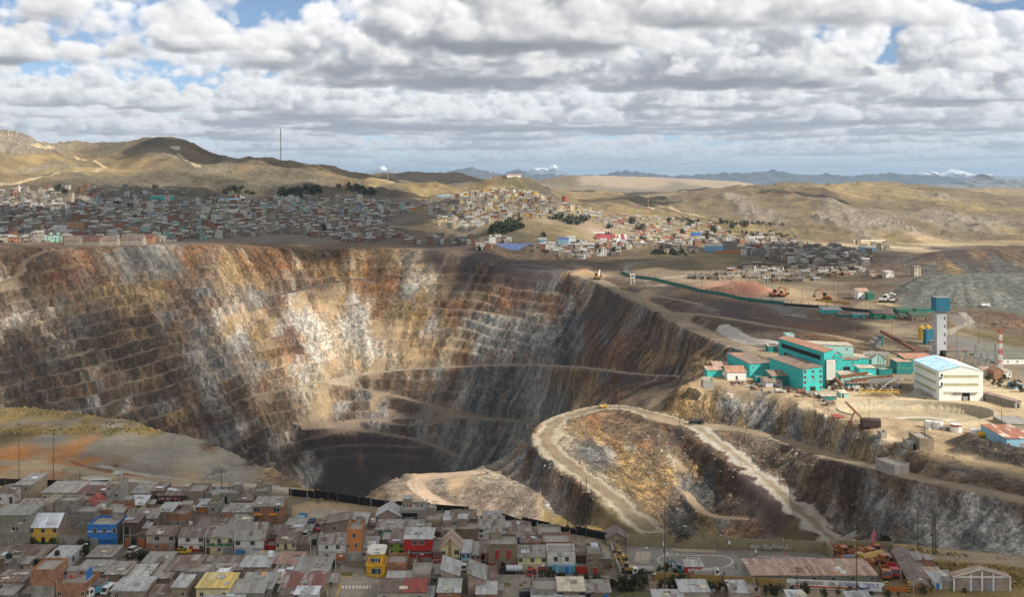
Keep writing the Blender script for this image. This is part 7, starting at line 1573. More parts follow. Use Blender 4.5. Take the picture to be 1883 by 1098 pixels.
def truck(tl, x, y, rz, cabc, label, body='box', bodyc=None, L=7.0, z=None, s=1.0, cat='truck', px=None):
 if z is None: q = hit(*tp(tl, x, y)); p = Vector((q[0], q[1], q[2]))
 else: p = at(*tp(tl, x, y), z)
 o = empty('truck', p, math.radians(rz)); tag(o, label, cat); W = 2.4; bm_ = CP_.get(bodyc, None) or bodyc or CP_[cabc]
 m = MB(); prof(m, [(L/2-2.0, .6), (L/2, .6), (L/2+.05, 1.5), (L/2-.25, 2.7), (L/2-2.0, 2.75)], -W/2, W/2); m.build('cab', [CP_[cabc] if isinstance(cabc, str) else cabc], o)
 m = MB(); prof(m, [(L/2+.07, 1.55), (L/2-.2, 2.5), (L/2-.3, 2.5), (L/2-.05, 1.55)], -W/2+.15, W/2-.15); m.box(L/2-1.5, L/2-.4, -W/2-.02, W/2+.02, 1.6, 2.4, 0); m.build('windscreen', [GLASS], o)
 m = MB(); m.box(-L/2, L/2-1.9, -.5, .5, .55, .9, 0); m.box(L/2-.1, L/2+.15, -W/2, W/2, .4, .75, 0); m.build('chassis', [TYRE], o)
 m = MB()
 if body == 'tank': m.bar((-L/2, 0, 2.0), (L/2-2.15, 0, 2.0), 1.15, 0, 14); m.box(-L/2+1, -L/2+1.6, -.3, .3, 3.05, 3.35, 0)
 elif body == 'box':
  for a, b, c, d, e, f in ((-L/2, L/2-2.1, -W/2, W/2, .9, 1.1), (-L/2, L/2-2.1, -W/2, -W/2+.08, 1.1, 2.5), (-L/2, L/2-2.1, W/2-.08, W/2, 1.1, 2.5), (-L/2, -L/2+.08, -W/2+.08, W/2-.08, 1.1, 2.5), (L/2-2.2, L/2-2.1, -W/2+.08, W/2-.08, 1.1, 2.7)): m.box(a, b, c, d, e, f, 0)
  for i in range(7): xx = -L/2+(L-2.2)*i/6; m.box(xx-.06, xx+.06, -W/2-.08, -W/2-.005, .9, 2.55, 0); m.box(xx-.06, xx+.06, W/2+.005, W/2+.08, .9, 2.55, 0)
 elif body == 'bin': prof(m, [(-L/2, 1.0), (L/2-2.3, 1.0), (L/2-2.1, 2.6), (-L/2-.5, 2.3)], -W/2, W/2); m.box(L/2-2.2, L/2-.9, -W/2, W/2, 2.85, 2.98, 0)
 m.build({'tank': 'tank', 'box': 'cargo_bed', 'bin': 'tipper'}[body], [bm_], o)
 wheels(o, (L/2-1.0, -L/2+1.0, -L/2+2.3) if L > 7.5 else (L/2-1.0, -L/2+1.3), W-.3, .5); o.scale = (s, s, s); return o
truck('A', 688, 1000, -110, 'white', 'white cab truck with light blue cargo bed', 'box', 'sky', 7.5, 0); truck('C', 550, 690, 180, 'black', 'silver tanker truck with dark cab in front of the tan brick hall', 'tank', 'silver', 8, 0, .78)
truck('D', 385, 552, 180, 'white', 'white tanker truck with white cab by the ochre yard wall', 'tank', WFR, 8, 0, .72); truck('D', 940, 568, 0, 'white', 'white tipper truck with raised canopy beside the red kiosk', 'bin', WFR, 9, 0, .78)
truck('B', 450, 325, -90, 'pickup', 'blue truck with tarpaulin on the lot beside the orange brick house', 'box', 'sky', 5.5, 0); truck('P', 1280, 781, 8, 'black', 'dark water truck halted at the fork of the haul road', 'tank', 'black', 8, None, 1.0)
truck('P', 1110, 751, 20, 'ochre', 'yellow truck at the top of the hairpin road', 'bin', 'ochre', 6, None, .8); truck('P', 1655, 595, 0, 'white', 'white truck on the rim of the grey dump', 'box', 'white', 7, None) if False else None
truck('P', 1356, 648, 140, 'teal', 'grey haul truck where the rim road meets the works', 'bin', STEEL, 8, None); truck('P', 1812, 564, 5, 'white', 'white truck at the foot of the grey gravel dump', 'box', 'white', 8, None); truck('P', 1148, 533, 160, 'ochre', 'small yellow truck at the upper end of the rim road', 'bin', 'ochre', 8, None)
truck('E', 800, 520, -100, 'orange', 'orange truck with its cab toward the gate of the scrap yard', 'box', 'orange', 6, 0); truck('E', 860, 505, -100, 'red', 'red truck beside the long mauve roof', 'box', 'red', 6, 0)
def van(tl, x, y, rz, label):
 o = empty('van', at(*tp(tl, x, y), 0), math.radians(rz)); tag(o, label, 'van')
 m = MB(); prof(m, [(-2.4, .4), (2.4, .4), (2.45, 1.1), (1.7, 2.0), (-2.35, 2.05)], -.95, .95); m.build('body', [CP_['white']], o)
 m = MB(); m.box(-2.0, 1.4, -.97, .97, 1.25, 1.8, 0); prof(m, [(2.46, 1.15), (1.8, 1.95), (1.7, 1.95), (2.3, 1.15)], -.8, .8); m.build('window', [GLASS], o); wheels(o, (-1.5, 1.5), 1.75, .36)
van('A', 780, 985, -100, 'white minibus parked next to the light blue cargo truck')
def machine(tl, x, y, rz, colr, label, z=None, s=1.0):
 q = hit(*tp(tl, x, y)) if z is None else at(*tp(tl, x, y), z); o = empty('excavator', q, math.radians(rz)); tag(o, label, 'excavator'); c = CP_[colr]
 for sy in (-1.1, 1.1): m = MB(); prof(m, [(-1.8, .1), (1.8, .1), (2.1, .5), (1.8, .9), (-1.8, .9), (-2.1, .5)], sy-.3, sy+.3); m.build('track', [TYRE], o)
 m = MB(); m.box(-2.0, 1.2, -1.2, 1.2, 1.0, 2.0, 0); m.build('body', [c], o); m = MB(); m.box(-.1, 1.3, .1, 1.2, 2.003, 3.2, 0); m.build('cab', [GLASS], o); m = MB(); m.box(-.15, 1.35, .05, 1.25, 3.2, 3.35, 0); m.build('cab_roof', [c], o)
 m = MB(); m.bar((1.0, -.5, 1.6), (3.0, -.5, 4.6), .3); m.bar((3.0, -.5, 4.6), (5.2, -.5, 3.6), .24); m.build('boom', [c], o); m = MB(); m.bar((5.2, -.5, 3.7), (5.6, -.5, 1.6), .18); m.box(5.0, 6.1, -1.0, 0, .9, 1.8, 0); m.build('bucket', [RUSTY], o); o.scale = (s, s, s)
machine('D', 205, 420, 120, 'ochre', 'pale yellow excavator parked under the lone shed', 0, .75); machine('D', 262, 535, 170, 'ochre', 'yellow loader behind the white tanker cab', 0, .9); machine('P', 1098, 514, 70, 'ochre', 'yellow shovel at the rim above the pit', None, 2.3); machine('D', 720, 545, 170, 'teal', 'dark tractor with glass cab beside the red kiosk', 0, .8)
def kiosk():
 p = at(*D_(750, 566), 0); o = empty('kiosk', p); tag(o, 'red kiosk with white lettering under a pale roof', 'kiosk'); m = MB(); m.box(0, 4.6, 0, 2.6, 0, 2.6, 0); m.build('wall', [paint('kiosk_red', (.42, .02, .02))], o)
 m = MB(); roof_mesh(m, 's', 4.6, 2.6, 2.6, .9, .2); m.build('roof', [ROOF['lg']], o); m = MB(); random.seed(4)
 for i in range(7): x = .95+i*.42; m.box(x, x+.3, -.03, -.005, 1.25+random.uniform(-.1, .05), 2.0+random.uniform(-.05, .1), 0)
 m.box(.9, 3.9, -.02, -.004, .95, 1.1, 0); m.build('lettering', [WT], o)
kiosk()
# the scrap yard
def scrapyard():
 random.seed(21); kinds = ['orange', 'orange', 'ochre', 'red', 'orange']
 spec = [(455, 300, 'frame', 'pale lattice boom lying across the scrap yard'), (520, 405, 'bed', 'orange tipper bed with blue load in the scrap yard'), (600, 400, 'cab', 'ochre cab in the middle of the scrap yard'), (690, 402, 'tank', 'long ochre tank, biggest piece of the scrap yard'), (690, 360, 'cab', 'yellow cab standing behind the long ochre tank'), (790, 410, 'cab', 'ochre grey cab beside the roof of the yard lean-to'), (560, 350, 'bed', 'orange chassis heap by the concrete wall corner'),
   (620, 325, 'bed', 'orange red body panels at the rear of the scrap yard'), (700, 310, 'frame', 'orange red boom against the back wall of the yard'), (410, 300, 'bed', 'dark red container by the end wall of the parking ground'), (480, 345, 'cab', 'orange cab below the pale lattice boom'), (640, 435, 'bed', 'orange trough just behind the clay roof'), (560, 300, 'cab', 'orange cab at the back wall, standing alone'), (655, 290, 'bed', 'orange beam pile by the back wall'), (740, 330, 'cab', 'small orange cab under the yard lean-to'), (590, 440, 'bed', 'ochre hopper close to the clay roof')]
 for i, (x, y, k, lb) in enumerate(spec):
  p = at(*tp('E', x, y), 0); o = empty('scrap_machine', p, random.uniform(-.5, .5)+(.8 if k == 'frame' else 0)); tag(o, lb, 'machine'); c = CP_[kinds[i % 5]]
  if k == 'tank':
   m = MB(); m.bar((-4, 0, 1.6), (4, 0, 1.6), 1.35, 0, 14); m.build('shell', [CP_['ochre']], o); m = MB(); m.box(-3.6, 3.6, -.8, .8, 0, .5, 0); m.build('cradle', [RUSTY], o)
  elif k == 'cab':
   m = MB(); prof(m, [(-1.2, .5), (1.2, .5), (1.1, 1.5), (.7, 2.6), (-1.2, 2.6)], -1.1, 1.1); m.build('cab', [c], o); m = MB(); m.box(-.7, .6, -1.13, 1.13, 1.5, 2.3, 0); m.build('window', [GLASS], o); m = MB(); m.box(-3.5, -1.2, -.6, .6, .5, .9, 0); m.box(-3.2, -1.6, -1, 1, .9, 1.6, 0); m.build('chassis', [RUSTY], o); wheels(o, (.2, -2.6), 2.0, .55)
  elif k == 'bed':
   m = MB(); prof(m, [(-2.2, .4), (2.0, .4), (2.6, 1.9), (-2.4, 1.7)], -1.3, 1.3); m.build('tipper', [c], o); m = MB(); m.box(-1.7, 1.8, -.9, .9, 1.72, 1.95, 0); m.build('load', [CP_['blue'] if i == 1 else RUSTY], o)
   for s_ in range(3): m = MB(); m.bar((random.uniform(-3, 3), random.uniform(-2, 2), .3), (random.uniform(-3, 3), random.uniform(-2, 2), random.uniform(.5, 2.6)), .14); m.build('bent_beam', [c], o)
  else:
   m = MB(); W0 = MB()
   for i_ in range(8):
    a = -6+i_*1.5
    for yy, zz in ((-.5, .6), (.5, .6), (0, 1.7)): m.bar((a, yy, zz+a*.25+1.5), (a+1.5, yy, zz+(a+1.5)*.25+1.5), .09)
    m.bar((a, -.5, .6+a*.25+1.5), (a+1.5, 0, 1.7+(a+1.5)*.25+1.5), .07); m.bar((a, .5, .6+a*.25+1.5), (a+1.5, 0, 1.7+(a+1.5)*.25+1.5), .07); m.bar((a, -.5, .6+a*.25+1.5), (a, .5, .6+a*.25+1.5), .07)
   m.build('lattice_boom', [WFR if i == 0 else c], o); m = MB(); m.box(-6.5, -4.5, -1, 1, 0, 1.4, 0); m.build('base', [c], o)
 R = [c for c in (RUSTY, CP_['orange'], TIMBER, CP_['red'], STEEL)]; m = MB()
 for i in range(150):
  x = random.uniform(400, 760); y = random.uniform(292, 420); p = at(*tp('E', x, y), 0); M = Matrix.Translation(p) @ Matrix.Rotation(random.random()*6, 4, 'Z') @ Matrix.Rotation(random.uniform(-.5, .5), 4, 'X'); a, b, c = random.uniform(.3, 1.8), random.uniform(.2, .6), random.uniform(.2, .9); m.box(-a, a, -b, b, 0, c, random.randrange(5), M=M)
 tag(m.build('scrap', R), kind='stuff')
 town_house('E', 725, 850, 365, 395, 315, 9, 's', 'mv', 'wood', 'KKK', 'lean-to with crooked mauve roof in the scrap yard')
scrapyard()
# posts and masts
WOODP = plaster('pole_wood', (.10, .08, .055), .2); CPOLE = plaster('pole_concrete', (.36, .34, .30), .12)
def pole(px, pyb, pyt, label, kind='c', z=None, r=.14, grp=None):
 q = Vector(hit(px, pyb)) if z is None else at(px, pyb, z)
 h = (pyb-pyt)*q.y/F; o = empty('utility_pole' if kind in 'cwx' else 'street_lamp', q); tag(o, label, 'pole' if kind in 'cwx' else 'lamp', grp); mt = WOODP if kind in 'wx' else CPOLE
 m = MB(); m.cyl(0, 0, -.3, h, r, 0, 7, r*.6); m.build('shaft', [mt], o)
 if kind in 'cw':
  for i, zz in enumerate((h-.5, h-1.3)): m = MB(); m.bar((-.9+.2*i, -.15, zz), (.9-.2*i, -.15, zz), .07); [m.cyl(a, -.15, zz, zz+.25, .06, 0, 5) for a in (-.8, 0, .8)]; m.build('crossarm', [WOODP], o)
 elif kind == 'l':
  m = MB(); m.bar((0, 0, h), (1.5, -.5, h+.5), .06); m.build('arm', [CPOLE], o); m = MB(); m.box(1.2, 2.0, -.8, -.45, h+.42, h+.6, 0); m.build('lamp_head', [WT], o)
 return o
PL = [(35, 880, 775, 'w', 'pale tall mast at the edge of the orange ground'), (98, 893, 790, 'x', 'tall dark mast with a knot of cable, by the orange ground'), (77, 900, 865, 'x', 'short dark post by the black fence behind the long grey roof'), (118, 893, 862, 'c', 'short pale post next to the tall dark mast'), (147, 890, 863, 'x', 'short dark post on the ochre bank'), (407, 902, 863, 'x', 'thin dark post standing in the pale puddled ground'), (424, 930, 885, 'c', 'concrete pole in front of the flat grey house with stumps'), (603, 921, 815, 'x', 'tall dark mast at the start of the black mesh fence'), (565, 922, 840, 'c', 'tall pale pole at the rim beside the white streaked rock'),
      (620, 928, 893, 'x', 'short fence side post left of the pale hut row'), (682, 945, 908, 'c', 'concrete pole at the middle of the dusty lot'), (709, 938, 908, 'c', 'concrete pole by the grey gabled house on the lot'), (800, 962, 920, 'c', 'concrete pole near the silver car'), (535, 945, 900, 'c', 'concrete pole beside the orange brick house'), (1044, 978, 905, 'x', 'dark pole at the end of the pinkish dump'), (1068, 984, 882, 'x', 'tall dark mast, first of the pair below the hairpin'), (1078, 990, 878, 'x', 'tall dark mast, second of the pair below the hairpin'), (1104, 905, 860, 'c', 'pole with a yellow box beside the hairpin road'), (1232, 985, 908, 'x', 'dark pole behind the perimeter wall below the golden cliff'), (1222, 1095, 935, 'x', 'tallest dark mast, rising from the shrubs before the parking ground'), (1150, 1065, 970, 'w', 'wooden pole at the lone shed'), (1178, 1055, 1010, 'l', 'lamp post on the pale corner of the parking ground'),
      (1688, 1010, 935, 'x', 'tall dark pole on the grass beside the white streaked face'), (1575, 1090, 998, 'x', 'tall dark pole in front of the banner wall'), (1466, 1088, 1043, 'w', 'wooden pole before the first words of the banner'), (1656, 1070, 1022, 'c', 'pale pole in the yard before the long mauve roof'), (1362, 865, 806, 'c', 'pole at the crest of the white ramp'), (1527, 828, 768, 'x', 'dark pole on the berm under the round basin'), (1598, 790, 733, 'w', 'pole with crossarms beside the rusty shovel'), (1700, 828, 772, 'x', 'dark pole in front of the windowless cube'), (1842, 785, 740, 'w', 'pole on the pale yard before the striped shed'), (1497, 750, 695, 'w', 'pole before the sunlit end of the teal wing'), (1401, 715, 657, 'w', 'pole before the shadowed teal hall'), (1372, 795, 750, 'x', 'pole on the ridge beside the dark water truck'), (1250, 785, 730, 'x', 'pole at the fork where the ramps part'), (1137, 755, 712, 'x', 'first pole on the hairpin top'), (1122, 750, 715, 'x', 'second pole on the hairpin top'), (1055, 762, 708, 'x', 'pole at the outer bend of the hairpin'),
      (29, 935, 905, 'c', 'pale pole beside the white gabled house'), (15, 1010, 980, 'l', 'pale lamp post before the grey green tenement'), (29, 1012, 965, 'l', 'lamp post on the street before the yellow house'), (227, 1010, 962, 'c', 'concrete pole by the bright blue house'), (239, 1010, 968, 'c', 'concrete pole by the ramshackle shack'), (246, 945, 912, 'c', 'concrete pole between the two big roofs by the tower'), (386, 1018, 1000, 'l', 'short lamp post before the balcony house'), (400, 1022, 985, 'c', 'concrete pole before the balcony house'), (427, 1022, 975, 'c', 'concrete pole before the blue garage doors'), (150, 1030, 1003, 'l', 'lamp post beside the zinc roofed white house'), (275, 1085, 1040, 'c', 'concrete pole in the lower block near the patched roofs'), (197, 1090, 1058, 'l', 'lamp post by the white minibus'),
      (597, 1030, 955, 'w', 'tall wooden pole in the side lane'), (571, 1035, 975, 'c', 'concrete pole at the mouth of the side lane'), (582, 1028, 1000, 'c', 'pale short pole in the side lane mouth'), (617, 1078, 1025, 'l', 'lamp post on the plaza lawn'), (694, 1062, 1008, 'c', 'concrete pole behind the golden house'), (694, 1098, 1040, 'c', 'concrete pole rising past the golden house'), (707, 1020, 990, 'c', 'concrete pole beside the lime green house'), (788, 1038, 990, 'l', 'lamp post before the wide shutters'), (766, 1043, 1022, 'l', 'short lamp post before the red house door'), (724, 1095, 1062, 'c', 'concrete pole by the half red roof'), (682, 1098, 1052, 'c', 'concrete pole at the lower edge by the crosswalk'), (533, 1085, 1048, 'c', 'concrete pole among the striped roofs'), (968, 1058, 1005, 'c', 'concrete pole before the pale yellow house'), (1031, 1058, 1015, 'c', 'concrete pole before the white house with blue front'), (988, 1080, 1043, 'l', 'lamp post on the square with shrubs'), (1192, 1080, 1058, 'l', 'lamp post by the row of dark shrubs'), (1360, 1078, 1038, 'l', 'pale lamp post at the rubble by the clay roof'), (1438, 1097, 1072, 'l', 'lamp post beside the first panel of the banner'), (1680, 1095, 1068, 'l', 'lamp post at the orange gate')]
for i, (px, b, t, k, lb) in enumerate(PL): pole(px, b, t, lb, k, 0.0 if b > 1000 or (px < 560 and b > 880) else None, .16 if k == 'x' else .13)
q = Vector(hit(1718, 1022)); lattice('lattice_mast', q, (1022-948)*q.y/F, .9, 'dark lattice mast on the grass by the dirt road', [WOODP], .7, seg=12, r=.07)
# far poles along the road and on the flat land
for i, (px, b, t) in enumerate(((1163, 590, 560), (1216, 590, 562), (1242, 592, 560), (1185, 575, 552), (1305, 640, 600), (1040, 520, 490), (1290, 555, 515), (1345, 540, 500), (1420, 545, 495), (1533, 545, 500), (1475, 560, 525), (1542, 560, 505), (1562, 575, 530), (1592, 590, 545), (1625, 570, 535), (1665, 560, 520), (1700, 580, 540), (1780, 600, 555), (1800, 640, 575), (1815, 600, 570), (1760, 655, 605), (1745, 620, 580), (1832, 660, 630), (1600, 560, 520), (1640, 620, 590), (1470, 650, 610))):
 pole(px, b, t, 'thin dark pole on the bare land between the rim road and the far quarter' if b < 600 and px < 1700 else 'thin dark pole on the brown land around the headframe tower', 'x', None, .16, 'far poles between rim road and far quarter' if b < 600 and px < 1700 else 'far poles around the headframe')
# roof tanks
def roof_tank(tl, x, y, r, h, mat, label, zt, Y):
 p = at(*tp(tl, x, y), Y=Y); o = empty('water_tank', (p.x, p.y, p.z)); tag(o, label, 'water tank')
 m = MB(); m.cyl(0, 0, 0, h*.8, r, 0, 12); m.cyl(0, 0, h*.8, h, r, 0, 12, r*.35); m.build('shell', [mat], o); m = MB(); m.box(-r, r, -r, r, -zt, -.003, 0); m.build('stand', [WALL['cinder']], o)
BT = paint('tank_black', (.015, .016, .02), .35); BLT = paint('tank_blue', (.02, .10, .33), .35); CT = paint('tank_cream', (.6, .55, .45), .5)
for a in (('A', 62, 385, .75, 1.5, BT, 'black roof tank beside the wide patched workshop roof', .6, 353), ('A', 412, 718, .75, 1.7, BT, 'black roof tank on a block stand over the zinc roofed white house', 2.2, 314), ('A', 748, 382, .75, 1.6, CT, 'cream roof tank on the orange brick terrace', 1.2, 352), ('A', 408, 950, .75, 1.9, CT, 'cream roof tank on the brick terrace with the blue panel', 1.2, 297), ('A', 1395, 385, .7, 1.5, CT, 'cream roof tank beside the small orange house', 1.0, 358), ('A', 65, 735, .8, 1.6, BT, 'black roof tank on the grey stair house', 1.2, 307), ('B', 228, 565, .8, 1.6, WT, 'white roof tank beside the roof with orange skylights', 1.0, 313), ('B', 338, 805, .8, 1.8, BLT, 'blue water tank between ribbed and striped roofs', 1.2, 296), ('B', 1187, 580, .7, 1.2, BT, 'black tank on the low brick terrace by the golden house', .8, 322), ('B', 965, 318, .8, 1.3, CT, 'cream tank between zinc roof and mint house', 1.0, 350), ('D', 1377, 710, .7, 1.5, BT, 'black rooftop tank on a red post', 1.4, 289), ('C', 743, 462, .6, 1.0, BT, 'black tank by the roofless brick room', .6, 352), ('A', 1375, 492, .6, 1.0, CT, 'cream tank above the mauve roofed house', .8, 344)): roof_tank(*a)
# shrubs and small trees
def shrub_mesh(seed, tall=1.0, n=260):
 rng = random.Random(seed); m = MB()
 lobes = [(rng.uniform(-.45, .45), rng.uniform(-.45, .45), rng.uniform(.35, 1.0)*tall, rng.uniform(.28, .5)) for _ in range(7)]+[(0, 0, tall*1.05, .3)]
 for i in range(n):
  lx, ly, lz, lr = rng.choice(lobes); v = Vector((rng.gauss(0, 1), rng.gauss(0, 1), rng.gauss(0, 1))).normalized()*lr*rng.uniform(.55, 1.08)
  c = Vector((lx, ly, lz))+Vector((v.x, v.y, v.z*1.15));
  if c.z < .12: c.z = .12+rng.random()*.2
  s = rng.uniform(.07, .15); a = Vector((rng.gauss(0, 1), rng.gauss(0, 1), rng.gauss(0, .6))).normalized(); b = a.orthogonal().normalized(); d = a.cross(b)
  m.face([c-b*s, c+d*s*.8, c+b*s, c-d*s*.8], 0 if rng.random() < .7 else 1)
 return m
LF = [plaster('leaf_dark', (.030, .040, .018), .35, .8, 0), plaster('leaf_lighter', (.065, .07, .03), .35, .8, 0), plaster('leaf_dry', (.10, .085, .04), .35, .8, 0)]
protos = []
for i, tl in enumerate((1.0, 1.5, 2.0, .8)):
 o = empty('shrub', (0, 0, -900)); m = MB(); m.cyl(0, 0, 0, .8*tl, .07, 0, 6, .04)
 for k in range(4): a = k*1.57+.4; m.bar((0, 0, .3*tl), (.35*math.cos(a), .35*math.sin(a), .85*tl), .035, 0, 4, .015)
 m.build('trunk', [WOODP], o); shrub_mesh(40+i, tl).build('crown', LF[:2] if i != 3 else LF[1:], o); protos.append(o)
used = set()
def shrub(px, py, h, label, grp=None, v=None, z=None):
 i = random.randrange(3) if v is None else v
 q = Vector(hit(px, py)) if z is None else at(px, py, z)
 if i not in used: o = protos[i]; used.add(i)
 else: o = copy_tree(protos[i])
 tl = (1.0, 1.5, 2.0, .8)[i]; s = h/(tl+.35); o.location = q; o.rotation_euler = (0, 0, random.random()*6.28); w = s*random.uniform(.9, 1.25)*(1.0 if i != 2 else 1.3); o.scale = (w, w, s); tag(o, label, 'shrub', grp)
random.seed(17)
for tl, xs, lb in (('A', [(245, 655, 3.2), (368, 655, 3.0), (448, 680, 2.2), (585, 672, 3.4), (612, 700, 3.8), (632, 730, 3.6)], 'dark shrub on the street by the yellow and blue houses'),
                   ('A', [(965, 762, 3.4), (1015, 750, 2.8), (1030, 750, 3.0), (1075, 722, 1.6), (1210, 725, 1.4), (918, 755, 2.4), (1735, 268, 2.6), (1795, 700, 1.4)], 'dark shrub along the street near the taxi'),
                   ('B', [(590, 625, 2.2), (690, 655, 3.0), (1540, 632, 3.6), (1493, 612, 2.0), (1578, 640, 2.8), (500, 625, 1.5)], 'dark shrub by the plaza and the cream gabled house'),
                   ('C', [(720, 770, 2.6), (745, 770, 2.2), (768, 735, 3.2), (812, 745, 3.6), (830, 765, 2.6), (858, 745, 3.4), (860, 775, 3.0), (905, 735, 2.4), (925, 735, 2.2), (1020, 735, 2.6), (1080, 760, 3.0), (1100, 755, 2.4), (1150, 755, 2.6), (1170, 760, 3.0), (1240, 790, 2.6), (1270, 800, 3.0)], 'dark shrub in the row by the square and its street'),
                   ('C', [(1330, 795, 3.8), (1345, 815, 3.2), (1375, 800, 4.2), (1410, 815, 3.0), (1440, 790, 3.8), (1470, 815, 4.2), (1495, 760, 4.6), (1512, 800, 3.4)], 'dark shrub in the dense row before the parked tanker'),
                   ('D', [(530, 540, 2.6), (595, 530, 3.2), (660, 545, 2.0), (545, 695, 4.0), (620, 695, 4.4), (650, 660, 4.0), (690, 690, 4.0), (718, 640, 3.6), (960, 720, 4.0), (990, 715, 3.6), (1055, 720, 4.0), (1120, 725, 4.2), (1290, 700, 2.2), (1450, 730, 3.2), (1500, 720, 3.4), (1545, 740, 3.6), (1590, 725, 3.4), (1680, 705, 2.4), (1790, 705, 3.2), (890, 560, 2.0)], 'dark shrub along the ochre yard wall'),
                   ('E', [(70, 640, 2.4), (180, 655, 3.0), (320, 670, 3.6), (425, 672, 3.2), (520, 660, 3.8), (620, 690, 3.0), (680, 690, 3.2), (820, 672, 2.6), (900, 672, 2.2), (1100, 655, 3.6), (1135, 640, 3.4), (1420, 640, 2.0)], 'dark shrub in the row before the banner wall'),
                   ('E', [(800, 290, 4.0), (820, 270, 3.0), (790, 262, 3.0)], 'bushy dark tree at the corner wall of the scrap yard')):
 for x, y, h in xs: shrub(*tp(tl, x, y), h*(.62 if tl == 'E' and y > 600 else (.8 if tl == 'D' else .9)), lb, lb.replace('dark shrub', 'shrubs').replace('bushy dark tree', 'trees'), z=0.0)
shrub(*D_(722, 320), 5.0, 'lone dark conical bush growing at the long concrete wall', v=2, z=0.0)
for x, y, h in ((1195, 812, 5), (1235, 850, 4), (1280, 870, 4), (1390, 868, 4), (1430, 880, 5), (1480, 905, 4), (1340, 800, 4), (1300, 835, 4), (1460, 850, 3.5)): shrub(*tp('G', x, y), h, 'dark tree among the cottages by the striped shed', 'trees among the cottages by the striped shed', z=-5)
# tussock grass on the banks
def tussocks():
 random.seed(8); m = MB()
 Z = [((1660, 1780), (1008, 1075), 900, 0), ((1700, 1883), (1030, 1085), 1200, 0), ((930, 1150), (952, 986), 500, None), ((565, 700), (903, 925), 300, None), ((0, 300), (788, 800), 700, None), ((150, 290), (770, 792), 300, None), ((0, 180), (748, 768), 300, None), ((1150, 1500), (985, 998), 220, None)]
 for (a, b), (c, d), n, z in Z:
  for _ in range(n):
   px, py = random.uniform(a, b), random.uniform(c, d)
   if z == 0 and (py < 1008+(px-1660)*.12 or 1017+(px-1640)*.07 < py < 1030+(px-1640)*.07): continue
   q = hit(px, py)
   if q[2] < -3 or q[1] > 560: continue
   s = random.uniform(.25, .6)*(1+q[1]/900);
   for k in range(3):
    an = random.random()*6.28; u = Vector((math.cos(an), math.sin(an), 0))*s*.5; t = Vector((q[0]+random.uniform(-.2, .2), q[1]+random.uniform(-.2, .2), q[2]+s*random.uniform(.6, 1.1))); b0 = Vector(q)
    m.face([b0-u, b0+u, t+u*.5, t-u*.5], 0 if random.random() < .75 else 1)
 tag(m.build('tussock_grass', [plaster('dry_grass', (.42, .30, .11), .35, .9, 0), plaster('olive_grass', (.16, .14, .055), .35, .9, 0)]), kind='stuff')
tussocks()
def person(x, y, tl, label, colr, h=1.7):
 o = empty('person', at(*tp(tl, x, y), 0.03), random.random()*6); tag(o, label, 'person')
 V = [(0, 0, .92), (0, 0, 1.2), (0, 0, 1.42), (0, .02, 1.52), (0, .03, 1.65), (.19, 0, 1.40), (.25, 0, 1.12), (.24, .1, .88), (-.19, 0, 1.40), (-.25, 0, 1.12), (-.24, -.08, .88), (.09, 0, .88), (.10, .08, .48), (.10, .0, .06), (.10, .14, .03), (-.09, 0, .88), (-.10, -.04, .48), (-.10, -.14, .06), (-.10, .0, .03)]
 E = [(0, 1), (1, 2), (2, 3), (3, 4), (2, 5), (5, 6), (6, 7), (2, 8), (8, 9), (9, 10), (0, 11), (11, 12), (12, 13), (13, 14), (0, 15), (15, 16), (16, 17), (17, 18)]
 Rr = [.15, .14, .13, .055, .105, .06, .048, .035, .06, .048, .035, .085, .06, .04, .04, .085, .06, .04, .04]
 me = bpy.data.meshes.new('body'); me.from_pydata(V, E, []); b = bpy.data.objects.new('body', me); COL.objects.link(b); b.parent = o
 md = b.modifiers.new('skin', 'SKIN');
 for i, r in enumerate(Rr): me.skin_vertices[0].data[i].radius = (r, r)
 me.skin_vertices[0].data[0].use_root = True; b.modifiers.new('sub', 'SUBSURF').levels = 1; me.materials.append(paint('clothes_'+colr, {'dark': (.03, .03, .04), 'blue': (.05, .08, .2), 'red': (.25, .04, .04)}[colr], .9))
 m = MB(); m.cyl(0, .02, 1.66, 1.78, .11, 0, 8, .07); m.build('hair', [paint('hair_black', (.015, .012, .01), .7)], o)
random.seed(30)
try:
 person(662, 790, 'B', 'person in dark clothes walking at the kerb by the crosswalk', 'dark'); person(1193, 505, 'D', 'person in dark clothes crossing the parking ground', 'dark'); person(1090, 575, 'D', 'person in blue beside the rubble at the ochre wall', 'blue'); person(442, 636, 'E', 'person in dark clothes standing before the banner wall', 'dark')
except Exception as e: print('person', e)
# ------------------------------------------------------------------ the far quarter beyond the pit
def inside(p, poly):
 c = False; j = len(poly)-1
 for i in range(len(poly)):
  if (poly[i][1] > p[1]) != (poly[j][1] > p[1]) and p[0] < (poly[j][0]-poly[i][0])*(p[1]-poly[i][1])/(poly[j][1]-poly[i][1]+1e-9)+poly[i][0]: c = not c
  j = i
 return c
FW = {'grey': WALL['cinder'], 'tan': WALL['tan'], 'brick': plaster('far_brick', (.30, .15, .09)), 'white': WALL['white'], 'cream': WALL['cream'], 'pale': WALL['beige'], 'light blue': plaster('far_light_blue', (.33, .41, .45)), 'mint': WALL['mint'], 'yellow': plaster('far_yellow', (.5, .33, .08)), 'brown': WALL['adobe'], 'pink': WALL['pink']}
FR = {'grey': ROOF['g'], 'rusty': ROOF['rr'], 'flat': CONC, 'dark': plaster('roof_dark_flat', (.12, .11, .10)), 'red': plaster('far_red_roof', (.30, .08, .05)), 'pale': ROOF['lg']}
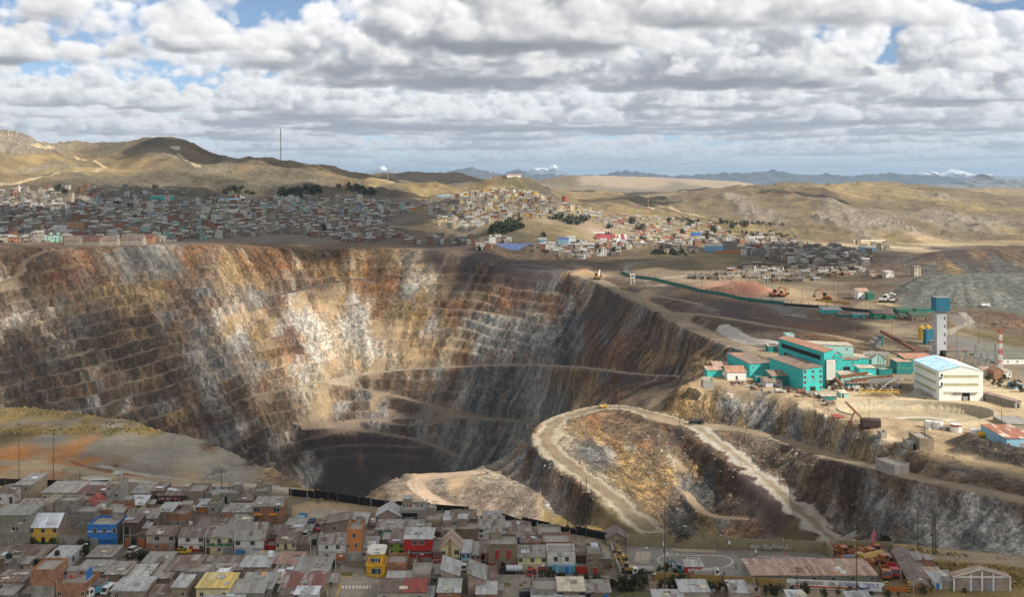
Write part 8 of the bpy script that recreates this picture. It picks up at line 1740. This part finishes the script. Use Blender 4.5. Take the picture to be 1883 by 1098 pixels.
def far_mesh(w, d, h, wc, rc, typ, seed):
 rng = random.Random(seed); m = MB(); rise = w*.16 if typ != 'p' else 0
 wall_mesh(m, 'g' if typ == 'g' else ('s' if typ == 's' else 'x'), w, d, h, rise)
 n0 = len(m.f)
 if typ == 'p':
  m.box(-.15, w+.15, -.15, d+.15, h-.25, h+.12, 1)
  if rng.random() < .5: m.box(w*.15, w*.15+2.2, d*.4, d*.4+2.4, h+.12, h+2.2, 0)
  for _ in range(rng.randrange(3)): x = rng.uniform(.2, w-.2); m.box(x, x+.2, .1, .3, h+.1, h+.9, 1)
 else: roof_mesh(m, typ, w, d, h, rise, .35, .15, 1)
 fl = max(1, int(h/2.7)); fh = h/fl
 for i in range(fl):
  k = max(2, int(w/2.6))
  for j in range(k):
   if rng.random() < .15: continue
   x = w*(j+.5)/k; big = rng.random() < .2; ww = .9 if big else .6; z0 = i*fh+(.1 if (i == 0 and rng.random() < .4) else fh*.36); m.box(x-ww, x+ww, -.06, -.01, z0, i*fh+fh*.80, 2)
  for j in range(2):
   y = d*(j+.5)/2; m.box(w+.01, w+.06, y-.6, y+.6, i*fh+fh*.36, i*fh+fh*.80, 2); m.box(-.06, -.01, y-.6, y+.6, i*fh+fh*.36, i*fh+fh*.80, 2)
 return m
def shift(m, w, d):
 m.v = [(x-w/2, y, z) for x, y, z in m.v]; return m
random.seed(77)
ZN = [  # outline, row step, column step, share filled, wall colours, roof colours, place
 ([(-60, 356), (60, 349), (200, 345), (330, 352), (400, 362), (480, 366), (480, 378), (-60, 378)], 6, 13, .50, ['grey', 'grey', 'brick', 'brown', 'pale', 'white'], ['grey', 'rusty', 'flat', 'dark'], 'on the slope at the foot of the long grassy ridge'),
 ([(-60, 376), (480, 374), (480, 404), (-60, 404)], 6.2, 11, .82, ['grey', 'grey', 'pale', 'brick', 'pale', 'tan', 'white', 'white', 'light blue', 'brown'], ['grey', 'grey', 'rusty', 'flat', 'flat', 'dark', 'pale'], 'in the upper rows of the shaded quarter'),
 ([(-60, 404), (480, 402), (480, 434), (340, 444), (200, 450), (-60, 450)], 7.0, 12, .88, ['grey', 'grey', 'brick', 'brick', 'pale', 'tan', 'white', 'brown', 'mint'], ['grey', 'flat', 'flat', 'rusty', 'dark', 'dark', 'pale'], 'in the lower rows along the pit rim'),
 ([(480, 366), (560, 366), (700, 370), (770, 378), (740, 400), (700, 414), (480, 404)], 5.6, 10.5, .82, ['grey', 'white', 'pale', 'light blue', 'mint', 'cream', 'grey', 'brick', 'pink', 'white', 'tan', 'grey'], ['grey', 'rusty', 'flat', 'pale', 'dark'], 'in the painted terraces under the mast ridge'),
 ([(480, 404), (700, 412), (735, 432), (750, 446), (640, 446), (560, 434), (480, 432)], 6.0, 11, .85, ['grey', 'grey', 'brick', 'pale', 'tan', 'white', 'brown'], ['grey', 'flat', 'rusty', 'dark', 'pale'], 'in the crowded blocks above the orange rim'),
 ([(765, 378), (830, 362), (880, 352), (945, 350), (1000, 362), (1060, 384), (1110, 396), (1100, 404), (1000, 402), (900, 404), (790, 402)], 5.2, 9.5, .86, ['white', 'cream', 'pale', 'tan', 'pale', 'grey', 'cream', 'yellow', 'brick'], ['pale', 'grey', 'flat', 'rusty', 'flat'], 'on the sunlit flank of the round hill'),
 ([(790, 402), (900, 404), (890, 424), (850, 430), (810, 420)], 5.6, 10, .8, ['white', 'cream', 'pale', 'grey'], ['pale', 'grey', 'flat', 'rusty'], 'beside the bare slope below the round hill'),
 ([(1080, 398), (1180, 396), (1300, 408), (1340, 424), (1330, 440), (1180, 440), (1120, 425)], 6.0, 11.5, .85, ['white', 'cream', 'pale', 'pale'], ['red', 'grey', 'pale', 'grey', 'rusty'], 'among the scattered villas and trees'),
 ([(1110, 440), (1190, 442), (1300, 441), (1290, 452), (1190, 454), (1150, 462), (1110, 452)], 5.6, 12, .8, ['white', 'pale', 'grey', 'tan', 'cream'], ['grey', 'rusty', 'red', 'pale'], 'on the flat between the striped warehouse and the school'),
 ([(740, 440), (900, 440), (1000, 455), (1120, 452), (1150, 470), (1080, 480), (1000, 468), (930, 470), (860, 456), (750, 452)], 6.0, 12, .75, ['grey', 'pale', 'tan', 'white', 'brick'], ['grey', 'rusty', 'flat', 'dark', 'pale'], 'behind the dark rim of the pit'),
 ([(1180, 452), (1290, 442), (1400, 432), (1450, 446), (1510, 454), (1570, 462), (1610, 480), (1590, 492), (1520, 490), (1450, 486), (1380, 472), (1300, 466), (1220, 470)], 5.6, 10.5, .85, ['grey', 'brown', 'tan', 'pale', 'brick', 'grey', 'white'], ['grey', 'rusty', 'flat', 'dark', 'pale'], 'in the grey quarter below the cliffs'),
 ([(1330, 496), (1420, 482), (1560, 492), (1605, 496), (1560, 514), (1480, 522), (1400, 520), (1340, 512)], 6.8, 14, .72, ['brown', 'tan', 'brick', 'pale', 'grey', 'white'], ['rusty', 'dark', 'grey', 'rusty'], 'among the low houses behind the pink spoil heap'),
 ([(1270, 506), (1330, 504), (1350, 518), (1280, 520)], 6, 18, .9, ['brown', 'tan'], ['dark', 'rusty'], 'in the barrack rows by the pale road'),
 ([(1570, 448), (1640, 452), (1640, 466), (1590, 470)], 7, 16, .5, ['pale', 'grey', 'tan'], ['grey', 'rusty'], 'by the long cream shed'),
 ([(1600, 505), (1690, 508), (1690, 516), (1600, 514)], 8, 22, .6, ['pale', 'pink', 'white'], ['rusty', 'pale'], 'before the brown tip')]
HOLE = [[(735, 408), (780, 402), (840, 430), (830, 437), (745, 437)], [(886, 445), (955, 398), (1045, 430), (1050, 442)], [(1090, 418), (1160, 424), (1155, 446), (1090, 443)], [(905, 452), (985, 450), (985, 468), (905, 468)], [(1010, 434), (1065, 434), (1065, 452), (1010, 452)], [(1285, 450), (1375, 450), (1375, 470), (1285, 470)], [(90, 408), (155, 408), (155, 434), (90, 434)]]
LOT = []
for poly, dy, dx, fill, wcs, rcs, place in ZN:
 dx *= .78; dy *= .86; fill = min(fill*1.1, .97)
 ys = [p[1] for p in poly]; y = min(ys)
 while y <= max(ys):
  x = min(p[0] for p in poly)+random.random()*dx
  while x <= max(p[0] for p in poly):
   px, py = x+random.uniform(-2, 2), y+random.uniform(-2.2, 2.2)
   if inside((px, py), poly) and random.random() < fill and not any(inside((px, py), h) for h in HOLE):
    q = hit(px, py)
    if 950 < q[1] < 3200:
     typ = random.choice('gsspp'); rc = random.choice(rcs); typ = 'p' if rc in ('flat', 'dark') and random.random() < .75 else ('g' if typ == 'p' else typ)
     LOT.append((q, random.uniform(6, 10.5)*(1.5 if 'barrack' in place else 1), random.uniform(6, 9), random.choice([3.0, 5.2, 5.6, 5.8, 6.2, 8.4, 8.8, 11]) if 'barrack' not in place and 'low houses' not in place and 'villas' not in place else 3.2, random.choice(wcs), rc, typ, place, random.uniform(-.35, .35)))
   x += dx*random.uniform(.75, 1.3)
  y += dy*random.uniform(.9, 1.1)
LOT.sort(key=lambda a: -(a[1]*a[3])/a[0][1]**2)
one, MC_ = LOT[:292], {}
rest_ = {}
def far_get(w, d, h, wc, rc, typ):
 k = (round(w/1.5), round(h), wc, rc, typ)
 if k not in MC_: MC_[k] = shift(far_mesh(w, d, h, wc, rc, typ, len(MC_)), w, d)
 return k, MC_[k]
FMS = list(dict.fromkeys(list(FW.values())+list(FR.values())+[DARK])); FIX = {m: i for i, m in enumerate(FMS)}
far_obj = {}
ARTICLE = {'p': 'flat topped', 'g': 'ridge roofed', 's': 'lean-to roofed'}
big = MB()
for n, (q, w, d, h, wc, rc, typ, place, rz) in enumerate(LOT):
 k, m = far_get(w, d, h, wc, rc, typ)
 z = min(ground(q[0], q[1]), q[2]+1)-.5
 if n < len(one):
  if k not in far_obj: o = m.build('far_house', [FW[wc], FR[rc], DARK]); far_obj[k] = o
  else: o = far_obj[k].copy(); COL.objects.link(o)
  o.location = (q[0], q[1], z); o.rotation_euler = (0, 0, rz)
  rl = {'flat': 'with bare concrete top', 'dark': 'with dark top', 'grey': 'with grey sheets', 'rusty': 'with rusty sheets', 'red': 'with red roof', 'pale': 'with pale sheets'}[rc]; st = 'low' if h < 4 else ('two storey' if h < 7 else ('three storey' if h < 10 else 'four storey'))
  lb = f'far {st} {wc} {ARTICLE[typ]} house {rl} {place}'
  words_ = lb.split()
  if len(words_) > 16: lb = f'far {st} {wc} house {rl} {place}'
  if len(lb.split()) > 16: lb = f'far {st} {wc} house {place}'
  tag(o, lb, 'house', lb[4:])
 else:
  c, s = math.cos(rz), math.sin(rz); i0 = len(big.v); big.v.extend((q[0]+x*c-y*s, q[1]+x*s+y*c, z+zz) for x, y, zz in m.v)
  big.f.extend(tuple(i+i0 for i in f) for f in m.f); loc = (FIX[FW[wc]], FIX[FR[rc]], FIX[DARK]); big.m.extend(loc[i] for i in m.m); big.uv.extend(m.uv)
tag(big.build('distant_houses', FMS), kind='stuff')
print('far houses', len(LOT))
# landmarks of the far quarter
LM = [
 (95, 124, 417, 431, 9, 's', 'lg', 'bright', 'w.w.w|wwwww|wwwww', 'white three storey hall among the low houses of the pit rim'), (123, 149, 411, 433, 10, 'p', 'con', 'farorange', 'wwww|wwww|wwww|wwww', 'orange five storey block towering over the pit rim houses'), (150, 172, 419, 433, 9, 'p', 'con', 'farbrick', 'www|www|www', 'brick block joined to the orange five storey block'), (206, 224, 413, 424, 9, 'p', 'con', 'farbrick', 'www|www', 'brick red block in the middle of the shaded quarter'), (233, 252, 420, 434, 9, 'p', 'con', 'farorange', 'www|www|www', 'orange brick block between the brick red one and the grey houses'),
 (118, 146, 442, 451, 12, 'g', 'mv', 'gg', 'w.w.', 'dark roofed pale villa at the very brink of the pit'), (150, 182, 443, 452, 12, 'g', 'dr', 'gg', 'w.w.', 'dark red roofed greenish villa at the very brink of the pit'), (185, 214, 442, 452, 12, 'g', 'mv', 'beige', '.w.w', 'mauve roofed pale villa between two others at the brink'), (222, 262, 440, 451, 13, 'g', 'br', 'beige', 'wwww|wwww', 'large cream house with brown roof at the brink'), (256, 280, 437, 447, 10, 's', 'dr', 'brick', 'www', 'brick house with dark roof behind the large cream one'), (126, 190, 433, 441, 12, 'g', 'dr', 'brown', '......', 'very long dark red roof above the brink villas'),
 (633, 650, 366, 372, 9, 's', 'lg', 'bright', 'www', 'small bright white block at the top of the painted terraces'), (662, 672, 367, 373, 8, 'p', 'con', 'gold', 'ww', 'yellow block in the topmost painted terrace'), (744, 763, 381, 390, 9, 's', 'lg', 'orange', 'www|www', 'orange block at the edge of the sunlit flank'), (622, 632, 387, 392, 8, 's', 'g', 'lime', 'ww', 'lime green block in the painted terraces'), (804, 836, 359, 365, 9, 'g', 'lg', 'sky', 'wwww', 'pale blue row topping the sunlit flank'), (395, 440, 366, 372, 8, 's', 'bl', 'white', 'wwwww', 'blue and white terrace row under the rocky point'), (400, 448, 376, 383, 8, 's', 'g', 'mint', 'wwwww', 'mint and cream terrace row under the rocky point'), (396, 436, 386, 394, 8, 's', 'lg', 'bright', 'wwwww', 'long white terrace row under the rocky point'), (276, 318, 360, 367, 8, 's', 'g', 'teal', 'ww..w', 'white and teal terrace row at the ridge foot'),
 (912, 980, 459, 463, 40, 'g', 'bluer', 'steel', '....', 'huge blue roofed market behind the dark pit rim'), (1026, 1046, 440, 452, 14, 's', 'bluer', 'pblue', 'ww|ww', 'blue roofed hall beside the white hall'), (1042, 1058, 437, 450, 14, 'g', 'lg', 'bright', 'ww|ww|ww', 'tall white hall joined to the blue roofed one'), (1059, 1081, 443, 450, 12, 's', 'g', 'white', 'www', 'grey roofed white shed next to the tall white hall'), (990, 1005, 440, 446, 12, 'g', 'lg', 'sky', 'ww', 'small pale blue gabled hall before the grove'), (1096, 1154, 439, 444, 34, 'g', 'dr2', 'steel', 'w.w.w.w', 'red roofed warehouse with white stripes in the villa district'), (1068, 1122, 424, 429, 16, 'g', 'pk', 'white', '......', 'long pink roofed hall behind the striped red warehouse'), (1228, 1270, 434, 440, 12, 'g', 'orange', 'white', '.w.w.', 'long orange roofed hall near the blue block'), (1272, 1290, 430, 440, 12, 'p', 'con', 'blue', 'ww|ww', 'blue block at the end of the orange roofed hall'),
 (1298, 1330, 452, 464, 12, 's', 'lg', 'sky', 'wwwww|wwwww', 'pale blue school block with many windows'), (1330, 1356, 446, 459, 12, 'p', 'con', 'cinder', 'wwww|wwww|wwww', 'grey four storey block beside the pale blue school'), (1316, 1372, 462, 467, 4, 'p', 'con', 'orange', '......', 'long salmon wall in front of the grey four storey block'), (1570, 1628, 443, 449, 10, 'g', 'cream', 'cream', '......', 'long cream shed at the foot of the rocky cliffs'), (1582, 1612, 455, 461, 10, 's', 'lg', 'sky', '....', 'pale blue roofed shed below the long cream one'), (1382, 1404, 451, 458, 10, 's', 'red', 'terra', 'www', 'red block in the grey quarter'), (1375, 1406, 436, 441, 10, 'g', 'lg', 'bright', 'wwww', 'white row at the top edge of the grey quarter'),
 (314, 328, 270, 276, 12, 'p', 'con', 'white', 'www', 'white shrine building on the rocky knoll of the ridge'), (-6, 12, 227, 231, 14, 'p', 'con', 'bright', 'www', 'white station on the highest hilltop'), (932, 958, 322, 326, 12, 'g', 'pk', 'bright', '....', 'white and pink building crowning the round hill')]
WALL['farbrick'] = FW['brick']; WALL['farorange'] = plaster('wall_far_orange', (.40, .235, .13)); ROOF['bluer'] = sheet('roof_market_blue', (.08, .12, .27), (.11, .16, .31), .5); ROOF['dr2'] = sheet('roof_striped_red', (.30, .05, .06), (.26, .05, .05), .5, w=2, h=30, patch=((.55, .5, .48), .18))
for (x0, x1, yt, yb, d, typ, rf, wl_, fr, lb) in LM:
 q = hit((x0+x1)/2, yb); Y = q[1]; w = (x1-x0)*Y/F; h = (yb-yt)*Y/F
 house('far_hall', ((x0-CX)/F*Y, Y, q[2]-.4), w, d, h, typ, min(w, d)*(.42 if rf in ('mv', 'dr', 'br') else .2), rf, wl_, fr, lb, '', 0, 'building', ov=.3)
def cyl_thing(name, px, pyb, pyt, wpx, mat, label, cat, n=18):
 q = Vector(hit(px, pyb)); r = wpx/2*q.y/F; h = (pyb-pyt)*q.y/F; o = empty(name, q); tag(o, label, cat); m = MB(); m.cyl(0, 0, -1, h, r, 0, n); m.build('shell', [mat], o); m = MB(); m.cyl(0, 0, h+.01, h+r*.2, r*1.03, 0, n, r*.2); m.build('roof', [mat], o)
cyl_thing('water_tank', 1038, 371, 361, 9, plaster('tank_rust_red', (.30, .07, .05)), 'round rust red water tank on the shoulder of the round hill', 'tank')
def slim(px, pyb, pyt, w, label, mats, seg):
 q = Vector(hit(px, pyb)); h = (pyb-pyt)*q.y/F; lattice('antenna_mast', q, h, w, label, mats, w*.7, 'mast', seg, r=w*.13)
slim(516, 295, 236, 1.9, 'tall thin antenna mast on the bare ridge top', [STEEL], 16); slim(903, 330, 280, .9, 'thin red and white antenna mast behind the round hill', RW, 10); slim(1192, 400, 352, .9, 'thin red and white antenna mast on the golden plain', RW, 10); slim(713, 342, 316, 1.4, 'small dark antenna mast at the end of the ridge', [STEEL], 8); slim(4, 231, 205, 1.4, 'antenna mast beside the highest hilltop station', [STEEL], 6); slim(418, 280, 272, 1.2, 'tiny mast on the rocky point', [STEEL], 3)
def watch_tower():
 q = Vector(hit(1163, 523)); k = q.y/F; o = empty('watch_tower', q); tag(o, 'white watch tower on stilts beside the pit rim fence', 'tower'); h = 18*k
 for sx in (-1, 1):
  for sy in (-1, 1): m = MB(); m.bar((sx*1.9, sy*1.9, 0), (sx*1.6, sy*1.6, h*.7), .3); m.build('leg', [WALL['bright']], o)
 m = MB(); m.box(-2.6, 2.6, -2.6, 2.6, h*.68, h*.98, 0); m.build('cabin', [WALL['bright']], o); m = MB(); m.box(-3, 3, -3, 3, h*.98+.01, h*1.04, 0); m.build('roof', [WALL['bright']], o); m = MB(); m.box(-2.0, 2.0, -2.68, -2.61, h*.78, h*.92, 0); m.build('window', [GLASS], o)
watch_tower()
GF = plaster('fence_green', (.03, .15, .11), .25);
def far_fence(pts, h, mat, label, step, posts=True):
 P = [Vector(hit(a, b)) for a, b in pts]; o = empty('boundary_fence', P[0]); tag(o, label, 'fence'); m = MB()
 for a, b in zip(P[:-1], P[1:]):
  n = max(1, int((b-a).length/step))
  for i in range(n):
   p, q = a+(b-a)*i/n, a+(b-a)*(i+1)/n; p.z = ground(p.x, p.y); q.z = ground(q.x, q.y); p -= P[0]; q -= P[0]; s = Vector((.1, .1, 0)); U = Vector((0, 0, h))
   m.face([p-s, q-s, q-s+U, p-s+U]); m.face([q+s, p+s, p+s+U, q+s+U]); m.face([p-s+U, q-s+U, q+s+U, p+s+U])
   if posts: pm = MB(); pm.bar(p, p+Vector((0, 0, h*1.9)), .22); pm.build('post', [TIMBER], o)
 m.build('panel', [mat], o)
far_fence([(1142, 503), (1165, 511), (1200, 516), (1235, 524), (1290, 538), (1360, 552), (1440, 561)], 3.2, GF, 'green boundary fence curving along the pit rim road', 9); far_fence([(1440, 562), (1520, 568), (1600, 576), (1700, 583)], 2.6, plaster('fence_dark', (.03, .04, .04)), 'dark boundary fence below the equipment yard', 8)
far_fence([(1500, 554), (1562, 560)], 2.4, CP_['ochre'], 'row of yellow barrier blocks in the equipment yard', 6, False); far_fence([(1170, 512), (1182, 512)], 3.0, CP_['blue'], 'short blue barrier at the end of the green fence', 5, False)
def far_machine(px, py, s, label, c): machine('P', px, py, random.uniform(-40, 200), c, label, None, s)
far_machine(1422, 546, 2.2, 'orange loader at the pink spoil heap', 'orange'); far_machine(1437, 546, 1.8, 'orange loader behind its larger twin', 'orange'); far_machine(1520, 552, 2.2, 'rust orange machine in the equipment yard', 'orange'); far_machine(1625, 556, 2.0, 'pale crane by the open yard shed', 'white'); far_machine(1640, 556, 1.6, 'white crane truck beside the pale crane', 'white')
works('P', 1578, 1600, 537, 551, 530, 12, 's', 'pk', 'bright', 'K.K', 'open yard shed with pinkish roof on the equipment yard', z=None); works('P', 1596, 1608, 541, 552, 536, 8, 's', 'greenr', 'green', '.', 'green hut joined to the open yard shed', z=None)
def pipe_chute():
 a, b = Vector(hit(1556, 470)), Vector(hit(1572, 484)); o = empty('chute', a); tag(o, 'long pale pipe chute slanting down at the edge of the grey quarter', 'chute'); m = MB(); m.bar((0, 0, 4), (b-a)+Vector((0, 0, 2)), 2.4, 0, 10); m.build('pipe', [WALL['bright']], o)
 for t in (.2, .8): m = MB(); c = (b-a)*t; m.bar((c.x, c.y, c.z-2), (c.x, c.y, c.z+3), .5); m.build('leg', [STEEL], o)
pipe_chute()
# trees of the far quarter
def far_tree(px, py, hpx, label, grp, wide=1.0):
 q = Vector(hit(px, py)); shrub(px, py, hpx*q.y/F, label, grp, 0 if wide > 1 else None)
random.seed(99)
for pts, lb in (([(955, 408), (1000, 436), (1062, 452), (1118, 440), (1180, 446), (1208, 446), (1240, 440), (880, 462), (1130, 466), (1022, 404), (1300, 442), (1180, 425), (1120, 422), (1255, 430), (1310, 428), (1345, 420), (1368, 418), (1372, 434), (1385, 440), (1160, 412), (1230, 410), (1270, 414), (1325, 411)], 'dark bushy tree among the villas of the far quarter'),
                 ([(216, 382), (238, 383), (118, 356), (108, 350), (70, 410), (250, 405), (430, 352), (415, 358), (560, 402), (596, 425), (20, 410)], 'dark bushy tree among the shaded far houses')):
 for x, y in pts: far_tree(x, y, random.uniform(9, 14), lb, lb.replace('dark bushy tree', 'trees'), 1.2)
def rubble():
 m = MB(); rng = random.Random(12)
 for (a, b), (c, d), n in (((960, 1300), (790, 985), 2200), ((1200, 1560), (720, 850), 900), ((1300, 1883), (800, 1000), 2200), ((880, 1040), (800, 960), 700), ((680, 1040), (870, 960), 600), ((1330, 1720), (700, 830), 700), ((1150, 1600), (540, 660), 700), ((860, 1300), (560, 760), 900), ((0, 560), (790, 890), 500)):
  for _ in range(n):
   q = hit(rng.uniform(a, b), rng.uniform(c, d))
   if q[1] < 385 or q[1] > 1400 or np.hypot(q[0]-PCX, (q[1]-PCY)/PE) < PR+2 or ground(q[0], q[1], RK) < .32: continue
   s = rng.uniform(.25, .7)*(1+q[1]/1100)*(2.0 if rng.random() < .06 else 1); k = 0 if rng.random() < .6 else (1 if rng.random() < .88 else 2)
   R = Matrix.Rotation(rng.random()*6.28, 3, 'Z') @ Matrix.Rotation(rng.uniform(-.6, .6), 3, 'X'); P = [Vector(q)+R @ Vector((x*s*rng.uniform(.5, 1.1), y*s*rng.uniform(.5, 1.1), z*s*rng.uniform(.4, .9))) for x, y, z in ((1, 0, 0), (0, 1, 0), (-1, 0, 0), (0, -1, 0), (0, 0, 1), (.4, .3, .7))]
   for f in ((0, 5, 4), (0, 1, 5), (5, 1, 4), (1, 2, 4), (2, 3, 4), (3, 0, 4)): m.face([P[i] for i in f], k)
 tag(m.build('rubble', [plaster('rock_brown', (.16, .12, .085), .4), plaster('rock_grey', (.22, .21, .19), .4), plaster('rock_pale', (.40, .36, .29), .3)]), kind='stuff')
rubble()
def grove(polys):
 m = MB(); rng = random.Random(6)
 for poly, n, s0 in polys:
  k = 0
  while k < n:
   px, py = rng.uniform(min(p[0] for p in poly), max(p[0] for p in poly)), rng.uniform(min(p[1] for p in poly), max(p[1] for p in poly))
   if not inside((px, py), poly): continue
   k += 1; q = Vector(hit(px, py)); R = s0*rng.uniform(.6, 1.3)
   for _ in range(26):
    v = Vector((rng.gauss(0, 1), rng.gauss(0, 1), rng.gauss(0, 1))).normalized()*R*rng.uniform(.5, 1); c = q+Vector((v.x, v.y, R*.8+v.z)); a = Vector((rng.gauss(0, 1), rng.gauss(0, 1), rng.gauss(0, .7))).normalized(); b = a.orthogonal().normalized(); d = a.cross(b); s = R*.32
    m.face([c-b*s, c+d*s, c+b*s, c-d*s], 0 if rng.random() < .75 else 1)
 tag(m.build('woods', LF[:2]), kind='stuff')
grove([([(898, 430), (915, 412), (950, 408), (962, 420), (930, 432)], 90, 4.5), ([(990, 400), (1040, 398), (1085, 404), (1070, 416), (1040, 412)], 60, 4.5), ([(505, 362), (520, 350), (590, 345), (600, 352), (560, 364)], 60, 5.5), ([(615, 345), (640, 340), (700, 356), (680, 362)], 40, 5), ([(1195, 464), (1260, 464), (1262, 472), (1200, 470)], 40, 3.5), ([(1330, 408), (1440, 412), (1440, 418), (1330, 414)], 45, 3.5), ([(1330, 424), (1440, 428), (1470, 440), (1340, 432)], 35, 3.2), ([(410, 345), (440, 345), (470, 360), (420, 362)], 22, 4.5), ([(1700, 735), (1701, 735), (1701, 736)], 1, 1.0), ([(1240, 402), (1320, 408), (1320, 412), (1250, 410)], 25, 3.5)])

for i, o in enumerate(protos):
 if i not in used:
  for c in list(o.children): bpy.data.objects.remove(c)
  bpy.data.objects.remove(o)
# ------------------------------------------------------------------ unseen clouds overhead, placed to shade the town, the pit floor and the far quarter
random.seed(11)
CZ = 1050.0
SHADE = [  # centre x, y, ground height, half width, half depth
 (-60, 300, 0, 420, 110, 0, 1.0), (-190, 440, 0, 150, 95, 0, 1.0), (60, 330, 0, 330, 95, 0, 1.0), (190, 420, -10, 130, 52, 0, 1.0), (330, 400, 0, 110, 90, 0, 1.0),
 (-340, 1030, -90, 150, 210, .35, .8), (-250, 1130, -140, 130, 90, .2, .8), (-130, 1212, -200, 145, 74, 0), (25, 1140, -120, 80, 60, 0), (70, 1120, -60, 70, 190, .3),
 (60, 1440, 5, 150, 75, 0), (-430, 1640, 60, 420, 280, 0), (-400, 2000, 80, 430, 250, 0), (-700, 1350, 60, 250, 200, 0), (-330, 2620, 170, 330, 150, 0), (-170, 1680, 30, 130, 130, 0),
 (210, 925, -3, 85, 150, 0), (330, 1180, 5, 60, 90, 0, .6), (330, 1450, 5, 200, 130, 0), (430, 1640, 5, 200, 140, 0), (430, 4650, 60, 600, 260, 0), (-350, 4700, 130, 300, 350, 0), (-80, 2560, 110, 110, 130, 0),
 (-760, 2570, 150, 180, 130, .2), (-300, 2260, 90, 170, 130, 0), (-420, 1165, 10, 120, 110, .3, .7), (125, 475, -30, 50, 34, 0, 1.0), (900, 3300, 70, 160, 200, 0), (330, 3050, 60, 150, 220, 0)]
cbm = bmesh.new()
thin = []
def puff(x, y, z, r, th=False):
 n0 = len(cbm.faces)
 m = Matrix.Translation((x, y, z)) @ Matrix.Rotation(random.random()*6.28, 4, 'Z') @ Matrix.Diagonal((r*random.uniform(.85, 1.25), r*random.uniform(.85, 1.25), r*random.uniform(.45, .7), 1))
 bmesh.ops.create_icosphere(cbm, subdivisions=2, radius=1, matrix=m); thin.append((n0, len(cbm.faces), th))
for (gx, gy, gz, rx, ry, rot, *dd) in SHADE:
 dens = dd[0] if dd else 0
 k = (CZ-gz)/SUN.z; ox, oy = gx+SUN.x*k, gy+SUN.y*k
 s = min(rx, ry)*.34
 nx, ny = int(rx*1.3/s)+1, int(ry*1.3/s)+1
 for i in range(-nx, nx+1):
  for j in range(-ny, ny+1):
   a, b = (i+random.uniform(-.35, .35))*s, (j+random.uniform(-.35, .35))*s
   q = math.hypot(a/rx, b/ry)
   if q > 1.3: continue
   if q > .95 and random.random() < .5: continue
   if dens and random.random() > dens: continue
   r = s*(.95 if q < .75 else random.uniform(.4, .8))
   ca_, sa_ = math.cos(rot), math.sin(rot)
   puff(ox+a*ca_-b*sa_, oy+a*sa_+b*ca_, CZ+random.uniform(0, s*.6)*(1.1-min(q, 1)), r, bool(dens) or q > .78)
cbm.normal_update()
_c = np.array([v.co for v in cbm.verts]); _n = fbm2(_c[:, 0]/23+_c[:, 2]/31, _c[:, 1]/23-_c[:, 2]/27, 3, 2)*9
for v, n in zip(cbm.verts, _n): v.co += v.normal*float(n)
cme = bpy.data.meshes.new('clouds'); cbm.to_mesh(cme); cbm.free()
cme.polygons.foreach_set('use_smooth', np.ones(len(cme.polygons), bool))
M = NT('cloud', 1.0)
_d = M.new('ShaderNodeBsdfDiffuse'); _t = M.new('ShaderNodeBsdfTranslucent'); _x = M.new('ShaderNodeMixShader')
for q in (_d, _t): q.inputs[0].default_value = (.93, .93, .93, 1)
_x.inputs[0].default_value = .5; M.l.new(_d.outputs[0], _x.inputs[1]); M.l.new(_t.outputs[0], _x.inputs[2]); M.l.new(_x.outputs[0], M.n['Material Output'].inputs[0]); cme.materials.append(M.m)
M2 = NT('thin_cloud', 1.0)
_d = M2.new('ShaderNodeBsdfDiffuse'); _d.inputs[0].default_value = (.93, .93, .93, 1); _t = M2.new('ShaderNodeBsdfTransparent'); _x = M2.new('ShaderNodeMixShader')
_x.inputs[0].default_value = .83; M2.l.new(_d.outputs[0], _x.inputs[1]); M2.l.new(_t.outputs[0], _x.inputs[2]); M2.l.new(_x.outputs[0], M2.n['Material Output'].inputs[0]); cme.materials.append(M2.m)
mi_ = np.zeros(len(cme.polygons), np.int32)
for a_, b_, th in thin:
 if th: mi_[a_:b_] = 1
cme.polygons.foreach_set('material_index', mi_)
co_ = bpy.data.objects.new('clouds', cme); COL.objects.link(co_); tag(co_, kind='stuff')
HAZE = 3.1e-5
# ------------------------------------------------------------------ air
hz = bpy.data.meshes.new('haze')
x0, x1, y0, y1, z0, z1 = -42000, 42000, -800, 62000, -260, 800
hz.from_pydata([(x, y, z) for z in (z0, z1) for y in (y0, y1) for x in (x0, x1)], [], [(0, 2, 3, 1), (4, 5, 7, 6), (0, 1, 5, 4), (2, 6, 7, 3), (0, 4, 6, 2), (1, 3, 7, 5)])
hm = bpy.data.materials.new('air'); hm.use_nodes = True; hm.node_tree.nodes.clear()
pv = hm.node_tree.nodes.new('ShaderNodeVolumePrincipled'); ou = hm.node_tree.nodes.new('ShaderNodeOutputMaterial')
pv.inputs['Density'].default_value = HAZE; pv.inputs['Color'].default_value = (.52, .73, 1.0, 1); pv.inputs['Anisotropy'].default_value = .2
hm.node_tree.links.new(pv.outputs[0], ou.inputs['Volume'])
hz.materials.append(hm); ho = bpy.data.objects.new('haze', hz); COL.objects.link(ho); tag(ho, kind='stuff')
